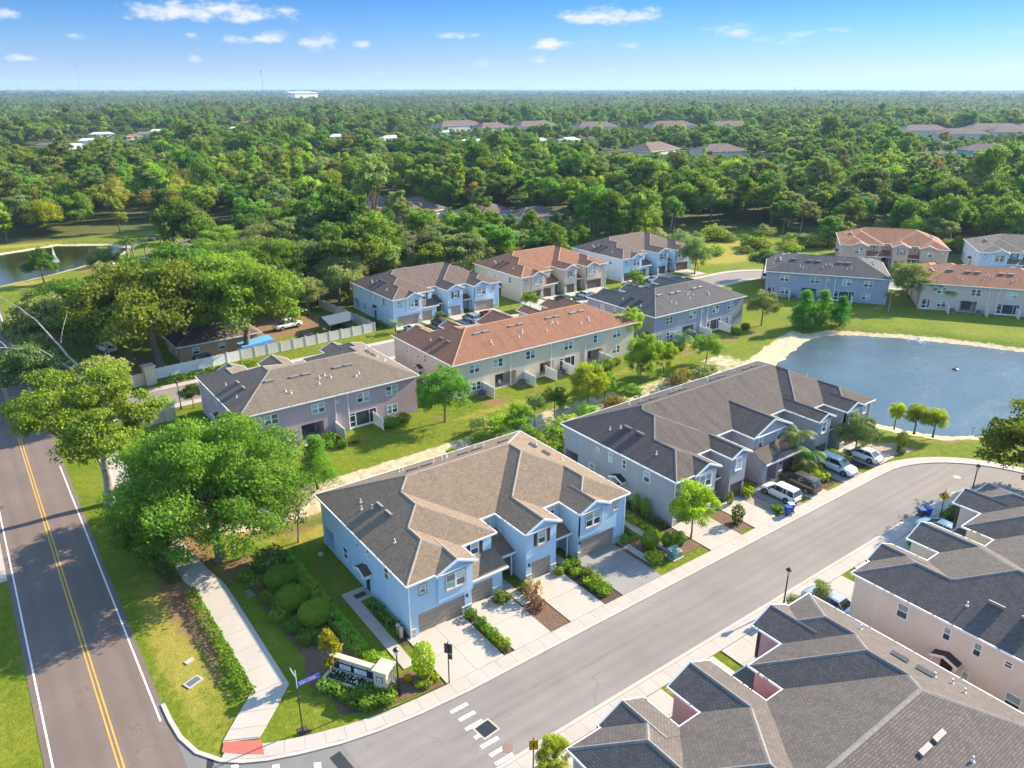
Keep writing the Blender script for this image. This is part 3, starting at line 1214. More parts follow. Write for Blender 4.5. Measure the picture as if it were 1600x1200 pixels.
        if k == PITCH:
            for xe in (xa + .12, xb - .3):
                e = MB()
                e.poly([(xe, ya + .4, z0 - .02), (xe, yb, z0 - .02), (xe, yb, z1 - .06), (xe, ya + .4, z0 + .12)])
                e.build('end_panel', wallm, po)
    if veneer:
        for (xa, xb, yv) in piers:
            def vm():
                w_ = xb - xa
                return MB().box(0, w_, 0, .5, 0, .85).box(-.03, w_ + .03, -.03, .52, .85, .93).mesh('stone_veneer', MT['stone'])
            obj('stone_veneer', cached(('ven', round(xb - xa, 2)), vm), root, Matrix.Translation((xa, yv - .03, 0)))
    for (px_, py_) in posts:
        obj('porch_post', cached('post', lambda: MB().box(-.07, .07, -.07, .07, 0, 2.62).mesh('porch_post', MT['trim'])), root, Matrix.Translation((px_, py_, 0)))
    for (sx, sy) in spouts:
        obj('downspout', cached('spout', lambda: MB().box(-.05, .05, -.04, .04, .1, 5.62).box(-.05, .05, -.2, .04, .02, .1).mesh('downspout', MT['trim'])), root, XF((sx, sy, 0), math.pi if sy > 5 else 0))
    # entry hood on the end walls
    for (hx, hy, ha) in ((.35, (.5 if not six else .75) + 8.3, -math.pi / 2), (WX - .35, (.85 if not six else .75) + 8.3, math.pi / 2)):
        def hood():
            b = MB()
            for s in (-1, 1):
                b.prism([(0, -.85), (s * 1.05, -.85), (s * 1.05, 0), (0, 0)][::s], *([[.52, .12, .12, .52][::s], [.60, .20, .20, .60][::s]]))
            return b.mesh('entry_hood', roofm)
        h = obj('entry_hood', cached(('hood', roofm.name), hood), root, XF((hx, hy, 2.45), ha))

        def hood_trim():
            b = MB()
            for s in (-1, 1):
                b.prism([(0, -.93), (s * 1.1, -.93), (s * 1.1, -.855), (0, -.855)][::s], *([[.40, -.02, -.02, .40][::s], [.61, .19, .19, .61][::s]]))
            b.box(-.95, -.83, -.75, .0, -.35, .1)
            b.box(.83, .95, -.75, .0, -.35, .1)
            return b.mesh('hood_trim', MT['trim'])
        obj('hood_trim', cached('hood_trim', hood_trim), h)
    # wall lamps beside the garages
    for (xa, xb, yv) in piers[1::2]:
        obj('wall_lamp', cached('wall_lamp', lambda: MB().box(-.07, .07, -.2, -.04, 0, .28).box(-.05, .05, -.04, 0, .1, .2).mesh('wall_lamp', MT['lamp_black'])), root, Matrix.Translation(((xa + xb) / 2, yv + .05, 1.9)))
    # privacy screens at the back patios
    return root


CAPS, CAPMAT = {}, {}
WALLS = dict(blue=stucco('stucco_blue', (.400, .550, .680)), paleblue=stucco('stucco_pale_blue', (.50, .63, .745)), grey=stucco('stucco_grey', (.330, .325, .345)),
             mauve=stucco('stucco_mauve', (.44, .325, .350)), cream=stucco('stucco_cream', (.60, .50, .39)), bluegrey=stucco('stucco_blue_grey', (.31, .33, .40)),
             tan=stucco('stucco_tan', (.54, .44, .37)), peach=stucco('stucco_peach', (.60, .42, .31)), pink=stucco('stucco_pink', (.56, .33, .31)),
             beige=stucco('stucco_beige', (.64, .58, .46)), slate=stucco('stucco_slate', (.30, .31, .355)))
ROOFS = dict(brown=shingle('shingle_brown', (.275, .205, .145), (.150, .112, .084), .25), charcoal=shingle('shingle_charcoal', (.135, .112, .100), (.070, .061, .058), .7),
             taupe=shingle('shingle_taupe', (.215, .172, .134), (.135, .110, .090), .4), russet=shingle('shingle_russet', (.300, .142, .085), (.185, .092, .060), .5),
             umber=shingle('shingle_umber', (.180, .126, .105), (.108, .080, .072), .5), slate=shingle('shingle_slate', (.108, .104, .108), (.065, .064, .070), .6),
             grey=shingle('shingle_grey', (.165, .140, .125), (.082, .072, .070), .4), orange=shingle('shingle_orange', (.36, .165, .095), (.23, .108, .068), .45),
             weathered=shingle('shingle_weathered', (.220, .178, .150), (.135, .112, .100), .25))
for k_, r_ in ROOFS.items():
    src = {'brown': (.25, .205, .165), 'charcoal': (.13, .112, .105), 'taupe': (.215, .18, .15), 'russet': (.34, .18, .11), 'umber': (.20, .145, .12), 'slate': (.12, .112, .112), 'grey': (.18, .162, .152), 'orange': (.40, .20, .12), 'weathered': (.25, .2, .17)}[k_]
    CAPMAT[r_.name] = plain('ridge_' + k_, src, .95, var=.2, scale=4)
# ------------------------------------------------------------------ ground, water, roads
def seg_dist(px, py, poly):
    """signed distance to a polygon (negative inside), numpy arrays"""
    d = np.full(px.shape, 1e9)
    inside = np.zeros(px.shape, bool)
    n = len(poly)
    for i in range(n):
        x0, y0 = poly[i]
        x1, y1 = poly[(i + 1) % n]
        ex, ey = x1 - x0, y1 - y0
        t = np.clip(((px - x0) * ex + (py - y0) * ey) / (ex * ex + ey * ey), 0, 1)
        d = np.minimum(d, np.hypot(px - x0 - t * ex, py - y0 - t * ey))
        cond = ((y0 > py) != (y1 > py)) & (px < (x1 - x0) * (py - y0) / ((y1 - y0) if y1 != y0 else 1e-9) + x0)
        inside ^= cond
    return np.where(inside, -d, d)


POND = [(100, 68), (103, 71.5), (110, 73.2), (121, 76.6), (130, 79), (137, 78.2), (145, 69.3), (151, 60), (155.2, 51), (160, 42), (158, 34), (146, 30), (128, 32), (114, 37.6), (107, 42), (104.2, 46.5), (103, 52), (100.5, 60)]
LPOND = [(-60, 212), (-12, 219), (8, 224), (20, 231), (29, 238), (38, 247), (43, 256), (38, 264.5), (26, 272.5), (11, 267), (-15, 263), (-60, 252)]
gx = np.arange(-60, 262, 1.0)
gy = np.arange(-12, 342, 1.0)
GX, GY = np.meshgrid(gx, gy)
rs = np.random.RandomState(3)
wob = .5 * np.sin(GX * .9 + GY * .3) + .4 * np.sin(GX * .37 - GY * .8) + .3 * np.sin(GX * 1.9)
d1 = seg_dist(GX, GY, POND) + wob * .35
d2 = seg_dist(GX, GY, LPOND) + wob * .35


def sstep(a, b, x):
    t = np.clip((x - a) / (b - a), 0, 1)
    return t * t * (3 - 2 * t)


Z = np.zeros(GX.shape)
WATER_Z = -0.75
for d in (d1, d2):
    zb = np.where(d < 0, np.maximum(WATER_Z + .28 * d, -2.2), WATER_Z + (-WATER_Z) * sstep(0, 5.5, d))
    Z = np.minimum(Z, zb)
# dry swale behind the front rows
sw_mid = 75.6 + .6 * np.sin(GX * .11)
sw = np.abs(GY - sw_mid)
end = sstep(10, 22, GX) * (1 - sstep(98, 106, GX))
Z = np.minimum(Z, -1.1 * (1 - sstep(1.0, 6.2, sw)) * end)
Z += np.where((Z > -.02) & (GY > 66) & (GY < 91) & (GX > 14), .02 * wob, 0) * 0
nG = (len(gx), len(gy))
verts = np.stack([GX, GY, Z], -1).reshape(-1, 3)
ii = np.arange(nG[0] * nG[1]).reshape(nG[1], nG[0])
quads = np.stack([ii[:-1, :-1], ii[:-1, 1:], ii[1:, 1:], ii[1:, :-1]], -1).reshape(-1, 4)
X0, X1, Y0, Y1, R_ = gx[0], gx[-1], gy[0], gy[-1], 20000.0
ext = [(-R_, -R_), (X0, -R_), (X1, -R_), (R_, -R_), (-R_, Y0), (X0, Y0), (X1, Y0), (R_, Y0), (-R_, Y1), (X0, Y1), (X1, Y1), (R_, Y1), (-R_, R_), (X0, R_), (X1, R_), (R_, R_)]
nb = len(verts)
verts = np.vstack([verts, np.array([(x, y, 0.0) for x, y in ext])])
q2 = []
for r in range(3):
    for c in range(3):
        if r == 1 and c == 1:
            continue
        a = nb + r * 4 + c
        q2.append((a, a + 1, a + 5, a + 4))
faces = quads.tolist() + q2
me = bpy.data.meshes.new('ground')
me.from_pydata(verts.tolist(), [], faces)


def vattr(me, name, arr, default=0.0):
    a = me.attributes.new(name, 'FLOAT', 'POINT')
    full = np.full(len(me.vertices), default, np.float32)
    full[:arr.size] = arr.reshape(-1)
    a.data.foreach_set('value', full)


sand = np.zeros(GX.shape)
sand = np.maximum(sand, (1 - sstep(1.4, 3.0, d1 - 2.2 * (GX < 132) * (GY > 66))) * (d1 > -4))
sand = np.maximum(sand, .9 * (1 - sstep(1.2, 3.2, d2)) * (d2 > -3))
north = GY - sw_mid
sand = np.maximum(sand, end * sstep(-1.5, 1.0, north) * (1 - sstep(4.6, 5.8, north)) * (1 - .45 * sstep(60, 70, GX) * (1 - sstep(88, 96, GX))))
sand = np.maximum(sand, .6 * sstep(98, 104, GX) * (1 - sstep(106, 112, GX)) * (np.abs(GY - 79.5) < 2.6))
mud = np.exp(-((GX - 67) ** 2 / 12 + (GY - 77.5) ** 2 / 4)) + np.exp(-((GX - 78) ** 2 / 7 + (GY - 78) ** 2 / 5)) + .8 * np.exp(-((GX - 73) ** 2 / 9 + (GY - 74) ** 2 / 4))
mud = np.maximum(mud, np.clip(-d1 * .5, 0, 1) + np.clip(-d2 * .5, 0, 1))
dirt = np.zeros(GX.shape)


def blob(cx, cy, rx, ry, amp=1.0):
    return amp * np.exp(-((GX - cx) ** 2 / (rx * rx) + (GY - cy) ** 2 / (ry * ry)))


for (cx, cy, rx, ry, am) in ((48, 147, 12, 9, 1), (40, 142, 10, 10, .8), (60, 143, 3, 9, .6), (19, 141, 6, 8, .9), (16, 132, 5, 5, .6), (8, 128, 3, 9, .9), (10.5, 66, 2.2, 10, .95), (12.5, 76, 4, 8, .9), (17, 68, 4, 3, .8), (9.8, 57, 1.2, 8, .6),
                             (24, 72, 3, 2, .6), (32, 87.6, 2.5, 2, .8), (39, 88.2, 4, 1.5, .55), (62, 88.5, 3, 1.6, .8), (70, 88, 4, 1.3, .55), (78, 88.6, 4, 1.3, .5), (104, 87, 2.5, 2, .7), (116, 87.2, 5, 2, .6), (123, 86.5, 4, 2.4, .6), (105, 40.4, 3.5, 1.6, .7), (30, 226, 8, 5, .7), (36, 221, 6, 4, .6),
                             (52, 88.2, 3, 2, .5), (45, 87.5, 3, 2, .3)):
    dirt = np.maximum(dirt, blob(cx, cy, rx, ry, am))
dry = np.zeros(GX.shape)
for (cx, cy, rx, ry, am) in ((22, 76, 9, 6, .9), (28, 70, 8, 3, .8), (8, 60, 2.4, 16, .75), (60, 86.2, 16, 2.2, .55), (88, 86.4, 12, 1.8, .5), (104, 88, 8, 4, .6), (110, 84.5, 14, 2, .4), (188, 148, 22, 14, .9), (176, 136, 14, 7, .9), (100, 42.5, 6, 2, .5), (150, 96, 5, 2.4, .0), (40, 87, 8, 2, .4), (-8, 45, 5, 30, .5), (15.5, 46.4, 2, 1.4, .5), (60, 140, 9, 7, .5), (-15, 275, 20, 6, .8), (10, 276, 26, 4, .7), (46, 262, 3, 10, .6), (8, 219, 14, 4, .8)):
    dry = np.maximum(dry, blob(cx, cy, rx, ry, am))
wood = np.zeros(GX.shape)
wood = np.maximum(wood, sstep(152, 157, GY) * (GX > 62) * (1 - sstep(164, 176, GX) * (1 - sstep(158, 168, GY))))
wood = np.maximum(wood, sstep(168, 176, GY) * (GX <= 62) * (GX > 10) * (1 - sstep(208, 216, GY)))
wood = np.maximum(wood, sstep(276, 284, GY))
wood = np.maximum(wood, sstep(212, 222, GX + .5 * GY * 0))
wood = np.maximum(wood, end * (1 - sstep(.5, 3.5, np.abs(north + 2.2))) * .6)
lawn = ((GY > 79) & (GY < 93) & (GX > 16) & (GX < 134)).astype(float)
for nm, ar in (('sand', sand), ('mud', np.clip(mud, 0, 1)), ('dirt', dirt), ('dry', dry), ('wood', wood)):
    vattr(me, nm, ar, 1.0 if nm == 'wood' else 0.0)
t = NT('ground_cover')
o = t.pos()
n_big = t.noise(o, .12, 5, .6)
n_mid = t.noise(o, .9, 5, .62)
n_fine = t.noise(o, 9.0, 4, .7)
n_cl = t.noise(o, 2.6, 5, .7)
g = t.ramp(n_mid, ((.28, (.100, .148, .010)), (.72, (.192, .248, .014))))
g = t.mix(t.rng(n_big, .42, .66, 0, .6), g, (.285, .268, .030))
g = t.mix(t.rng(n_cl, .42, .7, 0, .7), g, (.072, .112, .008))
g = t.mix(t.rng(n_fine, .35, .75, 0, .7), g, (.066, .098, .010))
g = t.mix(t.rng(t.noise(o, 1.5, 6, .7), .54, .72, 0, .6), g, (.30, .265, .06))


def layer(name, colr, lo=.35, hi=.62, amp=.75):
    global g
    v_ = t.math('ADD', t.attr(name), t.math('MULTIPLY', t.math('SUBTRACT', n_mid, .5), amp))
    g = t.mix(t.rng(v_, lo, hi), g, colr)


layer('dry', t.ramp(n_fine, ((.3, (.20, .19, .026)), (.7, (.33, .275, .062)))))
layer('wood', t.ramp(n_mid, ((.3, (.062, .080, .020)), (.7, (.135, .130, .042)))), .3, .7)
layer('dirt', t.ramp(n_fine, ((.3, (.160, .092, .045)), (.7, (.265, .165, .085)))))
layer('sand', t.ramp(n_mid, ((.25, (.330, .270, .150)), (.7, (.560, .480, .340)))))
layer('mud', t.ramp(n_mid, ((.3, (.075, .066, .058)), (.7, (.135, .12, .11)))), .35, .7)
t.col(g)
t.rough(.95)
t.b.inputs['Specular IOR Level'].default_value = .1
t.bump(t.math('ADD', n_fine, t.math('MULTIPLY', n_mid, 1.5)), .9, .14)
me.materials.append(t.m)
me.shade_smooth()
ground = struct(obj('ground', me))

# water
def water_mat(name, c, rough=.06, scale=.55, strength=.35):
    t = NT(name)
    o = t.pos()
    a = t.noise(t.mapping(o, (1, 2.6, 1), (0, 0, .6)), scale, 5, .6)
    b_ = t.noise(t.mapping(o, (1, 2.2, 1), (0, 0, .9)), scale * 4.2, 3, .55)
    big = t.noise(o, .05, 3)
    t.col(t.mix(t.rng(big, .35, .65), c, tuple(x * 1.35 for x in c)))
    t.rough(t.rng(t.noise(t.mapping(o, (1, 2.0, 1), (0, 0, .7)), .09, 4, .6), .35, .65, rough, rough * 3.2))
    t.b.inputs['Specular IOR Level'].default_value = .55
    t.b.inputs['IOR'].default_value = 1.33
    t.bump(t.math('ADD', t.math('MULTIPLY', a, 1.0), t.math('MULTIPLY', b_, .35)), strength, .35)
    return t.m


def water(name, poly, mat):
    c = (sum(p[0] for p in poly) / len(poly), sum(p[1] for p in poly) / len(poly))
    pts = []
    for (x, y) in poly:
        d = Vector((x - c[0], y - c[1]))
        d = d * (1 + 3.0 / d.length)
        pts.append((c[0] + d.x, c[1] + d.y, WATER_Z))
    b = MB()
    b.poly(pts)
    return struct(b.build(name, mat))


water('pond', POND, water_mat('pond_water', (.050, .075, .090), .09, 1.0, .30))
water('pond', LPOND, water_mat('dark_pond_water', (.020, .024, .008), .04, .8, .08))


# polylines, strips, slabs
def resample(pl, step):
    pts = [Vector(p) for p in pl]
    out = [pts[0]]
    acc_ = 0.0
    for a, b in zip(pts, pts[1:]):
        L = (b - a).length
        d = (b - a) / L
        s = step - acc_
        while s <= L + 1e-6:
            out.append(a + d * s)
            s += step
        acc_ = (acc_ + L) % step
    return out


def normals(pts):
    ns = []
    for i in range(len(pts)):
        a, b = pts[max(i - 1, 0)], pts[min(i + 1, len(pts) - 1)]
        d = (b - a).normalized()
        ns.append(Vector((-d.y, d.x)))
    return ns


def strip_mesh(b, pl, o0, o1, z0, z1, mi=0):
    """a long low wall/kerb: offsets o0<o1 to the left of the line"""
    pts = [Vector(p) for p in pl]
    ns = normals(pts)
    for i in range(len(pts) - 1):
        a, c = pts[i], pts[i + 1]
        n0, n1 = ns[i], ns[i + 1]
        q = [a + n0 * o0, c + n1 * o0, c + n1 * o1, a + n0 * o1]
        b.quad(*[(p.x, p.y, z1) for p in q])
        b.quad((q[0].x, q[0].y, z0), (q[1].x, q[1].y, z0), (q[1].x, q[1].y, z1), (q[0].x, q[0].y, z1))
        b.quad((q[3].x, q[3].y, z1), (q[2].x, q[2].y, z1), (q[2].x, q[2].y, z0), (q[3].x, q[3].y, z0))


def slab_walk(name, pl, o0, o1, step, z=.10, mat='concrete', gap=.018):
    b = MB()
    strip_mesh(b, pl, o0 + .03, o1 - .03, 0, z - .05)
    root = struct(b.build(name, MT['kerb']))
    pts = resample(pl, step)
    ns = normals(pts)
    for i in range(len(pts) - 1):
        a, c = pts[i], pts[i + 1]
        d = (c - a).normalized() * gap / 2
        q = [a + ns[i] * o0 + d, c + ns[i + 1] * o0 - d, c + ns[i + 1] * o1 - d, a + ns[i] * o1 + d]
        MB().prism([(p.x, p.y) for p in q], 0.01, z).build('slab', MT[mat], root)
    return root


def sheet(name, pts, z, mat, parent=None):
    b = MB()
    b.poly([(p[0], p[1], z) for p in pts])
    o = b.build(name, mat if not isinstance(mat, str) else MT[mat], parent)
    if parent is None:
        struct(o)
    return o


def arc(cx, cy, r, a0, a1, n=14):
    return [(cx + r * math.cos(math.radians(a0 + (a1 - a0) * i / n)), cy + r * math.sin(math.radians(a0 + (a1 - a0) * i / n))) for i in range(n + 1)]


# the main road
sheet('main_road', [(-2.75, -40), (5.45, -40), (5.45, 900), (-2.75, 900)], .02, 'road')


def markings(name, rects, z, mat):
    root = None
    for (x0, x1, y0, y1) in rects:
        o = MB().box(x0, x1, y0, y1, z, z + .006).build(name, MT[mat])
        struct(o)


markings('edge_line', [(-2.32, -2.18, -40, 700), (4.88, 5.02, 51.8, 104)], .022, 'paint_white')
markings('edge_line', [(4.88, 5.02, 131, 700)], .022, 'paint_white')
markings('centre_line', [(1.46, 1.58, -40, 700), (1.76, 1.88, -40, 700)], .022, 'paint_yellow')
# pale drive of the property across the road
sheet('concrete_drive', [(-14, 80), (-2.75, 79.5), (-2.75, 91), (-14, 90)], .03, 'concrete')

# front street
NEDGE = [(5.35, 53.5), (5.4, 51.4), (5.6, 49.2), (6.2, 47.1), (7.4, 45.3), (8.7, 44.2), (10.2, 43.35), (12.3, 42.5), (15.1, 41.6), (17.9, 41.0), (21.3, 40.6), (25.5, 40.4), (86, 40.4)] + arc(87.8, 25.9, 14.5, 90, 0)[1:] + [(102.3, 0)]
SEDGE = [(5.5, 12.0), (5.9, 19), (7.5, 25), (11, 29.5), (16, 32.3), (21, 33.1), (26, 33.2), (86, 33.2)] + arc(88, 24.2, 9.0, 90, 0)[1:] + [(97, 0)]
SEDGE_R = SEDGE[::-1]
b = MB()
n_ = 60


def lerp_pl(pl, n):
    pts = [Vector(p) for p in pl]
    L = [0]
    for a, c in zip(pts, pts[1:]):
        L.append(L[-1] + (c - a).length)
    out = []
    j = 0
    for k in range(n + 1):
        s = L[-1] * k / n
        while j < len(L) - 2 and L[j + 1] < s:
            j += 1
        f_ = (s - L[j]) / max(L[j + 1] - L[j], 1e-9)
        out.append(pts[j].lerp(pts[j + 1], f_))
    return out


stN = [p for p in NEDGE if p[0] >= 15 or p[1] < 30]
stS = [p for p in SEDGE if p[0] >= 15.5]
a_, c_ = lerp_pl(stN, n_), lerp_pl(stS, n_)
for k in range(n_):
    b.quad((c_[k].x, c_[k].y, .022), (c_[k + 1].x, c_[k + 1].y, .022), (a_[k + 1].x, a_[k + 1].y, .022), (a_[k].x, a_[k].y, .022))
struct(b.build('front_street', MT['street']))
apr = [(5.455, 12)] + [p for p in SEDGE if 5.6 < p[0] < 16.5] + [(15.1, 41.6)] + [p for p in NEDGE if p[0] < 15][::-1]
sheet('street_apron', apr, .017, 'apron')
# kerbs and walks
kb = MB()
strip_mesh(kb, NEDGE, 0.0, .32, 0, .11)
struct(kb.build('kerb', MT['kerb']))
kb = MB()
strip_mesh(kb, SEDGE_R, 0.0, .32, 0, .11)
struct(kb.build('kerb', MT['kerb']))
walkN = [p for p in NEDGE if p[0] > 7.0]
slab_walk('sidewalk', walkN, .34, 1.62, 1.52)
slab_walk('sidewalk', [p for p in SEDGE_R if p[0] > 16], .34, 1.62, 1.52)
# path beside the main road
slab_walk('path', [(13.0, 50.35), (13.0, 66.2), (12.1, 71.0), (11.6, 78), (11.0, 86), (10.6, 96), (10.4, 110)], -1.27, 1.27, 2.75, .09)
pr = sheet('path', [(11.65, 50.8), (8.1, 46.95), (10.45, 45.75), (14.3, 49.75)], .045, 'kerb')
for q in ([(10.0, 49.02), (12.5, 47.86), (14.27, 49.72), (14.27, 50.33), (11.73, 50.33), (11.2, 50.3)], [(8.9, 47.85), (11.3, 46.62), (12.48, 47.84), (9.98, 49.0)], [(8.2, 47.06), (10.5, 45.82), (11.28, 46.6), (8.88, 47.83)]):
    MB().prism(q, .01, .09).build('slab', MT['concrete'], pr)
MB().prism([(7.8, 46.05), (9.0, 44.92), (10.2, 44.05), (10.5, 45.4), (8.2, 46.9)], .0, .112).build('tactile_pad', MT['red_pad'], pr)

# paint and ironwork on the front street
for k_i, (ya) in enumerate((39.45, 38.4, 37.35, 36.3, 35.3, 34.3, 33.45)):
    xa, xb = (23.2, 24.75)
    if k_i == 3:
        xb = 23.75
    struct(MB().box(xa + .1 * (k_i % 2), xb, ya - .17, ya + .17, .024, .030).build('crossing_bar', MT['paint_white']))
for (x_, y_) in ((8.1, 44.0), (10.45, 42.3), (12.9, 40.7)):
    q = [(x_ - .55, y_ - .75), (x_ - .1, y_ - .95), (x_ + .35, y_ + .35), (x_ - .1, y_ + .55)]
    struct(MB().prism(q, .021, .027).build('crossing_bar', MT['paint_white']))
for q in ([(13.9, 41.0), (14.75, 41.15), (15.0, 38.6), (14.15, 38.4)], [(6.35, 44.9), (7.0, 45.3), (7.2, 46.0), (6.75, 46.1)]):
    sheet('painted_shadow', q, .023, 'paint_shadow')  # dark patches painted on the street as the shadows of signs
pl_ = thing('inlet_grate', 'black square steel plate set in a pale concrete collar in the street', 'drain cover', (24.5, 36.5, .022), math.radians(6))
MB().box(-.78, .78, -.72, .72, 0, .012).build('collar', MT['kerb'], pl_)
MB().box(-.64, .64, -.58, .58, .012, .02).build('plate', MT['lamp_black'], pl_)
mh = MB().lathe([(.0, .012), (.42, .012), (.45, .0)], 20).build('manhole_cover', plain('rusty_iron', (.20, .12, .10), .7))
mh.location = (24.75, 34.1, .024)
tag(mh, 'round rusty manhole cover by the crossing bars', 'manhole cover')
mh2 = MB().lathe([(.0, .012), (.42, .012), (.45, .0)], 20).build('manhole_cover', MT['kerb'])
mh2.location = (94.0, 34.6, .024)
tag(mh2, 'round pale manhole cover in the street bend', 'manhole cover')

# the street behind
S2N = [(5.6, 124.4), (10, 123.9), (158, 123.8)] + arc(158, 103.8, 20, 90, 35)[1:] + [(213, 49)]
S2S = [(5.6, 115.8), (10, 116.5), (156, 116.6)] + arc(157, 103.6, 13, 90, 35)[1:] + [(206, 44)]
a_, c_ = lerp_pl(S2N, n_), lerp_pl(S2S, n_)
b = MB()
for k in range(n_):
    b.quad((c_[k].x, c_[k].y, .022), (c_[k + 1].x, c_[k + 1].y, .022), (a_[k + 1].x, a_[k + 1].y, .022), (a_[k].x, a_[k].y, .022))
struct(b.build('back_street', MT['street']))
for pl in (S2N, S2S[::-1]):
    kb = MB()
    strip_mesh(kb, pl, 0, .32, 0, .11)
    struct(kb.build('kerb', MT['kerb']))
slab_walk('sidewalk', S2N[1:], .34, 1.62, 3.0)
slab_walk('sidewalk', S2S[::-1][:-1], .34, 1.62, 3.0)

# ------------------------------------------------------------------ place the townhouse rows
R180 = math.pi
A125, AM55 = math.radians(125), math.radians(-55)
ROWS = [
    ('blue', dict(label='blue four-unit townhouse row with brown roof and taupe garage doors, behind the entrance sign', six=False, origin=(24.6, 48.2), ang=0, wallm=WALLS['blue'], roofm=ROOFS['brown'], shutter='shutter_dark')),
    ('grey', dict(label='grey six-unit townhouse row with charcoal roof and pale blue shutters beside the pond', six=True, origin=(56.6, 46.9), ang=0, wallm=WALLS['grey'], roofm=ROOFS['charcoal'], shutter='shutter_blue', garage='garage_dark', surround='trim')),
    ('mauve', dict(label='mauve townhouse row with taupe roof, its back to the swale, beside the big oak', six=False, origin=(50.9, 111.4), ang=R180, wallm=WALLS['mauve'], roofm=ROOFS['taupe'])),
    ('cream6', dict(label='long cream six-unit townhouse row with russet roof, its back to the swale', six=True, origin=(96.0, 111.9), ang=R180, wallm=WALLS['cream'], roofm=ROOFS['russet'])),
    ('slate', dict(label='slate grey townhouse row with dark roof and white patio screens, next to the cream row', six=False, origin=(127.1, 111.9), ang=R180, wallm=WALLS['slate'], roofm=ROOFS['slate'])),
    ('paleblue', dict(label='light blue townhouse row with umber roof, nearest the vinyl fence and shed', six=False, origin=(67.6, 131.4), ang=0, wallm=WALLS['paleblue'], roofm=ROOFS['umber'])),
    ('cream', dict(label='cream townhouse row with russet roof between two light blue rows', six=False, origin=(99.6, 131.6), ang=0, wallm=WALLS['cream'], roofm=ROOFS['russet'], shutter='shutter_teal', garage='garage_dark')),
    ('paleblue2', dict(label='light blue townhouse row with umber roof beside the meadow and round street tree', six=False, origin=(131.2, 132.2), ang=0, wallm=WALLS['paleblue'], roofm=ROOFS['umber'], garage='garage_dark')),
    ('bluegrey', dict(label='blue-grey townhouse row with slate roof on the far bank of the pond', six=False, origin=(180.0, 93.4), ang=A125, wallm=WALLS['bluegrey'], roofm=ROOFS['slate'])),
    ('tan', dict(label='tan townhouse row with orange roof on the far bank of the pond', six=False, origin=(166.3 + .575 * 26.5 + .82 * 19.5, 77.0 - .82 * 26.5 + .575 * 19.5), ang=A125, wallm=WALLS['tan'], roofm=ROOFS['orange'])),
    ('peach', dict(label='peach townhouse row with orange roof facing the back street below the woods', six=False, origin=(191.8, 111.7), ang=AM55, wallm=WALLS['peach'], roofm=ROOFS['orange'], shutter='shutter_teal', garage='garage_dark')),
    ('paleblue3', dict(label='light blue townhouse row with weathered roof next to the peach row', six=False, origin=(211.0, 84.8), ang=AM55, wallm=WALLS['paleblue'], roofm=ROOFS['weathered'])),
    ('beige', dict(label='beige townhouse row with grey roof across the front street from the grey row', six=False, origin=(83.2, 27.7), ang=R180, wallm=WALLS['beige'], roofm=ROOFS['grey'])),
    ('pink', dict(label='pink townhouse row with grey roof across the front street from the blue row', six=False, origin=(51.1, 27.9), ang=R180, wallm=WALLS['pink'], roofm=ROOFS['grey'])),
]
ROW = {}
for i_, (k_, kw) in enumerate(ROWS):
    ROW[k_] = townhouse(group='townhouse rows of the estate', seed=i_ + 11, **kw)


def row_pt(key, x, y, z=0.0):
    kw = dict(ROWS)[key]
    c, s = math.cos(kw['ang']), math.sin(kw['ang'])
    return (kw['origin'][0] + c * x - s * y, kw['origin'][1] + s * x + c * y, z)


# driveways: one structure each, split into its poured slabs
def driveway(key, x0, x1, y0, y1, mat='drive', joints=(2, 2)):
    kw = dict(ROWS)[key]
    base = struct(obj('driveway', cached(('dbase', round(x1 - x0, 2), round(y1 - y0, 2)), lambda: MB().box(.02, x1 - x0 - .02, .02, y1 - y0 - .02, 0, .045).mesh('driveway', MT['kerb'])), None))
    base.location = row_pt(key, x0, y0)
    base.rotation_euler = (0, 0, kw['ang'])
    nx, ny = joints
    w, h = (x1 - x0) / nx, (y1 - y0) / ny
    for i in range(nx):
        for j in range(ny):
            obj('slab', cached(('dslab', round(w, 2), round(h, 2), mat), lambda: MB().box(.012, w - .012, .012, h - .012, 0.01, .085).mesh('slab', MT[mat])), base, Matrix.Translation((i * w, j * h, 0)))
    return base


FOUR_D = [(-.05, 5.6, .65, (2, 2)), (6.7, 10.7, 1.3, (1, 2)), (13.0, 17.2, .95, (1, 2)), (19.5, 24.8, .95, (2, 2))]
SIX_D = [(.2, 5.2, .85, (2, 2)), (7.5, 11.4, .85, (1, 2)), (13.4, 16.3, 1.0, (1, 2)), (18.1, 21.3, 1.0, (1, 2)), (24.7, 28.9, .85, (1, 2)), (31.5, 36.5, .85, (2, 2))]
for key in ('blue', 'mauve', 'slate', 'paleblue', 'cream', 'paleblue2', 'beige', 'pink'):
    front = -6.15 if key == 'blue' else -5.9
    if key in ('mauve', 'slate'):
        front = -3.5 if key == 'mauve' else -3.0
    if key in ('beige', 'pink'):
        front = -3.85 if key == 'beige' else -3.65
    for i, (xa, xb, yb, j) in enumerate(FOUR_D):
        driveway(key, xa, xb, front, yb, 'drive_grey' if (key == 'blue' and i == 3) else 'drive', j)
for key in ('grey', 'cream6'):
    for i, (xa, xb, yb, j) in enumerate(SIX_D):
        driveway(key, xa, xb, -4.86 if key == 'grey' else -3.0, yb, 'drive_grey' if (key == 'grey' and i in (2, 4)) else 'drive', j)


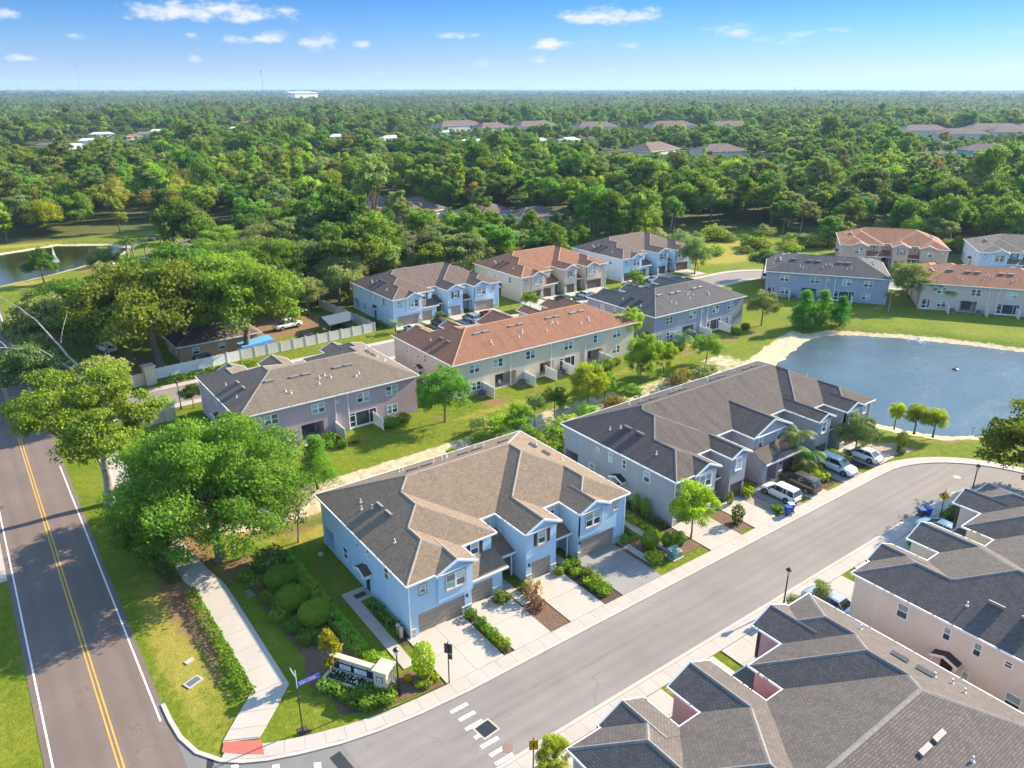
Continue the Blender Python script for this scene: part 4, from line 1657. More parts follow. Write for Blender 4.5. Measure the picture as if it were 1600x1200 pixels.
# planting beds of mulch
def mulchmat(name, c1, c2):
    t = NT(name)
    o = t.pos()
    n1 = t.noise(o, 6.0, 5, .75)
    v = t.n.new('ShaderNodeTexVoronoi')
    v.inputs['Scale'].default_value = 7.0
    t.l.new(o, v.inputs['Vector'])
    a = t.ramp(n1, ((.3, c1), (.7, c2)))
    t.col(t.mix(.35, a, v.outputs['Color'], 'MULTIPLY'))
    t.rough(.95)
    t.bump(n1, .9, .08)
    return t.m


MT['mulch'] = mulchmat('mulch', (.075, .040, .024), (.235, .135, .080))
MT['mulch_dark'] = mulchmat('mulch_dark', (.040, .026, .018), (.110, .068, .045))
MT['pebble'] = mulchmat('pebbles', (.22, .155, .115), (.52, .41, .32))


def bed(pts, mat='mulch', z=.035):
    return sheet('planting_bed', pts, z, mat)


bed([(30.25, 42.2), (31.25, 42.2), (31.25, 49.2), (30.25, 48.4)], 'mulch_dark')
bed([(35.35, 42.1), (37.55, 42.1), (37.55, 48.9), (36.4, 49.0), (36.0, 46.4), (35.35, 46.4)], 'mulch')
bed([(33.8, 48.2), (35.3, 48.2), (35.3, 49.2), (33.8, 49.2)], 'mulch_dark', .095)
bed([(41.85, 42.1), (44.05, 42.1), (44.05, 49.0), (41.85, 49.0)], 'mulch_dark')
bed([(49.5, 44.3), (52.6, 43.6), (54.8, 43.2), (56.7, 43.2), (56.7, 46.6), (49.5, 49.0)], 'mulch')
bed([(50.9, 49), (52.4, 49), (52.4, 66), (50.9, 66)], 'mulch_dark', .032)
bed([(55.6, 47), (56.9, 47), (56.9, 62), (55.6, 62)], 'mulch_dark', .032)
bed([(61.9, 42.6), (64.0, 42.6), (64.0, 47.6), (61.9, 47.6)], 'mulch')
bed([(68.1, 42.6), (69.95, 42.6), (69.95, 47.8), (68.1, 47.8)], 'pebble')
bed([(78.0, 42.6), (81.2, 42.6), (81.2, 50.0), (78.0, 50.0)], 'mulch_dark')
bed([(85.6, 42.8), (88.0, 42.8), (88.0, 48), (85.6, 48)], 'mulch_dark')
bed([(93.3, 42.4), (97.3, 41.4), (97.0, 44.6), (93.3, 46.5)], 'pebble')
bed([(23.9, 48.2), (24.85, 48.2), (24.85, 55.2), (23.9, 55.2)], 'mulch_dark')
# entrance planting
bed([(15.6, 49.6), (16.5, 52.0), (16.1, 57), (15.9, 64), (16.4, 67.5), (19.6, 67.0), (20.4, 60), (20.8, 54), (20.6, 49.5), (19.6, 46.2), (23.6, 44.9), (24.4, 43.4), (24.3, 42.25), (21, 42.75), (18.3, 43.2), (16.2, 44.4), (16.4, 46.4), (15.6, 48)], 'mulch', .03)
bed([(12.9, 44.2), (13.8, 43.9), (13.7, 44.9), (13.0, 45.0)], 'mulch_dark', .03)
bed([(59.6, 29.4), (63.2, 29.4), (63.2, 31.4), (59.6, 31.4)], 'pebble', .06)
bed([(80.6, 28.4), (84.0, 28.4), (84.0, 31.4), (80.6, 31.4)], 'mulch')
# side walks of the end units
slab_walk('garden_path', [(23.1, 45.7), (23.1, 57.4)], -.55, .55, 1.95, .07)
sp = sheet('porch_slab', [(22.55, 56.0), (24.9, 56.0), (24.9, 58.0), (22.55, 58.0)], .078, 'concrete')
slab_walk('garden_path', [(53.4, 43.4), (53.4, 57.6)], -.5, .5, 2.0, .07)
sheet('porch_slab', [(53.9, 55.8), (56.9, 55.8), (56.9, 57.6), (53.9, 57.6)], .075, 'concrete')
slab_walk('garden_path', [(36.0, 46.5), (36.0, 53.6)], -.5, .5, 1.8, .07)
slab_walk('garden_path', [(42.9, 49.2), (42.9, 51.9)], -.5, .5, 1.35, .07)
slab_walk('garden_path', [(50.3, 44.0), (50.3, 49.0)], -.4, .4, 1.6, .07)
# ------------------------------------------------------------------ vegetation
def fast_mesh(name, V, F, mats, tint=None, mi=None):
    """V (n,3), F (m,4) numpy"""
    me = bpy.data.meshes.new(name)
    me.vertices.add(len(V))
    me.vertices.foreach_set('co', V.astype(np.float32).reshape(-1))
    k = F.shape[1]
    me.loops.add(F.size)
    me.loops.foreach_set('vertex_index', F.astype(np.int32).reshape(-1))
    me.polygons.add(len(F))
    me.polygons.foreach_set('loop_start', np.arange(0, F.size, k, dtype=np.int32))
    me.polygons.foreach_set('loop_total', np.full(len(F), k, np.int32))
    for m_ in (mats if isinstance(mats, (list, tuple)) else [mats]):
        me.materials.append(m_)
    if mi is not None:
        me.polygons.foreach_set('material_index', mi.astype(np.int32))
    if tint is not None:
        a = me.attributes.new('tint', 'FLOAT', 'FACE')
        a.data.foreach_set('value', tint.astype(np.float32))
    me.update(calc_edges=True)
    return me


def leaves(P, N, size, rs, aspect=.55, jit=.9, flat=0.0):
    """one folded diamond per point"""
    n = len(P)
    Nn = N + rs.normal(0, jit, (n, 3))
    Nn[:, 2] += flat
    Nn /= np.linalg.norm(Nn, axis=1)[:, None] + 1e-9
    r = rs.normal(0, 1, (n, 3))
    T = np.cross(Nn, r)
    T /= np.linalg.norm(T, axis=1)[:, None] + 1e-9
    B = np.cross(Nn, T)
    s = size * rs.uniform(.6, 1.35, n)[:, None]
    V = np.stack([P - T * s * .55, P - B * s * aspect * .5 - Nn * s * .08, P + T * s * .55, P + B * s * aspect * .5 - Nn * s * .08], 1).reshape(-1, 3)
    F = np.arange(4 * n).reshape(-1, 4)
    return V, F


def sphere_dirs(n, rs):
    d = rs.normal(0, 1, (n, 3))
    return d / np.linalg.norm(d, axis=1)[:, None]


def crown_points(blobs, n, rs, fill=.35):
    """blobs: array (k, 5): x, y, z, r, flatten"""
    w = blobs[:, 3] ** 2
    idx = rs.choice(len(blobs), n, p=w / w.sum())
    d = sphere_dirs(n, rs)
    d[:, 2] = np.where((d[:, 2] < -.25) & (rs.rand(n) < .6), -d[:, 2], d[:, 2])
    lump = 1 + .16 * np.sin(d[:, 0] * 4.1 + idx * 1.7) * np.sin(d[:, 1] * 4.7 + idx * 2.9) + .12 * np.sin(d[:, 2] * 6.3 + idx)
    rad = blobs[idx, 3] * lump * (1 - fill * rs.rand(n) ** 1.6 + .15 * rs.randn(n))
    an = rs.uniform(.72, 1.32, (len(blobs), 3))
    an[:, 2] = rs.uniform(.75, 1.1, len(blobs))
    P = blobs[idx, :3] + d * rad[:, None] * np.stack([an[idx, 0], an[idx, 1], blobs[idx, 4] * an[idx, 2]], 1)
    return P, d, idx


def limb(b, p, q, r0, r1, rs, n=5, bend=.12, seg=4):
    p, q = Vector(p), Vector(q)
    L = (q - p).length
    prev, pr = p, r0
    for k in range(1, seg + 1):
        t = k / seg
        c = p.lerp(q, t)
        if k < seg:
            c = c + Vector(rs.normal(0, bend * L / seg * .8, 3))
        r = r0 + (r1 - r0) * t
        b.tube(prev, c, pr, r, n, cap=False)
        prev, pr = c, r
    return b


def make_tree(seed, h, rad, base, leaf, nleaf, lsize, style='round', nblob=26, bark='bark', br=.34, flat=.75, fill=.35, trunk_r=None, limbs=True, droop=0.0, open_=0.0, low=-.35, qmax=.80):
    rs = np.random.RandomState(seed)
    blobs = []
    zc = (h + base) / 2
    hz = (h - base) / 2
    tries = 0
    while len(blobs) < nblob and tries < 4000:
        tries += 1
        if style == 'cone':
            t = rs.rand() ** .75
            z = base + (h - base) * t * .96
            R = rad * (1 - t) ** .75 + .08 * rad
            a = rs.rand() * 2 * math.pi
            rr = R * (.35 + .5 * rs.rand())
            r = max(.22 * rad, br * rad * (1.15 - .75 * t)) * rs.uniform(.8, 1.2)
            blobs.append((rr * math.cos(a), rr * math.sin(a), z, r, flat))
            continue
        d = sphere_dirs(1, rs)[0]
        if d[2] < low:
            continue
        q = rs.uniform(.52, qmax) if rs.rand() < .78 else rs.uniform(0, .5)
        x, y, z = d[0] * rad * q, d[1] * rad * q, zc + d[2] * hz * q
        if style == 'spread':
            z = base + (h - base) * (.25 + .55 * rs.rand()) + (1 - (x * x + y * y) / rad ** 2) * (h - base) * .15
        r = rad * br * rs.uniform(.6, 1.4)
        if open_ and rs.rand() < open_:
            r *= .6
        ok = all((x - b_[0]) ** 2 + (y - b_[1]) ** 2 + (z - b_[2]) ** 2 > (.45 * (r + b_[3])) ** 2 for b_ in blobs)
        if ok or tries > 2500:
            blobs.append((x, y, z, r, flat))
    B = np.array(blobs)
    P, d, idx = crown_points(B, nleaf, rs, fill)
    if droop:
        P[:, 2] -= droop * rs.rand(nleaf) ** 3 * 2
    P[:, 2] = np.maximum(P[:, 2], .4)
    V, F = leaves(P, d, lsize, rs, flat=.25)
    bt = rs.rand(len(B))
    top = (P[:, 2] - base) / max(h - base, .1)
    tint = np.clip(.42 * bt[idx] + .28 * rs.rand(nleaf) + .15 * np.clip(top, 0, 1) + .22 * np.clip(d[:, 2] + .1, -.4, 1), 0, 1)  # leaves atop each clump coloured lighter, a highlight painted into the tint
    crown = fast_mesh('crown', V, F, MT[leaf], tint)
    tb = MB()
    tr = trunk_r or max(.1, .028 * h)
    fork = base + (h - base) * (.12 if style == 'spread' else .35)
    fork = min(fork, h * .5)
    lean = rs.normal(0, .03 * h, 2)
    top_p = (lean[0], lean[1], fork)
    tb.tube((0, 0, -.3), (0, 0, .35), tr * 1.7, tr * 1.1, 9, cap=False)
    limb(tb, (0, 0, .35), top_p, tr * 1.1, tr * .75, rs, 8, .06)
    if limbs:
        order = np.argsort(-B[:, 3])
        for j in order[:min(len(B), 16)]:
            tgt = B[j, :3]
            limb(tb, top_p, (tgt[0], tgt[1], tgt[2]), tr * .5, tr * .12, rs, 5, .12)
    elif style == 'cone':
        limb(tb, top_p, (lean[0] * .3, lean[1] * .3, h * .93), tr * .75, tr * .12, rs, 6, .03)
    trunk = tb.mesh('trunk', MT[bark])
    trunk.shade_smooth()
    return trunk, crown


TREES = {}


def tree_kind(key, *a, **k):
    TREES[key] = make_tree(*a, **k)


def place_tree(key, x, y, label, s=1.0, rot=None, name='tree', group=None, sz=None, z=0.0, cat='tree'):
    tk, cr = TREES[key]
    r = thing(name, label, cat, (x, y, z), rot if rot is not None else (x * 12.7 + y * 3.1) % 6.28, group)
    r.scale = (s, s, sz or s)
    obj('trunk', tk, r)
    obj('crown', cr, r)
    return r


# near kinds
tree_kind('oak_big', 11, 16.6, 9.6, 1.2, 'leaf_green', 80000, .30, 'round', 105, br=.165, flat=.72, trunk_r=.5, fill=.5, low=-.75, qmax=.93)
tree_kind('oak_low', 61, 12.5, 7.0, .8, 'leaf_green', 26000, .36, 'round', 60, br=.19, flat=.75, trunk_r=.35, fill=.5, low=-.7, qmax=.92)
tree_kind('oak_sparse', 12, 15.5, 9.5, 4.6, 'leaf_sun', 32000, .33, 'spread', 46, 'bark_grey', br=.18, flat=.6, trunk_r=.55, open_=.4)
tree_kind('oak_wide', 13, 15.0, 10.0, 2.8, 'leaf_oak', 26000, .50, 'round', 60, br=.2, flat=.68, trunk_r=.5, qmax=.9)
tree_kind('oak_wide2', 14, 16.5, 9.5, 1.6, 'leaf_green', 26000, .50, 'round', 58, br=.2, flat=.7, trunk_r=.5, qmax=.9)
tree_kind('oak_olive', 15, 15.0, 8.8, 2.5, 'leaf_olive', 12500, .62, 'round', 44, br=.24, flat=.7, trunk_r=.45)
tree_kind('maple_round', 16, 7.6, 3.1, 1.5, 'leaf_lime', 12000, .22, 'round', 52, br=.23, flat=.95, trunk_r=.11, fill=.6, low=-.6, qmax=.97)
tree_kind('round_green', 17, 7.6, 3.4, 1.3, 'leaf_green', 13000, .23, 'round', 56, br=.22, flat=.95, trunk_r=.12, fill=.6, low=-.6, qmax=.97)
tree_kind('shore_cypress', 62, 8.4, 3.0, 2.4, 'leaf_lime', 9000, .30, 'round', 40, br=.28, flat=1.1, trunk_r=.26, low=-.7, qmax=.95, fill=.55)
tree_kind('cypress', 18, 8.6, 3.3, .8, 'leaf_cypress', 13000, .23, 'cone', 60, br=.36, flat=.8, limbs=False, trunk_r=.16)
tree_kind('cypress_thin', 19, 7.0, 1.9, 1.6, 'leaf_cypress', 3200, .30, 'cone', 22, br=.36, flat=.55, limbs=False, trunk_r=.12)
tree_kind('street_oak', 20, 7.4, 3.6, 2.0, 'leaf_dark', 10000, .25, 'round', 46, br=.24, flat=.8, trunk_r=.14, fill=.55, qmax=.95)
tree_kind('olive_round', 21, 8.8, 4.4, 2.0, 'leaf_olive', 13000, .26, 'round', 60, br=.22, flat=.75, trunk_r=.16, fill=.6, low=-.5, qmax=.95)
tree_kind('young_sparse', 22, 6.0, 1.9, 1.9, 'leaf_olive', 1500, .28, 'round', 16, br=.36, flat=.9, trunk_r=.07)
tree_kind('bushy_tall', 23, 7.5, 2.4, .6, 'leaf_lime', 9500, .23, 'round', 42, br=.26, flat=1.1, trunk_r=.09, fill=.6, low=-.8, qmax=.95)
tree_kind('magnolia', 24, 3.2, 1.35, .7, 'leaf_yellowflower', 900, .30, 'cone', 14, br=.40, flat=.9, limbs=False, trunk_r=.06, bark='bark_grey')
# woodland kinds
tree_kind('wood_a', 31, 15.5, 6.2, 3.0, 'leaf_oak', 5775, 0.68, 'round', 30, br=.25, flat=.8, trunk_r=.3, qmax=.95, fill=.5)
tree_kind('wood_b', 32, 14.0, 6.0, 2.0, 'leaf_green', 5775, 0.68, 'round', 28, br=.26, flat=.85, trunk_r=.3, qmax=.95, fill=.5)
tree_kind('wood_c', 33, 17.5, 5.0, 3.5, 'leaf_oak', 4900, 0.65, 'round', 26, br=.28, flat=1.0, trunk_r=.28, qmax=.98, fill=.5)
tree_kind('wood_d', 34, 13.0, 6.6, 2.0, 'leaf_olive', 5775, 0.66, 'round', 30, br=.23, flat=.7, trunk_r=.3, bark='bark_grey', qmax=.97, fill=.6)
tree_kind('wood_e', 35, 17.0, 3.9, 4.0, 'leaf_lime', 4025, 0.61, 'cone', 30, br=.36, flat=.6, limbs=False, trunk_r=.25)
tree_kind('wood_f', 36, 12.0, 5.4, 1.6, 'leaf_dark', 5250, 0.66, 'round', 26, br=.27, flat=.85, trunk_r=.3, qmax=.93, fill=.5)
tree_kind('wood_g', 37, 13.0, 5.6, 2.0, 'leaf_lime', 5250, 0.65, 'round', 28, br=.32, flat=.85, trunk_r=.28)
tree_kind('wood_h', 38, 12.5, 4.8, 2.0, 'leaf_gold', 4200, 0.61, 'round', 26, br=.32, flat=1.0, trunk_r=.22, bark='bark_grey')


tree_kind('wood_i', 39, 20.0, 3.6, 9.5, 'leaf_olive', 2600, .6, 'round', 24, br=.3, flat=.7, trunk_r=.26, qmax=.98, fill=.6)
tree_kind('wood_j', 40, 14.0, 4.5, 4.0, 'leaf_dry', 260, .5, 'round', 22, br=.25, flat=.9, trunk_r=.24, bark='bark_grey', qmax=.98, fill=.6)


# shrubs: leaf shell over a leafy core
def shrub_mesh(seed, rx, ry, rz, leaf, n, ls, rough=.12, core=True, zc=None, spiky=0.0):
    rs = np.random.RandomState(seed)
    d = sphere_dirs(n, rs)
    lump = 1 + rough * (np.sin(d[:, 0] * 5 + seed) * np.sin(d[:, 1] * 6 + 2 * seed) + .7 * np.sin(d[:, 2] * 7 + seed))
    rad = lump * (1 - .25 * rs.rand(n) ** 2 + spiky * rs.rand(n) ** 4)
    zc = rz if zc is None else zc
    P = d * rad[:, None] * np.array([rx, ry, rz]) + np.array([0, 0, zc])
    P[:, 2] = np.maximum(P[:, 2], .03)
    V, F = leaves(P, d, ls, rs, .6, .55, .1)
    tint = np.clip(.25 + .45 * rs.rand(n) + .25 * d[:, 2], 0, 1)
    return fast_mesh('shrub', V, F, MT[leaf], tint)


def hedge_mesh(seed, L, w, h, leaf, dens, ls, lump=.1):
    rs = np.random.RandomState(seed)
    A = np.array([L * h, L * h, L * w, w * h, w * h])
    n = int(A.sum() * dens)
    f = rs.choice(5, n, p=A / A.sum())
    u, v = rs.rand(n), rs.rand(n)
    P = np.zeros((n, 3))
    N = np.zeros((n, 3))
    for k, (fx) in enumerate(range(5)):
        m_ = f == k
        if k < 2:
            s = -1 if k == 0 else 1
            P[m_] = np.stack([u[m_] * L, np.full(m_.sum(), s * w / 2), v[m_] * h], 1)
            N[m_] = (0, s, 0)
        elif k == 2:
            P[m_] = np.stack([u[m_] * L, (v[m_] - .5) * w, np.full(m_.sum(), h)], 1)
            N[m_] = (0, 0, 1)
        else:
            P[m_] = np.stack([np.full(m_.sum(), 0 if k == 3 else L), (u[m_] - .5) * w, v[m_] * h], 1)
            N[m_] = (-1 if k == 3 else 1, 0, 0)
    off = lump * (np.sin(P[:, 0] * 2.1 + seed) + .8 * np.sin(P[:, 0] * 4.7 + P[:, 2] * 3) + rs.normal(0, .5, n))
    P += N * off[:, None]
    P[:, 2] = np.maximum(P[:, 2] - .12 * h * (np.abs(P[:, 1]) > w * .42) * (P[:, 2] > h * .9), .03)
    V, F = leaves(P, N, ls, rs, .6, .55, .1)
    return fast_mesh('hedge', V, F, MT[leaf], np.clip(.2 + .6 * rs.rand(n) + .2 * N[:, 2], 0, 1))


SH = {}
SHRUBS = dict(topiary=(1, 1.55, 1.55, 1.05, 'leaf_topiary', 6500, .13, .015), mound=(2, 1.0, 1.0, .5, 'leaf_green', 1100, .18, .15), egg=(3, .95, .95, 1.35, 'leaf_lime', 1700, .20, .04),
              bush=(4, .7, .7, .55, 'leaf_green', 420, .22, .2), lime=(5, .6, .6, .45, 'leaf_lime', 360, .22, .25), wild=(6, 1.8, 1.8, 1.2, 'leaf_green', 1500, .34, .3),
              wild2=(7, 2.2, 2.0, 1.3, 'leaf_lime', 1500, .36, .35), column=(8, .55, .55, 1.0, 'leaf_hedge', 700, .18, .04), dry=(9, .7, .7, .6, 'leaf_dry', 160, .30, .3),
              yellow=(10, .55, .55, .4, 'leaf_yellowflower', 320, .2, .2), darkbush=(11, 1.1, 1.1, .8, 'leaf_dark', 900, .26, .2), spruce=(12, .7, .7, 1.1, 'leaf_dark', 800, .2, .15),
              olive=(13, 2.4, 2.4, 1.6, 'leaf_olive', 1600, .4, .3), goldbrush=(14, 2.0, 2.0, 1.0, 'leaf_gold', 1200, .36, .4))
for k_, a in SHRUBS.items():
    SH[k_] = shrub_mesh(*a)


def shrub(key, x, y, label, s=1.0, sz=None, group=None, name='shrub', rot=None, cat='shrub', z=0.0):
    o = obj(name, SH[key])
    o.location = (x, y, z)
    o.scale = (s, s, sz or s)
    o.rotation_euler = (0, 0, rot if rot is not None else (x * 7.3 + y * 1.9) % 6.28)
    return tag(o, label, cat, group)


# ---- named trees near the camera
place_tree('oak_big', 15.2, 71.0, 'massive bright green oak overhanging the path beside the main road', .94, .4, 'oak_tree')
place_tree('oak_low', 17.2, 80.5, 'lower bright green oak behind the massive one, towards the mauve row', .82, 1.4, 'oak_tree')
place_tree('oak_low', 9.4, 74.5, 'small dark oak on the verge between the path and the main road', .55, 2.4, 'oak_tree')
place_tree('oak_sparse', 8.4, 90.0, 'sparse oak with pale exposed limbs leaning over the main road', 1.0, 2.0, 'oak_tree')
place_tree('young_sparse', 22.8, 69.2, 'thin young tree on dry grass between the massive oak and the blue row', 1.1)
place_tree('cypress', 29.2, 79.3, 'bright feathery cypress on the swale bank behind the mauve row', .80)
place_tree('round_green', 51.8, 86.6, 'rounded green tree on the lawn between the mauve and cream rows', 1.10)
place_tree('bushy_tall', 86.0, 80.9, 'narrow lime green tree on the swale edge below the cream row patio screens', 1.2)
place_tree('bushy_tall', 87.0, 82.6, 'small lime tree close behind the narrow lime green swale tree', .95)
place_tree('maple_round', 71.3, 77.7, 'leafy lime green tree in the swale by the mud patch', .98)
place_tree('round_green', 66.6, 79.7, 'little round tree in the swale beside the mud patch', .55)
place_tree('round_green', 101.5, 80.6, 'compact round tree on the bank by the sandy shore strip', .74)
place_tree('maple_round', 56.5, 75.0, 'olive green sapling thicket in the swale between the blue and grey rows', .72)
place_tree('young_sparse', 61.5, 77.9, 'spindly young tree in the swale below the cream row', .8)
place_tree('bushy_tall', 92.2, 81.8, 'upright bright tree on the swale edge nearest the slate row', .8)
place_tree('maple_round', 76.4, 79.4, 'bright green young tree in the swale past the mud patch', .6)
place_tree('bushy_tall', 95.6, 94.4, 'tall lime tree growing in the gap between the cream and slate rows', 1.15)
place_tree('maple_round', 56.9, 44.9, 'leafy lime green maple in the front bed of the grey row', .86)
place_tree('olive_round', 128.6, 89.2, 'yellowish olive tree beside the slate row corner on the lawn', .82)
for i_, (x_, y_, s_) in enumerate(((133.6, 83.2, .92), (138.8, 82.3, .85), (141.4, 79.8, .72), (135.6, 82.0, .62))):
    place_tree('cypress', x_, y_, 'vivid green conical cypress on the far corner of the pond', s_, name='cypress_tree', group='cypresses at the pond corner')
place_tree('shore_cypress', 101.9, 46.9, 'thin small cypress on the sandy shore behind the grey row', .34, name='cypress_tree', sz=.46)
place_tree('shore_cypress', 102.6, 44.4, 'short cypress with flared trunk standing on the sandy pond shore', .50, name='cypress_tree', group='cypress pair on the sandy pond shore')
place_tree('shore_cypress', 103.6, 42.3, 'short cypress with flared trunk standing on the sandy pond shore', .48, name='cypress_tree', group='cypress pair on the sandy pond shore')
place_tree('street_oak', 163.0, 114.6, 'dark rounded street tree on the corner lawn of the back street', .98)
place_tree('olive_round', 152.6, 127.6, 'tall pale green tree at the front corner of a light blue row', 1.02, sz=1.15)
place_tree('bushy_tall', 156.2, 129.6, 'narrow bright tree beside the tall pale green tree by the meadow', 1.05)
place_tree('olive_round', 167.6, 80.0, 'wide golden green tree between the blue-grey and tan rows on the pond bank', 1.12)
place_tree('round_green', 175.2, 84.8, 'round lime tree top showing between the blue-grey and tan rows', .70)
place_tree('olive_round', 88.9, 45.2, 'drooping golden green tree over the sedan in the last drive of the grey row', .66)
place_tree('oak_wide2', 94.2, 26.4, 'broad oak crown overhanging the inner side of the street bend', .74, name='oak_tree')
place_tree('oak_olive', 101.6, 27.0, 'bushy oak on the outer side of the street bend', .62, name='oak_tree')
place_tree('young_sparse', 75.5, 126.8, 'small bushy tree in front of the cream row on the back street', .6)
place_tree('round_green', 98.2, 126.6, 'bright round tree before the cream row garages', .55)
place_tree('round_green', 130.6, 127.2, 'bright round tree before the farthest light blue row', .60)
place_tree('street_oak', 24.0, 113.4, 'small street tree beside the mauve row and gate column', .50)
place_tree('magnolia', 17.4, 48.9, 'small magnolia with pale trunk and yellow-green leaves behind the entrance sign', 1.0, name='magnolia_tree', sz=1.35)
place_tree('maple_round', 25.9, 30.2, 'leafy crape myrtle at the corner of the pink row', .45)

# neighbouring yard and the oaks around it
YARD = [('oak_wide', 24.2, 134.6, 1.22), ('oak_wide2', 38.6, 132.9, 1.12), ('oak_wide2', 31.5, 145.5, 1.15), ('oak_wide2', 40.0, 150, .98), ('oak_wide', 31, 158, .92), ('oak_wide2', 21, 166, .66), ('oak_wide', 44, 168, .88), ('oak_olive', 12.5, 118, .62),
        ('oak_olive', 9.5, 145, .85), ('oak_wide', 14.5, 158, .80), ('oak_olive', 5.9, 128, .66), ('oak_wide2', 53, 160, .95), ('oak_olive', 56, 172, .95), ('oak_wide', 30, 176, .62), ('oak_wide2', 38, 183, .66), ('oak_wide', 50, 186, .80),
        ('oak_olive', 63, 166, .9), ('oak_wide2', 12, 176, .46), ('oak_wide', 44, 200, .60), ('oak_wide2', 57, 203, .72), ('oak_olive', 64, 192, .9), ('oak_olive', 67, 156, .75), ('oak_olive', 58, 152, .55), ('oak_wide', 22, 184, .44), ('oak_olive', 33, 196, .42)]
YL = {'oak_wide': 'spreading dark green oak in the neighbouring yard beyond the vinyl fence', 'oak_wide2': 'full bright green oak in the neighbouring yard beyond the vinyl fence', 'oak_olive': 'olive grey oak with fine foliage in the neighbouring yard'}
YU = {(24.2, 134.6): 'spreading green oak shading the left end of the tan neighbour house', (38.6, 132.9): 'full green oak between the tan house and the blue tarpaulin', (40.0, 150): 'full green oak behind the tan house, beside the white pickup',
      (31.5, 145.5): 'tall full oak standing right behind the tan house', (12.5, 118): 'small olive oak at the mouth of the back street', (5.9, 128): 'olive oak on the verge right beside the main road', (9.5, 145): 'olive oak by the main road near the white van', (14.5, 158): 'dark oak behind the white van', (58, 152): 'small olive oak behind the metal roofed shed',
      (67, 156): 'olive oak at the back corner of the light blue row', (53, 160): 'full green oak behind the bare yard of the white pickup'}
for (k_, x_, y_, s_) in YARD:
    lab_ = YU.get((x_, y_), YL[k_])
    place_tree(k_, x_, y_, lab_, s_, name='oak_tree', group='oaks of the neighbouring yard')
# ------------------------------------------------------------------ hedges and shrubs
def hedge(x, y, ang, L, w, h, label, leaf='leaf_hedge', dens=70, ls=.2, seed=1, lump=.07):
    o = obj('hedge', hedge_mesh(seed, L, w, h, leaf, dens, ls, lump))
    o.location = (x, y, 0)
    o.rotation_euler = (0, 0, ang)
    return tag(o, label, 'hedge')


PI2 = math.pi / 2
hedge(11.25, 50.4, PI2 + .01, 16.5, .85, .75, 'low clipped hedge along the road side of the concrete path', seed=2)
hedge(10.2, 69.5, PI2, 9, 1.3, .9, 'rough hedge continuing along the path under the massive oak', 'leaf_dark', 45, .26, 3, .18)
hedge(20.5, 49.2, PI2, 17.6, 1.15, 1.15, 'tall clipped hedge between the topiary bed and the blue row lawn', seed=4)
hedge(21.9, 46.1, PI2 + .38, 3.4, .9, .7, 'short low hedge behind the entrance sign', seed=5)
hedge(24.25, 49.6, PI2, 5.4, .75, .85, 'foundation hedge along the side wall of the blue row', 'leaf_green', 60, .2, 6, .12)
hedge(54.1, 44.6, PI2, 11.5, .75, .6, 'low hedge beside the walk between the blue and grey rows', 'leaf_lime', 60, .2, 7, .1)
hedge(51.7, 49.6, PI2, 15, .9, .9, 'dark hedge along the far side wall of the blue row', 'leaf_dark', 45, .24, 8, .15)
hedge(56.1, 48.0, PI2, 2.6, .7, .7, 'dark foundation hedge at the front corner of the grey row', 'leaf_dark', 60, .2, 9)
hedge(56.0, 53.4, PI2, 9, .8, .8, 'dark foundation hedge along the side wall of the grey row', 'leaf_dark', 50, .22, 10, .14)
hedge(86.8, 44.6, PI2, 4.6, .9, .9, 'clipped lime hedge between two drives of the grey row', 'leaf_lime', 60, .2, 11)
hedge(65.9, 133.0, PI2, 6.5, 1.0, 1.0, 'hedge along the side wall of the light blue row', 'leaf_dark', 30, .3, 12, .2)
hedge(128.4, 128.3, 0, 6, 1.4, 1.1, 'hedge beside the entry of the farthest light blue row', 'leaf_dark', 22, .34, 13, .2)
hedge(24, 126.6, .03, 14, 1.2, .9, 'hedge under the white vinyl fence by the back street', 'leaf_green', 24, .32, 14, .25)
for (x_, y_, s_) in ((18.6, 62.8, 1.02), (18.3, 59.1, 1.0), (19.1, 55.8, .98)):
    shrub('topiary', x_, y_, 'clipped dome topiary in a row beside the tall hedge', s_, group='dome topiaries beside the path')
shrub('darkbush', 18.6, 66.0, 'dark unclipped shrub at the oak end of the topiary row', 1.5)
for (x_, y_, s_) in ((16.9, 64.2, .9), (16.9, 61.3, 1.0), (16.7, 58.2, 1.0), (17.2, 56.0, 1.0), (17.5, 53.8, 1.0), (18.8, 53.0, 1.0), (16.4, 66.0, .9), (17.2, 60.0, .8)):
    shrub('mound', x_, y_, 'low rounded ground cover shrub at the foot of the topiaries', s_, group='ground cover below the topiaries')
shrub('egg', 23.5, 44.0, 'tall egg-shaped clipped shrub between the entrance sign and the first drive', 1.0, 1.28)
ENT = 'leafy low shrub in the bed before the entrance sign'
for i_, (x_, y_, k_) in enumerate(((16.9, 46.6, 'bush'), (17.3, 45.6, 'lime'), (18.0, 45.1, 'bush'), (17.6, 44.4, 'bush'), (18.4, 44.2, 'lime'), (18.8, 44.9, 'bush'), (19.3, 44.1, 'lime'), (19.0, 43.5, 'bush'), (19.9, 43.3, 'lime'), (16.3, 47.4, 'bush'), (20.2, 43.9, 'bush'), (18.3, 43.7, 'bush'))):
    shrub(k_, x_, y_, ENT, .95, group='shrubs before the entrance sign')
for (x_, y_) in ((22.6, 43.2), (23.2, 42.9), (24.1, 43.2), (22.2, 44.4)):
    shrub('yellow', x_, y_, 'small yellow-leaved plant by the egg-shaped shrub', .7, group='yellow plants by the egg-shaped shrub')
BD = 'low green shrub in the mulch strip between the first two drives of the blue row'
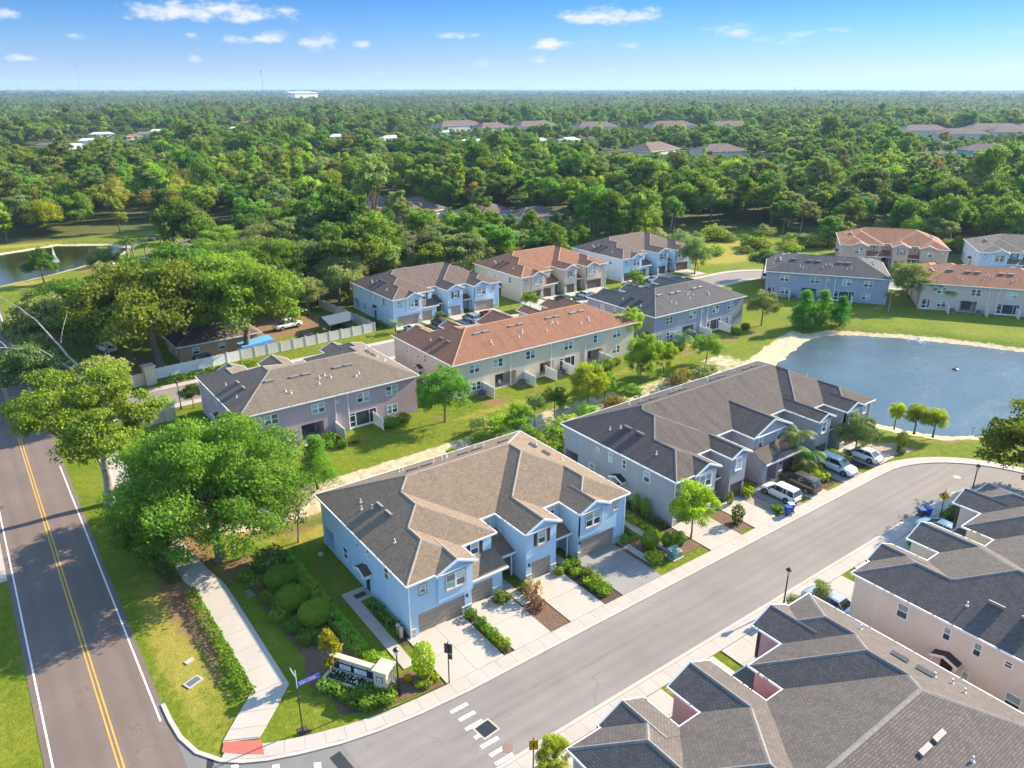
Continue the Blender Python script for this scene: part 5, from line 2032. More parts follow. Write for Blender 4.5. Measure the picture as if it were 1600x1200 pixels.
for (x_, y_, k_) in ((30.7, 47.9, 'bush'), (30.75, 46.4, 'bush'), (30.75, 45.5, 'lime'), (30.75, 44.6, 'bush'), (30.7, 43.7, 'lime'), (30.8, 42.9, 'bush')):
    shrub(k_, x_, y_, BD, .85, group='shrubs between the first two drives')
for (x_, y_, k_) in ((34.5, 48.7, 'bush'), (35.0, 48.1, 'bush'), (34.2, 48.2, 'darkbush')):
    shrub(k_, x_, y_, 'dark shrub beside the second garage of the blue row', .62, group='shrubs beside the second garage')
shrub('dry', 36.9, 46.8, 'leafless brown shrub in the bare mulch bed of the blue row', 1.25, 1.6)
shrub('dry', 36.4, 45.3, 'small withered shrub in the bare mulch bed of the blue row', .9)
for (x_, y_, k_) in ((42.6, 48.4, 'bush'), (43.4, 48.2, 'bush'), (42.6, 47.2, 'lime'), (43.4, 46.4, 'bush'), (42.6, 45.4, 'yellow'), (43.4, 45.0, 'bush'), (42.6, 44.4, 'lime'), (43.4, 43.8, 'lime'), (42.7, 43.3, 'lime')):
    shrub(k_, x_, y_, 'mixed low shrub in the bed between the third and fourth drives', .9, group='shrubs between the third and fourth drives')
for (x_, y_) in ((41.4, 48.3), (37.2, 48.2)):
    shrub('bush', x_, y_, 'small clipped shrub at a garage pier of the blue row', .75, group='pier shrubs of the blue row')
shrub('column', 50.3, 48.3, 'short clipped shrub at the last garage pier of the blue row', .8, .65)
shrub('egg', 51.9, 46.2, 'rounded clipped shrub between the blue and grey rows', .95, .78)
shrub('lime', 50.6, 44.2, 'bright low shrub by the last drive of the blue row', 1.4)
for (x_, y_) in ((53.6, 45.4), (54.3, 45.0), (55.0, 44.7)):
    shrub('column', x_, y_, 'clipped upright shrub in the bed beside the green utility box', .95, .85, group='upright shrubs by the utility box')
for (x_, y_) in ((56.0, 52.3), (56.1, 51.0)):
    shrub('column', x_, y_, 'tall column shrub against the side wall of the grey row', .95, 1.2, group='column shrubs at the grey wall')
shrub('spruce', 63.3, 43.9, 'dark pointed shrub in the mulch between two drives of the grey row', .95, 1.15)
shrub('yellow', 69.4, 47.3, 'yellow-green clump beside the pebble bed', 1.5)
shrub('lime', 69.2, 42.9, 'small yellow-green grass clump by the blue bins', .9)
shrub('column', 65.9, 47.0, 'slim shrub at the second garage of the grey row', .7, .9)
for (x_, y_, k_, s_) in ((79.0, 44.4, 'lime', 1.5), (80.2, 44.0, 'yellow', 1.3), (80.6, 45.4, 'lime', 1.4), (79.2, 46.2, 'wild', .6), (80.6, 47.6, 'wild', .55)):
    shrub(k_, x_, y_, 'lush shrub under the palms beside the brown car', s_, group='shrubs under the palms')
shrub('spruce', 96.2, 42.9, 'dark conical shrub on the bed at the street bend', 1.05, 1.25)
shrub('darkbush', 95.0, 42.2, 'small dark shrub at the street bend', .5)
for (x_, y_, s_, k_) in ((74.7, 29.9, 1.1, 'bush'), (82.7, 30.2, 1.2, 'bush'), (83.1, 29.3, 1.2, 'darkbush'), (40.2, 28.6, 1.0, 'yellow'), (31.9, 29.4, 1.2, 'bush'), (32.8, 29.8, 1.1, 'lime')):
    shrub(k_, x_, y_, {'bush': 'green shrub before a garage across the front street', 'darkbush': 'dark shrub by the curve warning sign', 'yellow': 'bright yellow flowering shrub at the pink row', 'lime': 'lime shrub at the pink row'}[k_], s_, group='shrubs across the front street')
for (x_, y_, s_) in ((57.6, 30.3, 1.15), (54.4, 30.6, 1.0)):
    place_tree('young_sparse', x_, y_, 'wispy upright bush beside the silver car drive', .42 * s_, name='bush', group='wispy bushes by the silver car', cat='bush')
# back gardens
for (x_, y_, k_, s_) in ((34.6, 88.6, 'bush', 1.1), (38.5, 88.0, 'lime', 1.0), (36.4, 87.6, 'bush', 1.0), (44.6, 89.6, 'wild', .62), (47.0, 90.2, 'wild', .55), (35.3, 89.6, 'bush', 1.5)):
    shrub(k_, x_, y_, 'garden shrub against the back of the mauve row', s_, group='garden shrubs of the mauve row')
for (x_, y_, k_, s_) in ((82.3, 88.7, 'wild', .85), (85.8, 89.0, 'wild', .75), (88.8, 89.8, 'darkbush', .7)):
    shrub(k_, x_, y_, 'leafy shrub hiding a patio of the cream row', s_, group='patio shrubs of the cream row')
for (x_, y_, k_, s_) in ((111.0, 88.2, 'bush', 1.2), (120.0, 88.8, 'wild', .5), (103.6, 88.6, 'wild', .62), (124.0, 89.6, 'darkbush', .8)):
    shrub(k_, x_, y_, 'garden shrub against the back of the slate row', s_, group='garden shrubs of the slate row')
for (x_, y_, k_, s_) in ((58.8, 70.5, 'wild', 1.25), (55.4, 69.6, 'wild', 1.2), (53.2, 72.4, 'wild2', 1.1), (56.2, 72.6, 'wild', 1.1), (51.6, 76.6, 'wild2', .8), (63.2, 72.6, 'wild2', 1.0), (69.2, 75.4, 'wild2', .75), (75.0, 75.8, 'goldbrush', .8), (80.4, 77.6, 'wild', .8), (92.6, 77.8, 'goldbrush', .8), (95.6, 76.4, 'olive', .62), (90.0, 76.8, 'goldbrush', .7), (99.0, 77.6, 'goldbrush', .55), (54.6, 66.5, 'wild', 1.0), (47.0, 77.2, 'lime', 1.0), (53.8, 80.2, 'olive', .7), (56.6, 79.4, 'wild2', .8)):
    shrub(k_, x_, y_, 'wild scrub growing in the swale behind the front rows', s_, group='scrub in the swale')
for (x_, y_, s_) in ((97.6, 71.6, 1.0), (100.2, 68.4, 1.0), (101.0, 65.0, 1.15)):
    shrub('wild2', x_, y_, 'bright bush on the near pond bank behind the grey row', s_ * .75, group='bushes on the near pond bank')
MEADOW = 'bushy growth in the meadow before the woods'
for i_ in range(26):
    r_ = random.Random(900 + i_)
    x_, y_ = r_.uniform(168, 210), r_.uniform(128, 160)
    if (x_ - 164) * .575 * 0 + y_ < 118 + (x_ - 168) * -.4 + 6:
        continue
    shrub(r_.choice(['wild', 'wild2', 'goldbrush', 'olive', 'goldbrush']), x_, y_, MEADOW, r_.uniform(.8, 1.7), group='meadow bushes')


# ------------------------------------------------------------------ palms
def palm_mesh(seed, h, nf, fl, trunk_r=.16, leaf='leaf_palm'):
    rs = np.random.RandomState(seed)
    b = MB()
    b.tube((0, 0, -.1), (.05 * h, 0, h), trunk_r * 1.2, trunk_r, 9)
    trunk = b.mesh('trunk', MT['palm_bark'])
    V, F, T = [], [], []
    for k in range(nf):
        a = 2 * math.pi * k / nf + rs.uniform(-.2, .2)
        up = rs.uniform(.05, 1.15)
        L = fl * rs.uniform(.8, 1.1)
        p = np.array([.05 * h, 0, h])
        d = np.array([math.cos(a) * math.cos(up), math.sin(a) * math.cos(up), math.sin(up)])
        seg = 7
        tt = rs.rand()
        for s_ in range(seg):
            q = p + d * L / seg
            side = np.cross(d, (0, 0, 1))
            side /= np.linalg.norm(side) + 1e-9
            w = .30 * L * math.sin(math.pi * (s_ + .7) / (seg + 1.2)) * .9
            for sg in (-1, 1):
                for j in range(2):
                    o_ = p + (q - p) * (j / 2)
                    tip = o_ + side * sg * w + d * w * .55 - np.array([0, 0, .35 * w])
                    i = len(V)
                    V += [o_, o_ + (q - p) * .34, tip, tip - d * .04]
                    F.append((i, i + 1, i + 2, i + 3))
                    T.append(.3 + .5 * tt + .2 * rs.rand())
            p = q
            d = d - np.array([0, 0, .26])
            d /= np.linalg.norm(d)
    return trunk, fast_mesh('fronds', np.array(V), np.array(F), MT[leaf], np.array(T))


PALM = {'tall': palm_mesh(1, 4.3, 16, 2.3), 'short': palm_mesh(2, 2.0, 14, 1.9, .14), 'sabal': palm_mesh(3, 5.5, 22, 1.9, .2)}


def palm(key, x, y, label, s=1.0, group=None):
    r = thing('palm_tree', label, 'palm', (x, y, 0), (x * 3.3 + y) % 6.28, group)
    r.scale = (s, s, s)
    obj('trunk', PALM[key][0], r)
    obj('fronds', PALM[key][1], r)


palm('tall', 79.4, 47.6, 'tallest palm of the clump between the brown and white cars', 1.15)
palm('short', 80.3, 46.2, 'shorter palm of the clump between the brown and white cars', 1.35)
palm('short', 78.8, 46.2, 'lowest palm of the clump between the brown and white cars', 1.0)
for (x_, y_, s_) in ((170.0, 74.6, 1.1), (171.0, 72.7, .95)):
    palm('tall', x_, y_, 'garden palm against the back of the tan row', s_, 'palms of the tan row')
palm('short', 104.6, 88.7, 'low palm against the back of the slate row', 1.3)
palm('tall', 159.0, 79.2, 'palm at the back corner of the blue-grey row', .9)
palm('short', 66.6, 128.9, 'short palm by the walk of the light blue row', 1.0)
for (x_, y_, s_) in ((37.6, 227.5, 1.15), (39.5, 229, 1.0), (41.8, 224, 1.0), (47.5, 232, 1.1), (50.5, 229.5, .95), (53, 236, 1.0), (44.6, 221, 1.0), (60, 238, 1.0), (63, 233, 1.05), (56, 228, .9)):
    palm('sabal', x_, y_, 'cabbage palm in the planting by the far parking area', s_, 'cabbage palms by the parking area')


# ------------------------------------------------------------------ fixtures around the houses
ac_mesh = MB().box(-.42, .42, -.42, .42, .06, .72).box(-.45, .45, -.45, .45, .72, .78).mesh('cabinet', MT['ac_blue'])
ac_fan = MB().lathe([(.0, .79), (.3, .79), (.33, .77)], 14).mesh('fan_grille', MT['lamp_black'])
ac_pad = MB().box(-.55, .55, -.55, .55, 0, .06).mesh('pad', MT['concrete'])


def condenser(key, x, label, y=None, group='air conditioners behind the rows'):
    kw = dict(ROWS)[key]
    yb = (19.6 if kw['six'] else 19.5) + .55 if y is None else y
    r = thing('air_conditioner', label, 'air conditioner', row_pt(key, x, yb), kw['ang'], group)
    obj('cabinet', ac_mesh, r)
    obj('fan_grille', ac_fan, r)
    obj('pad', ac_pad, r)


def privacy(key, x, label, L=3.0):
    kw = dict(ROWS)[key]
    yb = (19.25 if kw['six'] else 19.15)
    r = thing('privacy_fence', label, 'fence', row_pt(key, x, yb), kw['ang'] + PI2, 'patio privacy fences')
    n = 2
    for k in range(n):
        obj('panel', cached(('pv', round(L / n, 2)), lambda: MB().box(.05, L / n - .05, -.03, .03, .08, 1.72).box(.0, L / n, -.05, .05, 1.72, 1.8).mesh('panel', MT['vinyl_white'])), r, Matrix.Translation((k * L / n, 0, 0)))
    for k in range(n + 1):
        obj('post', cached('pvpost', lambda: MB().box(-.06, .06, -.06, .06, 0, 1.92).mesh('post', MT['vinyl_white'])), r, Matrix.Translation((k * L / n + .05 * (k == 0), 0, 0)))


names = {'mauve': 'mauve', 'slate': 'slate', 'bluegrey': 'blue-grey', 'tan': 'tan', 'cream6': 'cream'}
for key in ('mauve', 'slate', 'bluegrey', 'tan'):
    for x_ in (7.6, 13.4, 20.7):
        privacy(key, x_, 'white vinyl privacy fence behind the %s row patio' % names[key])
    for x_ in (19.6, 14.6):
        condenser(key, x_, 'grey air conditioner behind the %s row' % names[key])
for x_ in (8.6, 17.0, 20.8, 25.2, 33.4):
    privacy('cream6', x_, 'white vinyl privacy fence behind the cream row patio')
for x_ in (34.2, 26.4, 18.0, 7.6):
    condenser('cream6', x_, 'grey air conditioner behind the cream row')
# bench and small things on the mauve patio
bn = thing('garden_bench', 'white slatted garden bench on the mauve row lawn', 'bench', (32.9, 90.0, 0), 0)
for k in range(4):
    MB().box(-.7, .7, -.25 + k * .13, -.15 + k * .13, .42, .45).build('seat_slat', MT['trim'], bn)
for k in range(3):
    MB().box(-.7, .7, .26, .29, .55 + k * .13, .65 + k * .13).build('back_slat', MT['trim'], bn)
for sx in (-.62, .62):
    for sy in (-.2, .25):
        MB().box(sx - .03, sx + .03, sy - .03, sy + .03, 0, .9 if sy > 0 else .42).build('leg', MT['trim'], bn)
gr = thing('grill', 'black covered grill on the mauve row patio', 'grill', (40.6, 93.0, .1), 0)
MB().box(-.45, .45, -.25, .25, .7, .95).build('firebox', MT['lamp_black'], gr)
MB().tube((-.45, 0, .95), (.45, 0, .95), .25, .25, 10).build('lid', MT['lamp_black'], gr)
for sx in (-.4, .4):
    for sy in (-.2, .2):
        MB().box(sx - .025, sx + .025, sy - .025, sy + .025, 0, .7).build('leg', MT['lamp_black'], gr)


# patio chairs
def patio_chair(x, y, a, label, group):
    r = thing('patio_chair', label, 'chair', (x, y, .06), a, group)
    obj('seat', cached('pc_s', lambda: MB().box(-.25, .25, -.25, .25, .4, .46).mesh('seat', MT['vinyl_tan'])), r)
    obj('backrest', cached('pc_b', lambda: MB().box(-.25, .25, .22, .27, .46, .95).mesh('backrest', MT['vinyl_tan'])), r)
    for sx in (-.22, .22):
        for sy in (-.22, .22):
            obj('leg', cached('pc_l', lambda: MB().box(-.02, .02, -.02, .02, 0, .4).mesh('leg', MT['lamp_black'])), r, Matrix.Translation((sx, sy, 0)))


for (lx, a) in ((9.0, .3), (10.6, -.4)):
    p = row_pt('cream6', 39.2 - 10.0 - 19.6 + lx, 18.4)
for (x_, y_, a) in ((65.2, 93.6, .4), (66.4, 93.4, -.4), (76.4, 93.6, .3)):
    patio_chair(x_, y_, a, 'tan patio chair in a recess of the cream row', 'patio chairs of the cream row')

# lamp posts
def lamp_post(x, y, h, label, group='street lamps of the estate'):
    r = thing('street_lamp', label, 'street lamp', (x, y, 0), 0, group)
    MB().lathe([(.17, 0), (.17, .25), (.1, .4), (.075, .9), (.055, h - .75), (.09, h - .7)], 10).build('pole', MT['lamp_black'], r, True)
    MB().lathe([(.1, h - .7), (.13, h - .62), (.22, h - .2), (.2, h - .18)], 10).build('lantern', LANT, r)
    MB().lathe([(.27, h - .2), (.25, h - .12), (.08, h + .02), (.03, h + .1), (0, h + .16)], 10).build('cap', MT['lamp_black'], r)


LANT = plain('lantern_glass', (.55, .55, .5), .25)
lamp_post(20.95, 43.6, 4.5, 'black lamp post beside the entrance sign pillar')
lamp_post(54.9, 32.0, 4.3, 'black lamp post by the drive of the silver car')
lamp_post(90.0, 31.2, 4.4, 'black lamp post on the inner side of the street bend')
lamp_post(22.4, 114.2, 4.4, 'black lamp post by the gate column of the back street')

# sign posts
SIGNB = plain('sign_blue', (.022, .04, .46), .4, var=.03)
SIGNY = plain('sign_yellow', (.62, .33, .012), .45, var=.05)
SIGNW = plain('sign_white', (.78, .78, .78), .45, var=.03)
SIGNG = plain('sign_green_white', (.45, .62, .52), .4)


def text_obj(txt, size, mat, parent, M, name='lettering'):
    cu = bpy.data.curves.new('txt', 'FONT')
    cu.body = txt
    cu.size = size
    cu.align_x = 'CENTER'
    cu.align_y = 'CENTER'
    cu.extrude = .004
    tmp = bpy.data.objects.new('txt', cu)
    COL.objects.link(tmp)
    dg = bpy.context.evaluated_depsgraph_get()
    me = bpy.data.meshes.new_from_object(tmp.evaluated_get(dg))
    bpy.data.objects.remove(tmp)
    bpy.data.curves.remove(cu)
    me.materials.clear()
    me.materials.append(mat)
    return obj(name, me, parent, M)


ss = thing('street_name_sign', 'street name post with a blue name plate on the corner lawn', 'street sign', (13.3, 44.5, 0), 0)
MB().tube((0, 0, 0), (0, 0, 4.1), .055, .05, 8).build('pole', MT['lamp_black'], ss)
MB().tube((0, 0, 4.1), (0, 0, 5.75), .03, .03, 8).build('upper_pole', SIGNG, ss)
MB().box(.06, 1.75, -.012, .012, 4.25, 4.62).build('name_plate', SIGNB, ss)
MB().box(.09, 1.72, -.013, -.0125, 4.28, 4.30).build('plate_border', SIGNW, ss)
MB().box(.09, 1.72, -.013, -.0125, 4.57, 4.59).build('plate_border', SIGNW, ss)
text_obj('Cabin Creek', .25, SIGNW, ss, Matrix.Translation((.8, -.018, 4.435)) @ Matrix.Rotation(PI2, 4, 'X'))
MB().box(-.012, .012, .05, 1.1, 4.95, 5.2).build('cross_plate', SIGNG, ss)
MB().lathe([(.3, 0), (.26, .05), (0, .07)], 10).build('base_mound', MT['mulch_dark'], ss)

bs = thing('traffic_sign', 'black sign post seen from behind at the first drive', 'traffic sign', (24.75, 42.15, 0), math.radians(-52))
MB().tube((0, 0, 0), (0, 0, 4.2), .055, .045, 8).build('pole', MT['lamp_black'], bs)
MB().box(-.34, .34, .04, .06, 3.0, 3.95).build('sign_plate', MT['lamp_black'], bs)
MB().prism([(-.02, .045), (.32, .045), (.32, .065), (-.02, .065)], 2.45, 2.95).build('lower_plate', MT['lamp_black'], bs)

cs = thing('traffic_sign', 'yellow diamond curve warning sign with a black arrow by the bins', 'traffic sign', (82.2, 31.0, 0), math.radians(-78))
MB().tube((0, 0, 0), (0, 0, 3.85), .05, .04, 8).build('pole', MT['lamp_black'], cs)
dm = .62
b = MB()
i = 0
for yy in (-.075, -.05):
    b.v += [(0, yy, 3.0 - dm), (dm, yy, 3.0), (0, yy, 3.0 + dm), (-dm, yy, 3.0)]
b.f += [(0, 1, 2, 3), (7, 6, 5, 4), (0, 4, 5, 1), (1, 5, 6, 2), (2, 6, 7, 3), (3, 7, 4, 0)]
b.mi += [0] * 6
b.build('sign_plate', SIGNY, cs)
b = MB()
for q in ([(-.06, 2.68), (.06, 2.68), (.06, 2.98), (-.06, 2.92)], [(-.06, 2.92), (.06, 2.98), (-.14, 3.2), (-.24, 3.12)], [(-.24, 3.12), (-.10, 3.22), (-.10, 3.3), (-.34, 3.28)]):
    b.poly([(x, -.079, z) for x, z in q])
b.build('arrow', MT['lamp_black'], cs)

yb = thing('traffic_sign', 'yellow warning sign half hidden by the crape myrtle at the crossing', 'traffic sign', (25.0, 31.4, 0), math.radians(-30))
MB().tube((0, 0, 0), (0, 0, 3.1), .05, .04, 8).build('pole', MT['lamp_black'], yb)
MB().box(-.32, .32, -.07, -.05, 2.1, 2.95).build('sign_plate', SIGNY, yb)
MB().box(-.06, .06, -.075, -.0705, 2.35, 2.7).build('symbol', MT['lamp_black'], yb)

ns = thing('sign_post', 'small notice sign on a post on the lawn by the pond', 'sign', (107.5, 39.0, 0), math.radians(-40))
MB().tube((0, 0, 0), (0, 0, 1.7), .03, .03, 6).build('pole', MT['metal_grey'], ns)
MB().box(-.3, .3, -.03, -.01, 1.25, 1.7).build('sign_plate', SIGNG, ns)

# monument sign
CREAMW = stucco('stucco_monument', (.56, .47, .34))
mo = thing('entrance_sign', 'cream stucco entrance monument with dark name panel, planter and pillar', 'monument sign', (20.35, 44.75, 0), math.radians(121.5))
# local +x runs from the pillar along the wall, outside face is +y (towards the road corner)
MB().box(.5, 5.0, -.18, .18, 0, 1.75).box(.45, 5.1, -.26, .26, 1.75, 1.9).build('sign_wall', CREAMW, mo)
MB().box(-.62, .55, -.62, .75, 0, 2.15).box(-.70, .63, -.70, .83, 2.15, 2.32).build('pillar', CREAMW, mo)
pb = MB()
pb.box(.56, 5.1, 1.15, 1.4, 0, .5)
pb.box(4.85, 5.1, .19, 1.15, 0, .5)
pb.build('planter', CREAMW, mo)
MB().box(.56, 4.85, .19, 1.15, 0, .38).build('planter_soil', MT['mulch_dark'], mo)
NAVY = plain('sign_panel_navy', (.015, .018, .045), .5)
pn = MB().box(.85, 4.65, .181, .22, .75, 1.42).build('name_panel', NAVY, mo)
for (xa, xb) in ((1.55, 2.7), (3.05, 4.1)):
    MB().box(xa, xb, .221, .235, .86, 1.30).build('letter_plate', SIGNW, pn)
    n_l = 5
    for k in range(n_l):
        xx = xa + .12 + k * .165
        lb = MB().box(xx, xx + .03, .2355, .242, .95, 1.22)
        lb.box(xx + .03, xx + .10, .2355, .242, 1.19 if k % 2 else .95, 1.22 if k % 2 else .98)
        lb.box(xx + .03, xx + .09, .2355, .242, 1.07, 1.10)
        lb.build('letter', NAVY, pn)
for xx in (1.3, 2.87, 4.3):
    MB().lathe([(0, .02), (.19, .02), (.19, 0)], 12).build('medallion', NAVY, pn).matrix_local = Matrix.Translation((xx, .222, 1.08)) @ Matrix.Rotation(-PI2, 4, 'X')
pq = MB().box(-.3, .28, .751, .79, 1.25, 1.75).build('plaque', NAVY, mo)
MB().box(-.22, .2, .791, .80, 1.32, 1.68).build('plaque_face', SIGNW, pq)
for k in range(3):
    MB().box(-.14 + .1 * k, -.08 + .1 * k, .8005, .806, 1.42, 1.58).build('numeral', NAVY, pq)
for xx in (1.4, 2.8, 4.2):
    MB().tube((xx, .19, 1.62), (xx, .42, 1.62), .02, .02, 6).tube((xx - .0, .42, 1.66), (xx, .42, 1.56), .06, .07, 8).build('sign_light', MT['lamp_black'], mo)
rs_ = np.random.RandomState(8)
Pp = np.stack([rs_.uniform(.7, 4.75, 900), rs_.uniform(.25, 1.1, 900), rs_.uniform(.4, .62, 900)], 1)
V_, F_ = leaves(Pp, np.tile((0, 0, 1.0), (900, 1)), .14, rs_)
pf = obj('planter_foliage', fast_mesh('planter_foliage', V_, F_, MT['leaf_dark'], rs_.rand(900)), mo)
pf['kind'] = 'stuff'
Pp = np.stack([rs_.uniform(.7, 4.75, 110), rs_.uniform(.25, 1.1, 110), rs_.uniform(.6, .68, 110)], 1)
V_, F_ = leaves(Pp, np.tile((0, 0, 1.0), (110, 1)), .15, rs_)
pf = obj('planter_flowers', fast_mesh('planter_flowers', V_, F_, MT['white_flower'], rs_.rand(110)), mo)
pf['kind'] = 'stuff'
lb_ = MB().box(-.3, .3, -.2, .2, 0, .45).box(-.33, .33, -.23, .23, .45, .52).build('utility_box', SIGNW)
lb_.location = (17.9, 49.1, 0)
lb_.rotation_euler = (0, 0, .5)
tag(lb_, 'small white utility box beside the magnolia', 'utility box')

# utility boxes, meters, lids
ut = thing('transformer_box', 'green pad-mounted utility box between the blue and grey rows', 'utility box', (52.9, 43.6, 0), .0)
UGREEN = plain('transformer_green', (.16, .24, .20), .55)
MB().box(-.75, .75, -.65, .65, 0, .08).build('pad', MT['concrete'], ut)
MB().prism([(-.6, -.5), (.6, -.5), (.6, .5), (-.6, .5)], .08, [.7, .7, .95, .95]).build('cabinet', UGREEN, ut)
MB().prism([(-.63, -.55), (.63, -.55), (.63, .53), (-.63, .53)], [.702, .702, .952, .952], [.76, .76, 1.01, 1.01]).build('lid', UGREEN, ut)
for (x_, y_, L_, w_, lab) in ((8.1, 54.6, 1.35, .85, 'concrete framed meter vault in the verge grass'), (8.5, 57.3, .75, .45, 'small pale valve lid in the verge grass')):
    r = thing('meter_vault', lab, 'utility cover', (x_, y_, 0), .35)
    MB().box(-L_ / 2, L_ / 2, -w_ / 2, w_ / 2, 0, .09).build('frame', MT['concrete'], r)
    if L_ > 1:
        MB().box(-L_ / 2 + .15, L_ / 2 - .15, -w_ / 2 + .13, w_ / 2 - .13, .09, .1).build('lid', MT['ac_blue'], r)
for k in range(3):
    o_ = MB().box(-.3, .3, -.1, .1, 0, .06).build('valve_lid', UGREEN)
    o_.location = (15.6 + .05 * k, 63.9 - .45 * k, .03)
    tag(o_, 'green valve lid in the lawn beside the path', 'utility cover', 'valve lids beside the path')
for k in range(2):
    r = thing('utility_meter', 'cream meter cabinet at the front corner of the blue row', 'meter', (24.35, 49.4 + .55 * k, 0), 0, 'meters at the blue row corner')
    MB().tube((0, 0, 0), (0, 0, .95), .19, .19, 10).tube((0, 0, .95), (0, 0, 1.02), .21, .17, 10).build('body', CREAMW, r)
dmt = MB().box(-.55, .55, -.35, .35, 0, .02).build('door_mat', MT['door_dark'])
dmt.location = (24.0, 56.9, .08)
tag(dmt, 'dark door mat on the side porch of the blue row', 'door mat')
st1 = MB().lathe([(0, .0), (.3, .0), (.3, .25), (.2, .33), (0, .34)], 10).build('planter_pot', MT['concrete'])
st1.location = (23.7, 65.4, 0)
tag(st1, 'pale round pot at the back corner of the blue row', 'pot')


# wheeled bins
def bin_(x, y, a, body, lid, label):
    r = thing('wheelie_bin', label, 'bin', (x, y, .1), a)
    b = MB().prism([(-.24, -.28), (.24, -.28), (.24, .28), (-.24, .28)], .08, .09)
    b = MB()
    lo = [(-.23, -.26, .08), (.23, -.26, .08), (.23, .26, .08), (-.23, .26, .08)]
    hi = [(-.30, -.36, .98), (.30, -.36, .98), (.30, .36, .98), (-.30, .36, .98)]
    b.v += lo + hi
    b.f += [(0, 3, 2, 1), (4, 5, 6, 7), (0, 1, 5, 4), (1, 2, 6, 5), (2, 3, 7, 6), (3, 0, 4, 7)]
    b.mi += [0] * 6
    b.build('body', body, r)
    MB().prism([(-.33, -.42), (.33, -.42), (.33, .40), (-.33, .40)], .985, [1.02, 1.02, 1.1, 1.1]).build('lid', lid, r)
    MB().tube((-.25, .44, 1.0), (.25, .44, 1.0), .025, .025, 6).build('handle', body, r)
    for s in (-1, 1):
        MB().tube((s * .27, .3, .1), (s * .33, .3, .1), .11, .11, 10).build('wheel', MT['lamp_black'], r)


BINB = plain('bin_blue', (.012, .075, .42), .45, var=.05)
BING = plain('bin_grey', (.05, .055, .065), .5, var=.05)
BINLID = plain('bin_lid_pale', (.42, .46, .52), .5)
bin_(69.35, 41.65, 2.6, BINB, BINB, 'bright blue wheeled bin at the kerb of the grey row')
bin_(70.15, 41.85, 2.6, BING, BINLID, 'dark wheeled bin with pale lid beside the bright blue bin')
bin_(81.0, 32.5, -.5, BING, BINLID, 'grey wheeled bin with white lid near the curve warning sign')
bin_(81.85, 32.2, -.5, BINB, BINB, 'blue wheeled bin near the curve warning sign')
bin_(51.3, 31.4, .1, BINB, BINLID, 'pale blue wheeled bin standing by the pink row kerb')


# ------------------------------------------------------------------ vehicles
def carpaint(name, c, metal=.0):
    t = NT(name)
    t.col(c)
    t.rough(.28)
    t.b.inputs['Metallic'].default_value = metal
    t.b.inputs['Coat Weight'].default_value = .6
    t.b.inputs['Coat Roughness'].default_value = .05
    return t.m


CARGLASS = glass_mat('car_glass', (.012, .015, .018), .05)
TYRE = plain('tyre', (.015, .015, .016), .8)
RIM = plain('rim', (.35, .35, .36), .35, .8)
LAMPR = plain('tail_lamp', (.42, .018, .012), .25)
LAMPW = plain('head_lamp', (.75, .77, .8), .15)
PLASTIC = plain('black_plastic', (.03, .03, .032), .6)

CAR = {
    'suv': dict(L=4.65, W=.94, top=[(0, .55), (.05, .9), (.14, 1.04), (.6, 1.08), (3.0, 1.08), (3.45, 1.06), (4.05, 1.0), (4.42, .9), (4.58, .76), (4.65, .5)], gh=(.10, 3.62, .36, 2.72, 1.70), bot=.28),
    'sedan': dict(L=4.75, W=.91, top=[(0, .5), (.06, .82), (.2, .94), (.9, .97), (3.1, .94), (3.5, .91), (4.2, .82), (4.55, .72), (4.7, .6), (4.75, .42)], gh=(.38, 3.72, 1.15, 2.55, 1.45), bot=.22),
    'pickup': dict(L=5.8, W=1.0, top=[(0, .7), (.06, 1.08), (.5, 1.12), (2.0, 1.12), (4.1, 1.15), (4.4, 1.14), (5.4, 1.08), (5.68, .98), (5.8, .6)], gh=(1.95, 4.5, 2.15, 3.75, 1.88), bot=.38),
}


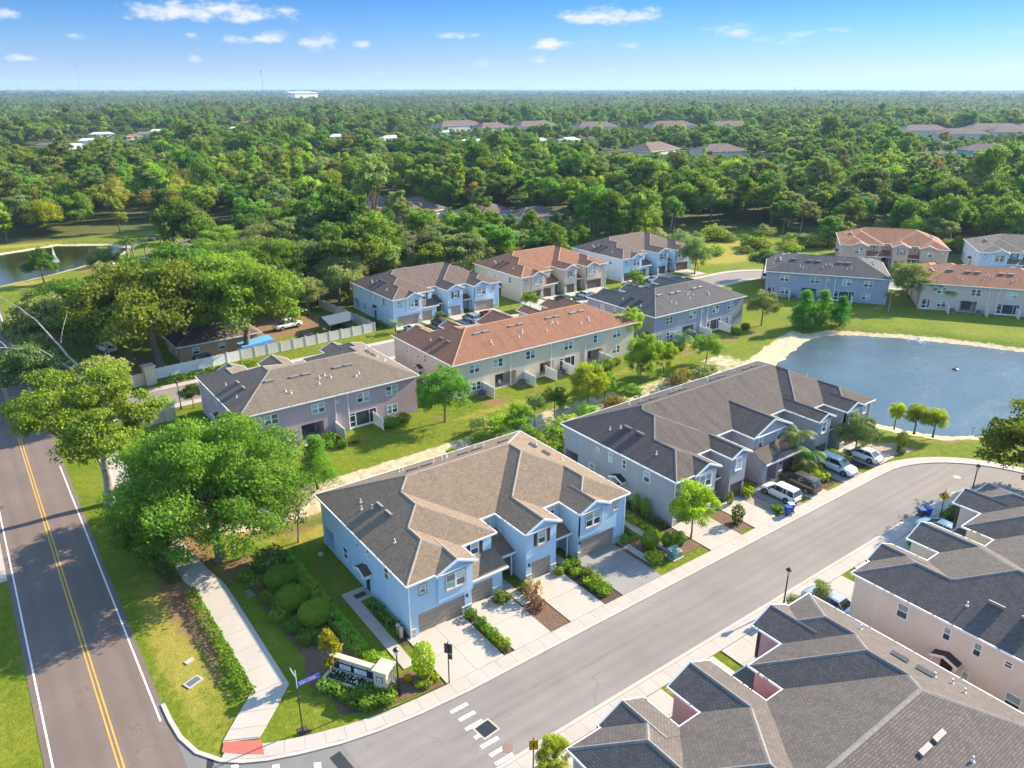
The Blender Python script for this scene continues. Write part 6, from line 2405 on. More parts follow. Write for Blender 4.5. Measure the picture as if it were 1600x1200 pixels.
def car_meshes(kind):
    s = CAR[kind]
    L, W_, bot = s['L'], s['W'], s['bot']
    # body: stations along the length
    st = []
    top = s['top']
    for (x, z) in top:
        e = min(x, L - x)
        w = W_ * (1 - .16 * max(0, 1 - e / .55) ** 1.5)
        st.append((x, z, w))
    b = MB()
    prof = []
    for (x, z, w) in st:
        ring = [(w * .88, bot), (w * .985, bot + .12), (w, (bot + z) / 2), (w * .985, z - .16), (w * .93, z - .04), (w * .8, z), (0, z + .025)]
        ring = ring + [(-a, c) for a, c in ring[-2::-1]]
        prof.append([(x - L / 2, y, zz) for y, zz in ring])
    n = len(prof[0])
    for ring in prof:
        b.v += ring
    for i in range(len(prof) - 1):
        for k in range(n - 1):
            a = i * n + k
            b.f.append((a, a + n, a + n + 1, a + 1))
            b.mi.append(0)
        b.f.append((i * n, i * n + n - 1, (i + 1) * n + n - 1, (i + 1) * n))
        b.mi.append(0)
    b.f.append(tuple(range(n)))
    b.f.append(tuple(range(len(b.v) - 1, len(b.v) - n - 1, -1)))
    b.mi += [0, 0]
    x0, x1, r0, r1, zr = s['gh']
    zb = 1.05 if kind == 'suv' else (.91 if kind == 'sedan' else 1.1)
    wb, wr = W_ * .90, W_ * .68
    g = MB()
    lo = [(x0 - L / 2, -wb * .95, zb), (x1 - L / 2, -wb * .92, zb - .02), (x1 - L / 2, wb * .92, zb - .02), (x0 - L / 2, wb * .95, zb)]
    hi = [(r0 - L / 2, -wr, zr - .05), (r1 - L / 2, -wr, zr - .03), (r1 - L / 2, wr, zr - .03), (r0 - L / 2, wr, zr - .05)]
    g.v += lo + hi
    g.f += [(4, 5, 6, 7), (0, 1, 5, 4), (1, 2, 6, 5), (2, 3, 7, 6), (3, 0, 4, 7)]
    g.mi += [0] * 5
    r = MB()
    xm = (r0 + r1) / 2 - L / 2
    rr = [(r0 - L / 2 - .07, -wr * .94), (r0 - L / 2 + .1, -wr * 1.03), (r1 - L / 2, -wr * 1.03), (r1 - L / 2 + .1, -wr * .9)]
    ring = rr + [(x, -y) for x, y in rr[::-1]]
    r.prism(ring, zr - .06, zr - .01)
    r.prism([(xm + (x - xm) * .82, y * .8) for x, y in ring], zr - .01, zr + .03)
    # pillars
    for sgn in (-1, 1):
        for (xa, xb, t_) in ((x0, r0, .035), (x1, r1, .028)):
            r.tube((xa - L / 2, sgn * wb * .95, zb - .02), (xb - L / 2, sgn * wr * 1.01, zr - .04), t_, t_ * .9, 5)
        xb_ = (r0 + r1) / 2 - L / 2 + .05
        r.tube((xb_ + .05, sgn * wb * .965, zb - .02), (xb_, sgn * wr * 1.02, zr - .04),  .028, .026, 5)
        if kind != 'sedan':
            xq = r0 + .75 - L / 2 if kind == 'suv' else r0 + .08 - L / 2
            r.tube((xq, sgn * wb * .96, zb - .02), (xq, sgn * wr * 1.02, zr - .04), .032, .032, 5)
    out = {'body': b, 'glazing': g, 'roof': r}
    tl = MB()
    hl = MB()
    zt = 1.0 if kind == 'pickup' else (.92 if kind == 'suv' else .76)
    return out, zt


CARM = {}


def car(kind, x, y, ang, paint, label, s=1.0, group=None):
    key = (kind, paint.name)
    if key not in CARM:
        parts, zt = car_meshes(kind)
        me_b = parts['body'].mesh('body', paint)
        me_b.shade_smooth()
        me_b.set_sharp_from_angle(angle=math.radians(38))
        CARM[key] = (me_b, parts['glazing'].mesh('glazing', CARGLASS), parts['roof'].mesh('roof', paint), zt)
    me_b, me_g, me_r, zt = CARM[key]
    S_ = CAR[kind]
    L, W_ = S_['L'], S_['W']
    r = thing({'suv': 'parked_car', 'sedan': 'parked_car', 'pickup': 'pickup_truck'}[kind], label, {'suv': 'car', 'sedan': 'car', 'pickup': 'pickup truck'}[kind], (x, y, .085), ang, group)
    r.scale = (s, s, s)
    obj('body', me_b, r)
    obj('glazing', me_g, r)
    obj('roof', me_r, r)
    R = .40 if kind == 'pickup' else .35
    for wx in (.95 * L / 4.65 - L / 2, L / 2 - .88 * L / 4.65):
        for sy in (-1, 1):
            w = obj('wheel', cached(('wheel', R), lambda: MB().tube((0, -.12, 0), (0, .12, 0), R, R, 16).mesh('wheel', TYRE)), r, Matrix.Translation((wx, sy * (W_ - .10), R)))
            obj('rim', cached(('rim', R), lambda: MB().tube((0, -.13, 0), (0, .13, 0), R * .62, R * .62, 12).mesh('rim', RIM)), w)
            obj('wheel_arch', cached(('arch', R), lambda: MB().tube((0, -.105, 0), (0, .105, 0), R * 1.2, R * 1.2, 16).mesh('wheel_arch', PLASTIC)), r, Matrix.Translation((wx, sy * (W_ - .10), R + .03)))
    for sy in (-1, 1):
        obj('tail_lamp', cached('tl', lambda: MB().box(-.05, .06, -.12, .12, -.12, .1).mesh('tail_lamp', LAMPR)), r, Matrix.Translation((-L / 2 + .06, sy * (W_ - .22), zt - .16)))
        obj('headlight', cached('hl', lambda: MB().box(-.16, .05, -.16, .16, -.06, .05).mesh('headlight', LAMPW)), r, Matrix.Translation((L / 2 - .22, sy * (W_ - .33), zt - .26)))
        obj('mirror', cached('mir', lambda: MB().box(-.06, .1, -.1, .1, -.06, .08).mesh('mirror', PLASTIC)), r, Matrix.Translation((L * .195, sy * (W_ + .06), zt + .1)))
    obj('bumper', cached(('bump', kind), lambda: MB().box(-L / 2 - .02, -L / 2 + .2, -W_ * .8, W_ * .8, S_['bot'] + .02, S_['bot'] + .2).box(L / 2 - .2, L / 2 + .02, -W_ * .78, W_ * .78, S_['bot'] + .02, S_['bot'] + .16).mesh('bumper', PLASTIC)), r)
    if kind == 'pickup':
        obj('cargo_bed', cached('bedm', lambda: MB().box(-L / 2 + .12, -L / 2 + 1.9, -W_ * .78, W_ * .78, 1.14, 1.155).mesh('cargo_bed', PLASTIC)), r)
    return r


PW, PWB, PBR = carpaint('paint_white', (.72, .72, .70)), carpaint('paint_ice', (.58, .64, .70)), carpaint('paint_brown', (.085, .062, .042), .4)
PSI, PBK, PGR = carpaint('paint_silver', (.42, .44, .46), .5), carpaint('paint_black', (.012, .012, .014)), carpaint('paint_grey', (.10, .105, .11), .4)
PRD = carpaint('paint_red', (.35, .015, .012))
car('suv', 72.1, 44.6, PI2, PW, 'white SUV nosed up to the grey row entry beside the bins')
car('suv', 76.1, 44.7, PI2, PBR, 'dark brown SUV parked beside the white one at the grey row', 1.06)
car('suv', 83.6, 44.5, -PI2, PWB, 'pale crossover facing the street beside the palms', 1.03)
car('sedan', 89.4, 44.4, PI2, PW, 'white sedan half hidden under the drooping golden green tree')
car('sedan', 58.3, 29.6, PI2, PSI, 'silver sedan in the beige row drive behind the wispy bushes')
car('sedan', 79.3, 29.6, PI2, PW, 'white car in the beige row drive by the curve warning sign')
car('pickup', 50.6, 144.4, .15, PW, 'white pickup truck on the bare yard beyond the vinyl fence')
car('sedan', 50.8, 134.2, .1, PBK, 'black car on the yard grass just inside the vinyl fence')
car('suv', 31.5, 132.8, .2, PBK, 'black car in front of the tan neighbour house')
car('suv', 18.6, 150.0, 1.9, PW, 'white van parked in the shade of the neighbouring oaks')
car('sedan', 69.5, 127.4, PI2, PW, 'white car partly hidden beside the palm at the light blue row')
car('suv', 75.8, 127.6, PI2, PGR, 'dark grey car in the second drive of the light blue row')
car('suv', 82.8, 126.6, PI2, PSI, 'silver car before the narrow garage of the light blue row')
car('sedan', 87.6, 127.2, PI2, PRD, 'red car before the last garage of the light blue row')
car('sedan', 108.2, 127.4, PI2, PGR, 'grey car in the second drive of the cream row')
car('sedan', 114.4, 127.2, PI2, PWB, 'pale sedan in the third drive of the cream row')
car('suv', 137.6, 127.6, PI2, PW, 'white car in the second drive of the farthest light blue row')


# ------------------------------------------------------------------ fences, yard, neighbours
def fence_line(pts, label, h=1.85, pw=2.4, mat='vinyl_tan'):
    a, c = Vector(pts[0]), Vector(pts[1])
    d = c - a
    n = max(1, round(d.length / pw))
    w = d.length / n
    r = thing('vinyl_fence', label, 'fence', (a.x, a.y, 0), math.atan2(d.y, d.x), 'vinyl boundary fence')
    for k in range(n):
        obj('panel', cached(('fp', round(w, 2), h, mat), lambda: MB().box(.06, w - .06, -.03, .03, .06, h - .1).box(0, w, -.05, .05, h - .1, h).box(0, w, -.05, .05, .04, .18).mesh('panel', MT[mat])), r, Matrix.Translation((k * w, 0, 0)))
    for k in range(n + 1):
        obj('post', cached(('fpost', h, mat), lambda: MB().box(-.09, .09, -.09, .09, 0, h + .1).box(-.12, .12, -.12, .12, h + .1, h + .16).mesh('post', MT[mat])), r, Matrix.Translation((k * w, 0, 0)))


fence_line([(21.6, 129.6), (37.0, 130.8)], 'pale vinyl fence behind the hedge of the back street', mat='vinyl_white')
fence_line([(37.0, 130.8), (63.6, 131.9)], 'tan vinyl fence running up to the light blue row lawn')
fence_line([(63.6, 131.9), (62.0, 155.5)], 'tan vinyl fence between the shed yard and the light blue row')

sd = thing('shed', 'open shed with dark sloping metal roof by the vinyl fence', 'shed', (58.3, 138.6, 0), math.radians(8))
MB().box(-2.6, 2.6, 1.9, 2.1, 0, 2.3).box(2.4, 2.6, -1.9, 1.9, 0, 2.2).build('wall', plain('shed_wall', (.30, .27, .22), .8), sd)
for (x_, y_) in ((-2.5, -2.0), (2.5, -2.0), (-2.5, 2.0)):
    MB().box(x_ - .08, x_ + .08, y_ - .08, y_ + .08, 0, 2.2).build('post', MT['bark'], sd)
MSH = plain('shed_roof_metal', (.10, .115, .135), .45, .3)
for sg in (1, -1):
    MB().prism([(-3.1, 0), (3.1, 0), (3.1, -2.9 * sg), (-3.1, -2.9 * sg)][::-1 if sg > 0 else 1], [2.95, 2.95, 1.9, 1.9][::-1 if sg > 0 else 1], [3.02, 3.02, 1.97, 1.97][::-1 if sg > 0 else 1]).build('roof_panel', MSH, sd)

PL_ = [Solid(0, 17, 0, 10, 'LRFB', 2.9)]


def bungalow(label, x, y, ang, L, D, wall, roofm, zeave=2.9, name='house', cat='house', group=None, wins=True, garage=False):
    r = thing(name, label, cat, (x, y, 0), ang, group)
    so = [Solid(0, L, 0, D, 'LRFB', zeave)]
    key = ('bun', L, D, zeave, roofm.name)
    ro = obj('roof', cached(key, lambda: roof_mesh('roof', so, roofm)), r)
    for p, q in cached(('bunr', L, D, zeave), lambda: ridge_lines(so)):
        def cm():
            b = MB()
            P_, Q_ = Vector(p), Vector(q)
            d = Q_ - P_
            sd_ = Vector((d.y, -d.x, 0)).normalized() * .18
            u, dn = Vector((0, 0, .04)), Vector((0, 0, -.05))
            b.quad(P_ + sd_ + dn, Q_ + sd_ + dn, Q_ + u, P_ + u)
            b.quad(P_ + u, Q_ + u, Q_ - sd_ + dn, P_ - sd_ + dn)
            return b.mesh('ridge_cap', CAPMAT.get(roofm.name, roofm))
        obj('ridge_cap', cached(('bcap', L, D, zeave, roofm.name, p, q), cm), ro)
    obj('fascia', cached(('bunf', L, D, zeave), lambda: MB().box(-.08, L + .08, -.1, -.02, zeave - .2, zeave).box(-.08, L + .08, D + .02, D + .1, zeave - .2, zeave).box(-.1, -.02, 0, D, zeave - .2, zeave).box(L + .02, L + .1, 0, D, zeave - .2, zeave).mesh('fascia', MT['trim'])), ro)
    wbm = MB()
    ops_f = []
    n = max(2, int(L / 4.2))
    flo = [.9] if zeave < 4 else [.9, 3.7]
    for k in range(n):
        for z in flo:
            ops_f.append(win(.5 + (L - 1.4) * (k + .5) / n, 1.2, 1.2, z))
    d1_, _ = wall_segment(wbm, (.5, .5), (L - .5, .5), 0, zeave - .05, ops_f)
    wall_segment(wbm, (L - .5, .5), (L - .5, D - .5), 0, zeave - .05, [])
    wall_segment(wbm, (L - .5, D - .5), (.5, D - .5), 0, zeave - .05, [])
    ops_l = [win(D * .35 - .5, 1.0, 1.2, z) for z in flo] + [win(D * .7 - .5, 1.0, 1.2, z) for z in flo]
    wall_segment(wbm, (.5, D - .5), (.5, .5), 0, zeave - .05, ops_l)
    wbm.quad((0, 0, zeave - .1), (0, D, zeave - .1), (L, D, zeave - .1), (L, 0, zeave - .1))
    wbm.build('wall', wall, r)
    for o_ in ops_f:
        add_window(r, XF((.5 + o_['c'], .5, o_['z0']), 0), o_['w'], o_['h'], False)
    for o_ in ops_l:
        add_window(r, XF((.5, D - .5 - o_['c'], o_['z0']), -PI2), o_['w'], o_['h'], False)
    return r


HTAN = stucco('stucco_house_tan', (.42, .28, .19))
bungalow('low tan stucco house under the oaks beyond the vinyl fence', 27.5, 135.5, .03, 15, 9, HTAN, ROOFS['umber'])
# gate column and wall at the back street
gc = thing('gate_column', 'tan stucco gate wall and column where the back street meets the main road', 'monument', (20.0, 111.2, 0), .25)
MB().box(-.7, .7, -.7, .7, 0, 2.5).box(-.85, .85, -.85, .85, 2.5, 2.75).build('column', CREAMW, gc)
MB().box(-4.2, -.71, -.2, .2, 0, 1.5).box(-4.25, -.72, -.3, .3, 1.5, 1.65).build('wing_wall', CREAMW, gc)
gc = thing('gate_column', 'tan stucco gate column by the fence end at the back street', 'monument', (21.2, 128.2, 0), .1)
MB().box(-.8, .8, -.8, .8, 0, 2.9).box(-.95, .95, -.95, .95, 2.9, 3.15).build('column', CREAMW, gc)
MB().box(-3.4, -.81, -.2, .2, 0, 2.0).build('wing_wall', CREAMW, gc)
BLUET = plain('blue_tarp', (.10, .33, .62), .5)
tp = MB().prism([(-3.0, -1.2), (3.0, -1.2), (3.0, 1.2), (-3.0, 1.2)], 1.7, [2.0, 2.3, 2.6, 2.2]).build('tarp_cover', BLUET)
tp.location = (40.4, 133.2, 0)
tp.rotation_euler = (0, 0, .1)
tag(tp, 'blue and white tarpaulin over things stacked behind the vinyl fence', 'tarpaulin')
stk = MB().box(-2.7, 2.7, -1.0, 1.0, 0, 1.69).build('stacked_goods', MT['vinyl_white'])
stk.location = (40.4, 133.2, 0)
stk.rotation_euler = (0, 0, .1)
tag(stk, 'white stacked goods below the blue tarpaulin', 'goods')

# bare leaning limbs over the road
lm = thing('dead_tree', 'bare pale leaning tree with long limbs reaching over the main road', 'tree', (13.2, 119.5, 0), 0)
b = MB()
rsl = np.random.RandomState(5)
limb(b, (0, 0, -.2), (-1.5, 3.5, 5.2), .34, .26, rsl, 8, .05)
limb(b, (-1.5, 3.5, 5.2), (-7.0, 8.0, 9.0), .26, .14, rsl, 7, .06, 6)
limb(b, (-1.5, 3.5, 5.2), (-5.5, 14.0, 12.0), .24, .10, rsl, 7, .06, 6)
limb(b, (-7.0, 8.0, 9.0), (-13.0, 9.5, 10.2), .14, .05, rsl, 6, .06, 6)
limb(b, (-5.5, 14.0, 12.0), (-9.5, 20.0, 15.5), .10, .04, rsl, 6, .06, 5)
limb(b, (-4.2, 6.0, 7.2), (-6.5, 5.0, 10.0), .10, .03, rsl, 6, .06, 4)
o_ = b.build('trunk', MT['bark_grey'], lm, True)
for (p_, q_) in (((-3.2, 9.0, 9.0), (-1.0, 13.0, 13.0)), ((-10, 8.8, 9.6), (-12, 13, 12))):
    b = MB()
    limb(b, p_, q_, .08, .02, rsl, 5, .08)
    b.build('branch', MT['bark_grey'], lm, True)
pp = thing('utility_pole', 'slender pale pole standing among the oaks by the main road', 'pole', (14.9, 122.6, 0))
MB().tube((0, 0, 0), (0, 0, 8.2), .13, .09, 8).build('shaft', MT['bark_grey'], pp)
MB().box(-.6, .6, -.06, .06, 7.6, 7.75).build('crossarm', MT['bark'], pp)
# fountain sprays and a float
def spray(x, y, h, w, label, n=900, seed=1):
    rs = np.random.RandomState(seed)
    t_ = rs.rand(n)
    a = rs.rand(n) * 6.283
    rr = w * (.08 + .92 * (1 - t_) ** 2.2) * rs.rand(n) ** .5
    P = np.stack([rr * np.cos(a), rr * np.sin(a), t_ * h], 1)
    V, F = leaves(P, sphere_dirs(n, rs), .13, rs, .7)
    o = obj('fountain_spray', fast_mesh('fountain_spray', V, F, SPRAY))
    o.location = (x, y, WATER_Z)
    return tag(o, label, 'fountain')


SPRAY = plain('spray_water', (.85, .88, .9), .4, var=.02)
spray(22.2, 246.0, 4.6, 1.3, 'white fountain jet in the dark pond', 1500, 2)
spray(146.0, 66.0, .9, 2.6, 'low aerator spray near the far bank of the pond', 700, 3)
fl = thing('pond_float', 'small dark float on the open pond water', 'float', (136.0, 54.3, WATER_Z), .3)
MB().lathe([(0, .0), (.45, .0), (.5, .12), (.3, .22), (0, .24)], 10).build('hull', MT['lamp_black'], fl)
MB().tube((0, 0, .2), (0, 0, .5), .05, .04, 6).build('stem', MT['lamp_black'], fl)
# ------------------------------------------------------------------ the far town: roofs among the trees
APT = stucco('stucco_apartment', (.52, .47, .40))
APTB = stucco('stucco_apartment_blue', (.25, .38, .52))
MOBW = stucco('mobile_white', (.72, .72, .70))
WROOF = shingle('roof_white', (.62, .62, .62), (.55, .55, .56), .2)
CAPMAT[WROOF.name] = MT['trim']
FAR = []      # (x, y, clear radius) for the woodland mask


def far_house(x, y, ang, L, D, ze, wall, roofm, label, cat, group, clear=None):
    bungalow(label, x, y, ang, L, D, wall, roofm, ze, 'apartment_block' if ze > 4 else 'house', cat, group)
    c, s = math.cos(ang), math.sin(ang)
    FAR.append((x + c * L / 2 - s * D / 2, y + s * L / 2 + c * D / 2, clear or max(L, D) * .62))


LB = 'brown roofed house nestled in the woods below the curving lane'
for (x_, y_, a_, L_, D_) in ((134, 240, .35, 20, 13), (150, 226, .2, 20, 13), (160, 212, -.1, 18, 12), (130, 262, .5, 18, 12)):
    far_house(x_, y_, a_, L_, D_, 3.0, APT, ROOFS['umber'], LB, 'house', 'houses below the lane')
LA = 'distant apartment block with brown hip roof among the trees'
for (x_, y_, a_, L_, D_) in ((455, 745, .1, 60, 22), (520, 690, .0, 55, 22), (560, 640, -.2, 50, 22), (470, 690, .1, 40, 20), (640, 610, -.3, 55, 22), (690, 570, -.3, 55, 22), (845, 372, -.6, 60, 24), (900, 350, -.6, 60, 24), (770, 400, -.5, 50, 22), (815, 338, -.6, 50, 22), (740, 350, -.6, 45, 20)):
    far_house(x_, y_, a_, L_, D_, 6.2, APT, ROOFS['umber'], LA, 'apartments', 'distant apartment blocks')
for (x_, y_, a_, L_, D_) in ((390, 372, .25, 42, 22), (418, 350, -.3, 34, 20)):
    far_house(x_, y_, a_, L_, D_, 5.0, APT, ROOFS['umber'], 'large brown roof standing clear of the mid-distance woods', 'apartments', 'mid-distance brown roofs')
far_house(560, 246, -.75, 52, 18, 6.0, APTB, ROOFS['umber'], 'blue apartment block with brown roof beyond the woods', 'apartments', None)
far_house(606, 215, -.75, 40, 18, 6.0, APT, ROOFS['umber'], 'pale apartment block beside the blue one beyond the woods', 'apartments', None)
rr_ = random.Random(4)
for (x_, y_) in ((84, 700), (120, 735), (104, 760), (150, 800), (130, 862), (165, 840), (190, 890), (226, 905), (205, 860), (250, 880), (335, 1050), (360, 1030), (385, 1010), (310, 652), (330, 640), (350, 620), (420, 690), (398, 560), (408, 530), (440, 520), (300, 690), (105, 1110), (275, 900), (360, 560), (80, 660), (70, 725)):
    L_, D_ = rr_.uniform(14, 24), rr_.uniform(7, 10)
    wh = rr_.random() < .6
    far_house(x_, y_, rr_.uniform(-.3, .3), L_, D_, 3.0, MOBW if wh else APT, WROOF if wh else rr_.choice([ROOFS['umber'], ROOFS['russet'], ROOFS['weathered']]),
              'small white roofed home in the distant clearing' if wh else 'small brown roofed home in the distant clearing', 'house', 'small homes in the distance', 17)

wh = thing('warehouse', 'big white warehouse near the horizon', 'warehouse', (1130, 2890, 0), .25)
MB().box(-10, 90, -25, 25, 0, 26).build('wall', MOBW, wh)
MB().prism([(-13, -28), (93, -28), (93, 28), (-13, 28)], 26, [26.5, 26.5, 31, 31]).build('roof', MOBW, wh)
for (x_, y_, h_, lab) in ((1184, 3356, 110, 'slender lattice mast beside the warehouse on the horizon'), (790, 5285, 175, 'thin water tower stem on the horizon'), (1640, 1128, 46, 'tall floodlight mast above the distant woods'), (490, 5400, 100, 'short mast on the horizon'), (4300, 3748, 75, 'tiny mast on the horizon past the woods')):
    r = thing('mast', lab, 'mast', (x_, y_, 0))
    MB().tube((0, 0, 0), (0, 0, h_), h_ * .012, h_ * .007, 6).build('shaft', MT['metal_grey'], r)
    MB().lathe([(0, 0), (h_ * .03, h_ * .015), (h_ * .035, h_ * .04), (0, h_ * .06)], 8, c=(0, 0, h_ * .95)).build('head', MT['metal_grey'], r)

# lane in the woods, parking by the dark pond
sheet('lane', [(126, 268), (140, 274), (152, 280), (166, 288), (172, 300), (165, 303), (156, 292), (146, 286), (122, 276)], .02, 'road')
sheet('parking', [(30, 214), (44, 218), (52, 236), (60, 246), (84, 248), (84, 260), (58, 258), (46, 244), (38, 228), (28, 222)], .02, 'road')
car('suv', 33.8, 220.8, .6, PW, 'white box van by the dark pond parking', 1.25)
car('suv', 37.8, 222.4, .6, PBK, 'black van by the dark pond parking', 1.1)
car('suv', 71.0, 252.0, .2, PW, 'white car in the far parking area under the trees', 1.1)
car('sedan', 52.0, 262.0, .9, PGR, 'grey car at the far lawn by the palms', 1.1)

# ------------------------------------------------------------------ woodland
CAM_AZ = math.atan2(FW.y, FW.x)
NOTREE = [[(62.5, -60), (62.5, 154), (160, 155.5), (166, 152), (172, 160), (204, 176), (222, 166), (222, 140), (213, 128), (226, 118), (236, 96), (262, 72), (262, -60)],
          [(-80, 204), (30, 209), (52, 214), (66, 226), (86, 242), (86, 262), (70, 272), (74, 296), (46, 300), (40, 284), (-80, 280)],
          [(-7, -60), (8.5, -60), (8.5, 900), (-7, 900)],
          [(8, 90), (70, 90), (70, 208), (8, 208)],
          [(30, 540), (82, 535), (86, 575), (30, 585)],
          [(122, 264), (140, 270), (155, 276), (172, 284), (178, 304), (163, 308), (150, 292), (118, 280)],
          [(790, 470), (815, 465), (825, 500), (795, 505)],
          [(1030, 2700), (1190, 2660), (1260, 2960), (1090, 2990)]]


def in_poly(px, py, poly):
    ins = np.zeros(px.shape, bool)
    n = len(poly)
    for i in range(n):
        x0, y0 = poly[i]
        x1, y1 = poly[(i + 1) % n]
        ins ^= ((y0 > py) != (y1 > py)) & (px < (x1 - x0) * (py - y0) / ((y1 - y0) if y1 != y0 else 1e-9) + x0)
    return ins


def scatter(r0, r1, step, seed):
    rs = np.random.RandomState(seed)
    n = int(r1 / step) + 1
    g = np.arange(-n, n + 1) * step
    X, Y = np.meshgrid(g, g)
    X = X + rs.uniform(-.42, .42, X.shape) * step
    Y = Y + rs.uniform(-.42, .42, Y.shape) * step
    X[1::2] += step / 2
    X, Y = X.ravel(), Y.ravel()
    R = np.hypot(X, Y)
    A = np.arctan2(Y, X) - CAM_AZ
    A = (A + math.pi) % (2 * math.pi) - math.pi
    k = (R >= r0) & (R < r1) & (np.abs(A) < math.radians(42))
    X, Y = X[k], Y[k]
    bad = np.zeros(X.shape, bool)
    for p in NOTREE:
        bad |= in_poly(X, Y, p)
    for (fx, fy, fr) in FAR:
        bad |= np.hypot(X - fx, Y - fy) < fr
    gapn = np.sin(X * .061 + 1.7 * np.sin(Y * .023)) * np.sin(Y * .053 + 1.3 * np.sin(X * .031)) + .5 * np.sin(X * .13 + Y * .11)
    bad |= (gapn > .98) & (R[k] > 230)
    return X[~bad], Y[~bad], rs


def low_factor(X, Y):
    """shorter growth in front of the distant homes, so their clearings stay open"""
    s = np.ones(X.shape)
    for (fx, fy, fr) in FAR:
        D = math.hypot(fx, fy)
        ux, uy = fx / D, fy / D
        dx, dy = X - fx, Y - fy
        along = -(dx * ux + dy * uy)
        across = np.abs(-dx * uy + dy * ux)
        reach = 80 if D < 450 else 190
        m_ = (along > 0) & (along < reach) & (across < fr * 1.5)
        s = np.where(m_, np.minimum(s, .24 + .6 * along / reach), s)
    return s


Xa, Ya, rsw = scatter(120, 520, 7.6, 21)
f_noise = np.sin(Xa * .021 + 1.3) * np.cos(Ya * .017) + .6 * np.sin(Xa * .05 - Ya * .043)
kinds = ['wood_a', 'wood_b', 'wood_c', 'wood_d', 'wood_e', 'wood_f', 'wood_g', 'wood_h', 'wood_i', 'wood_j']
prob = np.stack([np.full(Xa.shape, .21), np.full(Xa.shape, .17) + .06 * f_noise, np.full(Xa.shape, .14), .17 - .06 * f_noise, .09 + .08 * np.sin(Xa * .03 + Ya * .013), np.full(Xa.shape, .10), .08 + .04 * f_noise, np.full(Xa.shape, .015), np.full(Xa.shape, .07), np.full(Xa.shape, .018)], 1)
# bamboo-like gold stand left of the woods
gold = np.exp(-((Xa - 62) ** 2 / 700 + (Ya - 335) ** 2 / 900))
prob[:, 7] += gold * 1.4
prob = np.clip(prob, .005, None)
prob /= prob.sum(1)[:, None]
cum = np.cumsum(prob, 1)
kd = (rsw.rand(len(Xa))[:, None] > cum).sum(1)
sc = np.clip(rsw.normal(.88, .19, len(Xa)), .42, 1.35) * (1 + .16 * np.sin(Xa * .047 + 2) * np.sin(Ya * .039)) * low_factor(Xa, Ya)
sc *= np.where(np.hypot(Xa, Ya) > 300, .95, 1.0)
dist = np.hypot(Xa, Ya)
order = np.argsort(dist)
WL = {'wood_a': 'rounded dark green tree in the woods behind the estate', 'wood_b': 'full bright green tree in the woods behind the estate', 'wood_c': 'tall narrow crowned tree in the woods behind the estate', 'wood_d': 'grey olive oak in the woods behind the estate',
      'wood_e': 'lime green conical cypress in the woods behind the estate', 'wood_f': 'low dark evergreen in the woods behind the estate', 'wood_g': 'yellow green leafy tree in the woods behind the estate', 'wood_h': 'golden feathery bamboo-like tree in the woods', 'wood_i': 'tall bare-stemmed pine rising above the woods behind the estate', 'wood_j': 'grey half-dead tree with few brown leaves in the woods'}
N_IND = 225
for j in order[:N_IND]:
    k_ = kinds[kd[j]]
    place_tree(k_, float(Xa[j]), float(Ya[j]), WL[k_], float(sc[j]), float(rsw.rand() * 6.28), 'wood_tree', 'trees of the woods behind the estate', sz=float(sc[j] * rsw.uniform(.85, 1.15)))
rest = order[N_IND:]
X2, Y2, rs2 = scatter(520, 1250, 9.6, 22)
k2 = rs2.choice(10, len(X2), p=[.25, .14, .13, .18, .08, .09, .06, .01, .05, .01])
s2 = np.clip(rs2.normal(.85, .2, len(X2)), .4, 1.3) * (1 + .22 * np.sin(X2 * .021 + 1) * np.sin(Y2 * .017)) * low_factor(X2, Y2)
# far patches: forty crowns in one clump
def patch_mesh(seed, size, ncrown, nleaf, ls, hmean):
    rs = np.random.RandomState(seed)
    bl = []
    for _ in range(ncrown):
        h = rs.normal(hmean, 2.2)
        r = rs.uniform(3.6, 6.5)
        bl.append((rs.uniform(-size / 2, size / 2), rs.uniform(-size / 2, size / 2), max(h - r * .8, 2), r, .8))
    B = np.array(bl)
    P, d, idx = crown_points(B, nleaf, rs, .3)
    V, F = leaves(P, d, ls, rs, .8, .6, .3)
    bt = rs.rand(len(B))
    return fast_mesh('patch', V, F, MT['leaf_far'], np.clip(.55 * bt[idx] + .4 * rs.rand(nleaf), 0, 1))


X3, Y3, rs3 = scatter(1235, 3600, 46, 23)
X4, Y4, rs4 = scatter(3560, 9500, 112, 24)
PROTO = bpy.data.collections.new('wood_prototypes')
protos = [TREES[k][1] for k in kinds] + [patch_mesh(1, 54, 60, 3200, 2.3, 10.5), patch_mesh(2, 54, 56, 3200, 2.3, 9.5), patch_mesh(3, 54, 46, 2800, 2.3, 9.0)]
for i_, me_ in enumerate(protos):
    PROTO.objects.link(bpy.data.objects.new('wood_crown_%02d' % i_, me_))
PX = np.concatenate([Xa[rest], X2, X3, X4])
PY = np.concatenate([Ya[rest], Y2, Y3, Y4])
KI = np.concatenate([kd[rest], k2, 10 + rs3.randint(0, 3, len(X3)), 10 + rs4.randint(0, 3, len(X4))]).astype(np.int32)
SX = np.concatenate([sc[rest], s2, np.ones(len(X3)), np.full(len(X4), 2.45)])
SZ = np.concatenate([sc[rest] * rsw.uniform(.85, 1.15, len(rest)), s2 * rs2.uniform(.8, 1.1, len(X2)), rs3.uniform(.7, 1.15, len(X3)) * (1 + .25 * np.sin(X3 * .004) * np.sin(Y3 * .005)), rs4.uniform(.85, 1.45, len(X4)) * (1 + .3 * np.sin(X4 * .0011 + 1) * np.cos(Y4 * .0014))])
RO = np.concatenate([rsw.rand(len(rest)), rs2.rand(len(X2)), rs3.rand(len(X3)), rs4.rand(len(X4))]) * 6.283
nP = len(PX)
me = bpy.data.meshes.new('woods')
me.vertices.add(nP)
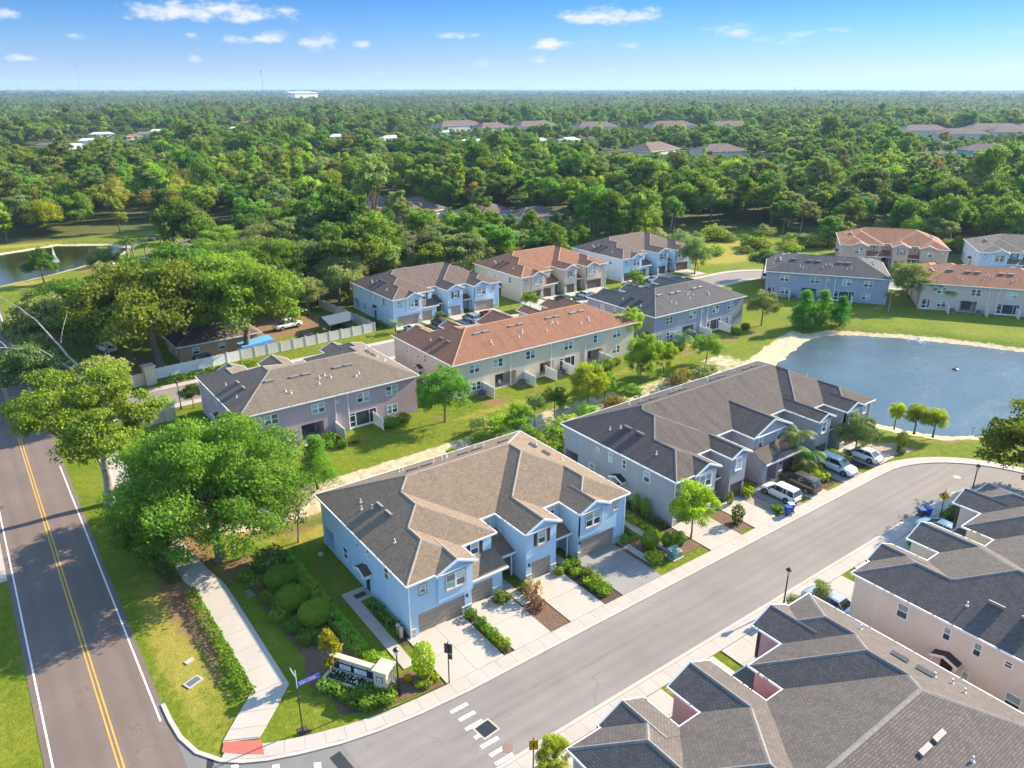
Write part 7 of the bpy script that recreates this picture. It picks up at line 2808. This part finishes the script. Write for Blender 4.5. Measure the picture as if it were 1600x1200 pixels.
me.vertices.foreach_set('co', np.stack([PX, PY, np.zeros(nP)], 1).astype(np.float32).reshape(-1))
a = me.attributes.new('kind', 'INT', 'POINT')
a.data.foreach_set('value', KI)
a = me.attributes.new('rot', 'FLOAT_VECTOR', 'POINT')
a.data.foreach_set('vector', np.stack([np.zeros(nP), np.zeros(nP), RO], 1).astype(np.float32).reshape(-1))
a = me.attributes.new('scl', 'FLOAT_VECTOR', 'POINT')
a.data.foreach_set('vector', np.stack([SX, SX, SZ], 1).astype(np.float32).reshape(-1))
me.update()
woods = obj('woods', me)
woods['kind'] = 'stuff'
tag(woods, 'endless green woods stretching from behind the estate to the horizon', 'woods')
ng = bpy.data.node_groups.new('scatter_woods', 'GeometryNodeTree')
ng.interface.new_socket('Geometry', in_out='INPUT', socket_type='NodeSocketGeometry')
ng.interface.new_socket('Geometry', in_out='OUTPUT', socket_type='NodeSocketGeometry')
gi, go = ng.nodes.new('NodeGroupInput'), ng.nodes.new('NodeGroupOutput')
iop = ng.nodes.new('GeometryNodeInstanceOnPoints')
ci = ng.nodes.new('GeometryNodeCollectionInfo')
ci.inputs['Collection'].default_value = PROTO
ci.inputs['Separate Children'].default_value = True
ci.inputs['Reset Children'].default_value = True
iop.inputs['Pick Instance'].default_value = True


def named(nm, ty):
    n = ng.nodes.new('GeometryNodeInputNamedAttribute')
    n.data_type = ty
    n.inputs['Name'].default_value = nm
    return n.outputs['Attribute']


e2r = ng.nodes.new('FunctionNodeEulerToRotation')
ng.links.new(named('rot', 'FLOAT_VECTOR'), e2r.inputs[0])
ng.links.new(gi.outputs[0], iop.inputs['Points'])
ng.links.new(ci.outputs[0], iop.inputs['Instance'])
ng.links.new(named('kind', 'INT'), iop.inputs['Instance Index'])
ng.links.new(e2r.outputs[0], iop.inputs['Rotation'])
ng.links.new(named('scl', 'FLOAT_VECTOR'), iop.inputs['Scale'])
ng.links.new(iop.outputs[0], go.inputs[0])
md = woods.modifiers.new('scatter', 'NODES')
md.node_group = ng

# undergrowth along the edge of the woods
edge = [(70 + 4.6 * k, 154.5 + 1.2 * math.sin(k)) for k in range(20)] + [(214 + 3 * k, 128 - 3.4 * k) for k in range(9)]
for i_, (x_, y_) in enumerate(edge):
    shrub(['wild', 'darkbush', 'wild2', 'olive'][i_ % 4], x_, y_, 'undergrowth bush at the edge of the woods behind the rows', 1.3 + .5 * math.sin(i_ * 2.3), group='undergrowth at the edge of the woods')
# round the dark pond
for (k_, x_, y_, s_, lab) in (('wood_e', 14, 283, .75, 'lime conical tree on the far bank of the dark pond'), ('wood_e', 46, 283, .85, 'bright conical tree behind the dark pond corner'), ('wood_f', 4, 288, .7, 'dark rounded tree behind the dark pond'), ('wood_f', 56, 262, .8, 'dark rounded tree by the far parking area'),
                              ('wood_d', 62, 252, .75, 'grey olive tree over the far parking area'), ('wood_h', 66, 262, .7, 'thin russet cypress on the far lawn'), ('wood_d', 78, 240, .8, 'grey olive tree beside the far parking area'), ('wood_d', 30, 214, .6, 'grey olive tree on the near bank of the dark pond'), ('wood_b', 16, 214, .62, 'bright tree on the near bank of the dark pond'), ('wood_d', 72, 226, .85, 'wide olive tree between the yard oaks and the parking area')):
    place_tree(k_, x_, y_, lab, s_, name='tree')

# ------------------------------------------------------------------ the air
hz = MB().box(-20400, 20400, -20400, 20400, -3.5, 150)
t = NT('haze_air')
t.n.remove(t.b)
pv = t.n.new('ShaderNodeVolumePrincipled')
pv.inputs['Color'].default_value = (.40, .60, .90, 1)
pv.inputs['Density'].default_value = 8.5e-5
pv.inputs['Anisotropy'].default_value = .1
t.l.new(pv.outputs[0], t.out.inputs['Volume'])
haze = hz.build('haze', t.m)
haze['kind'] = 'stuff'
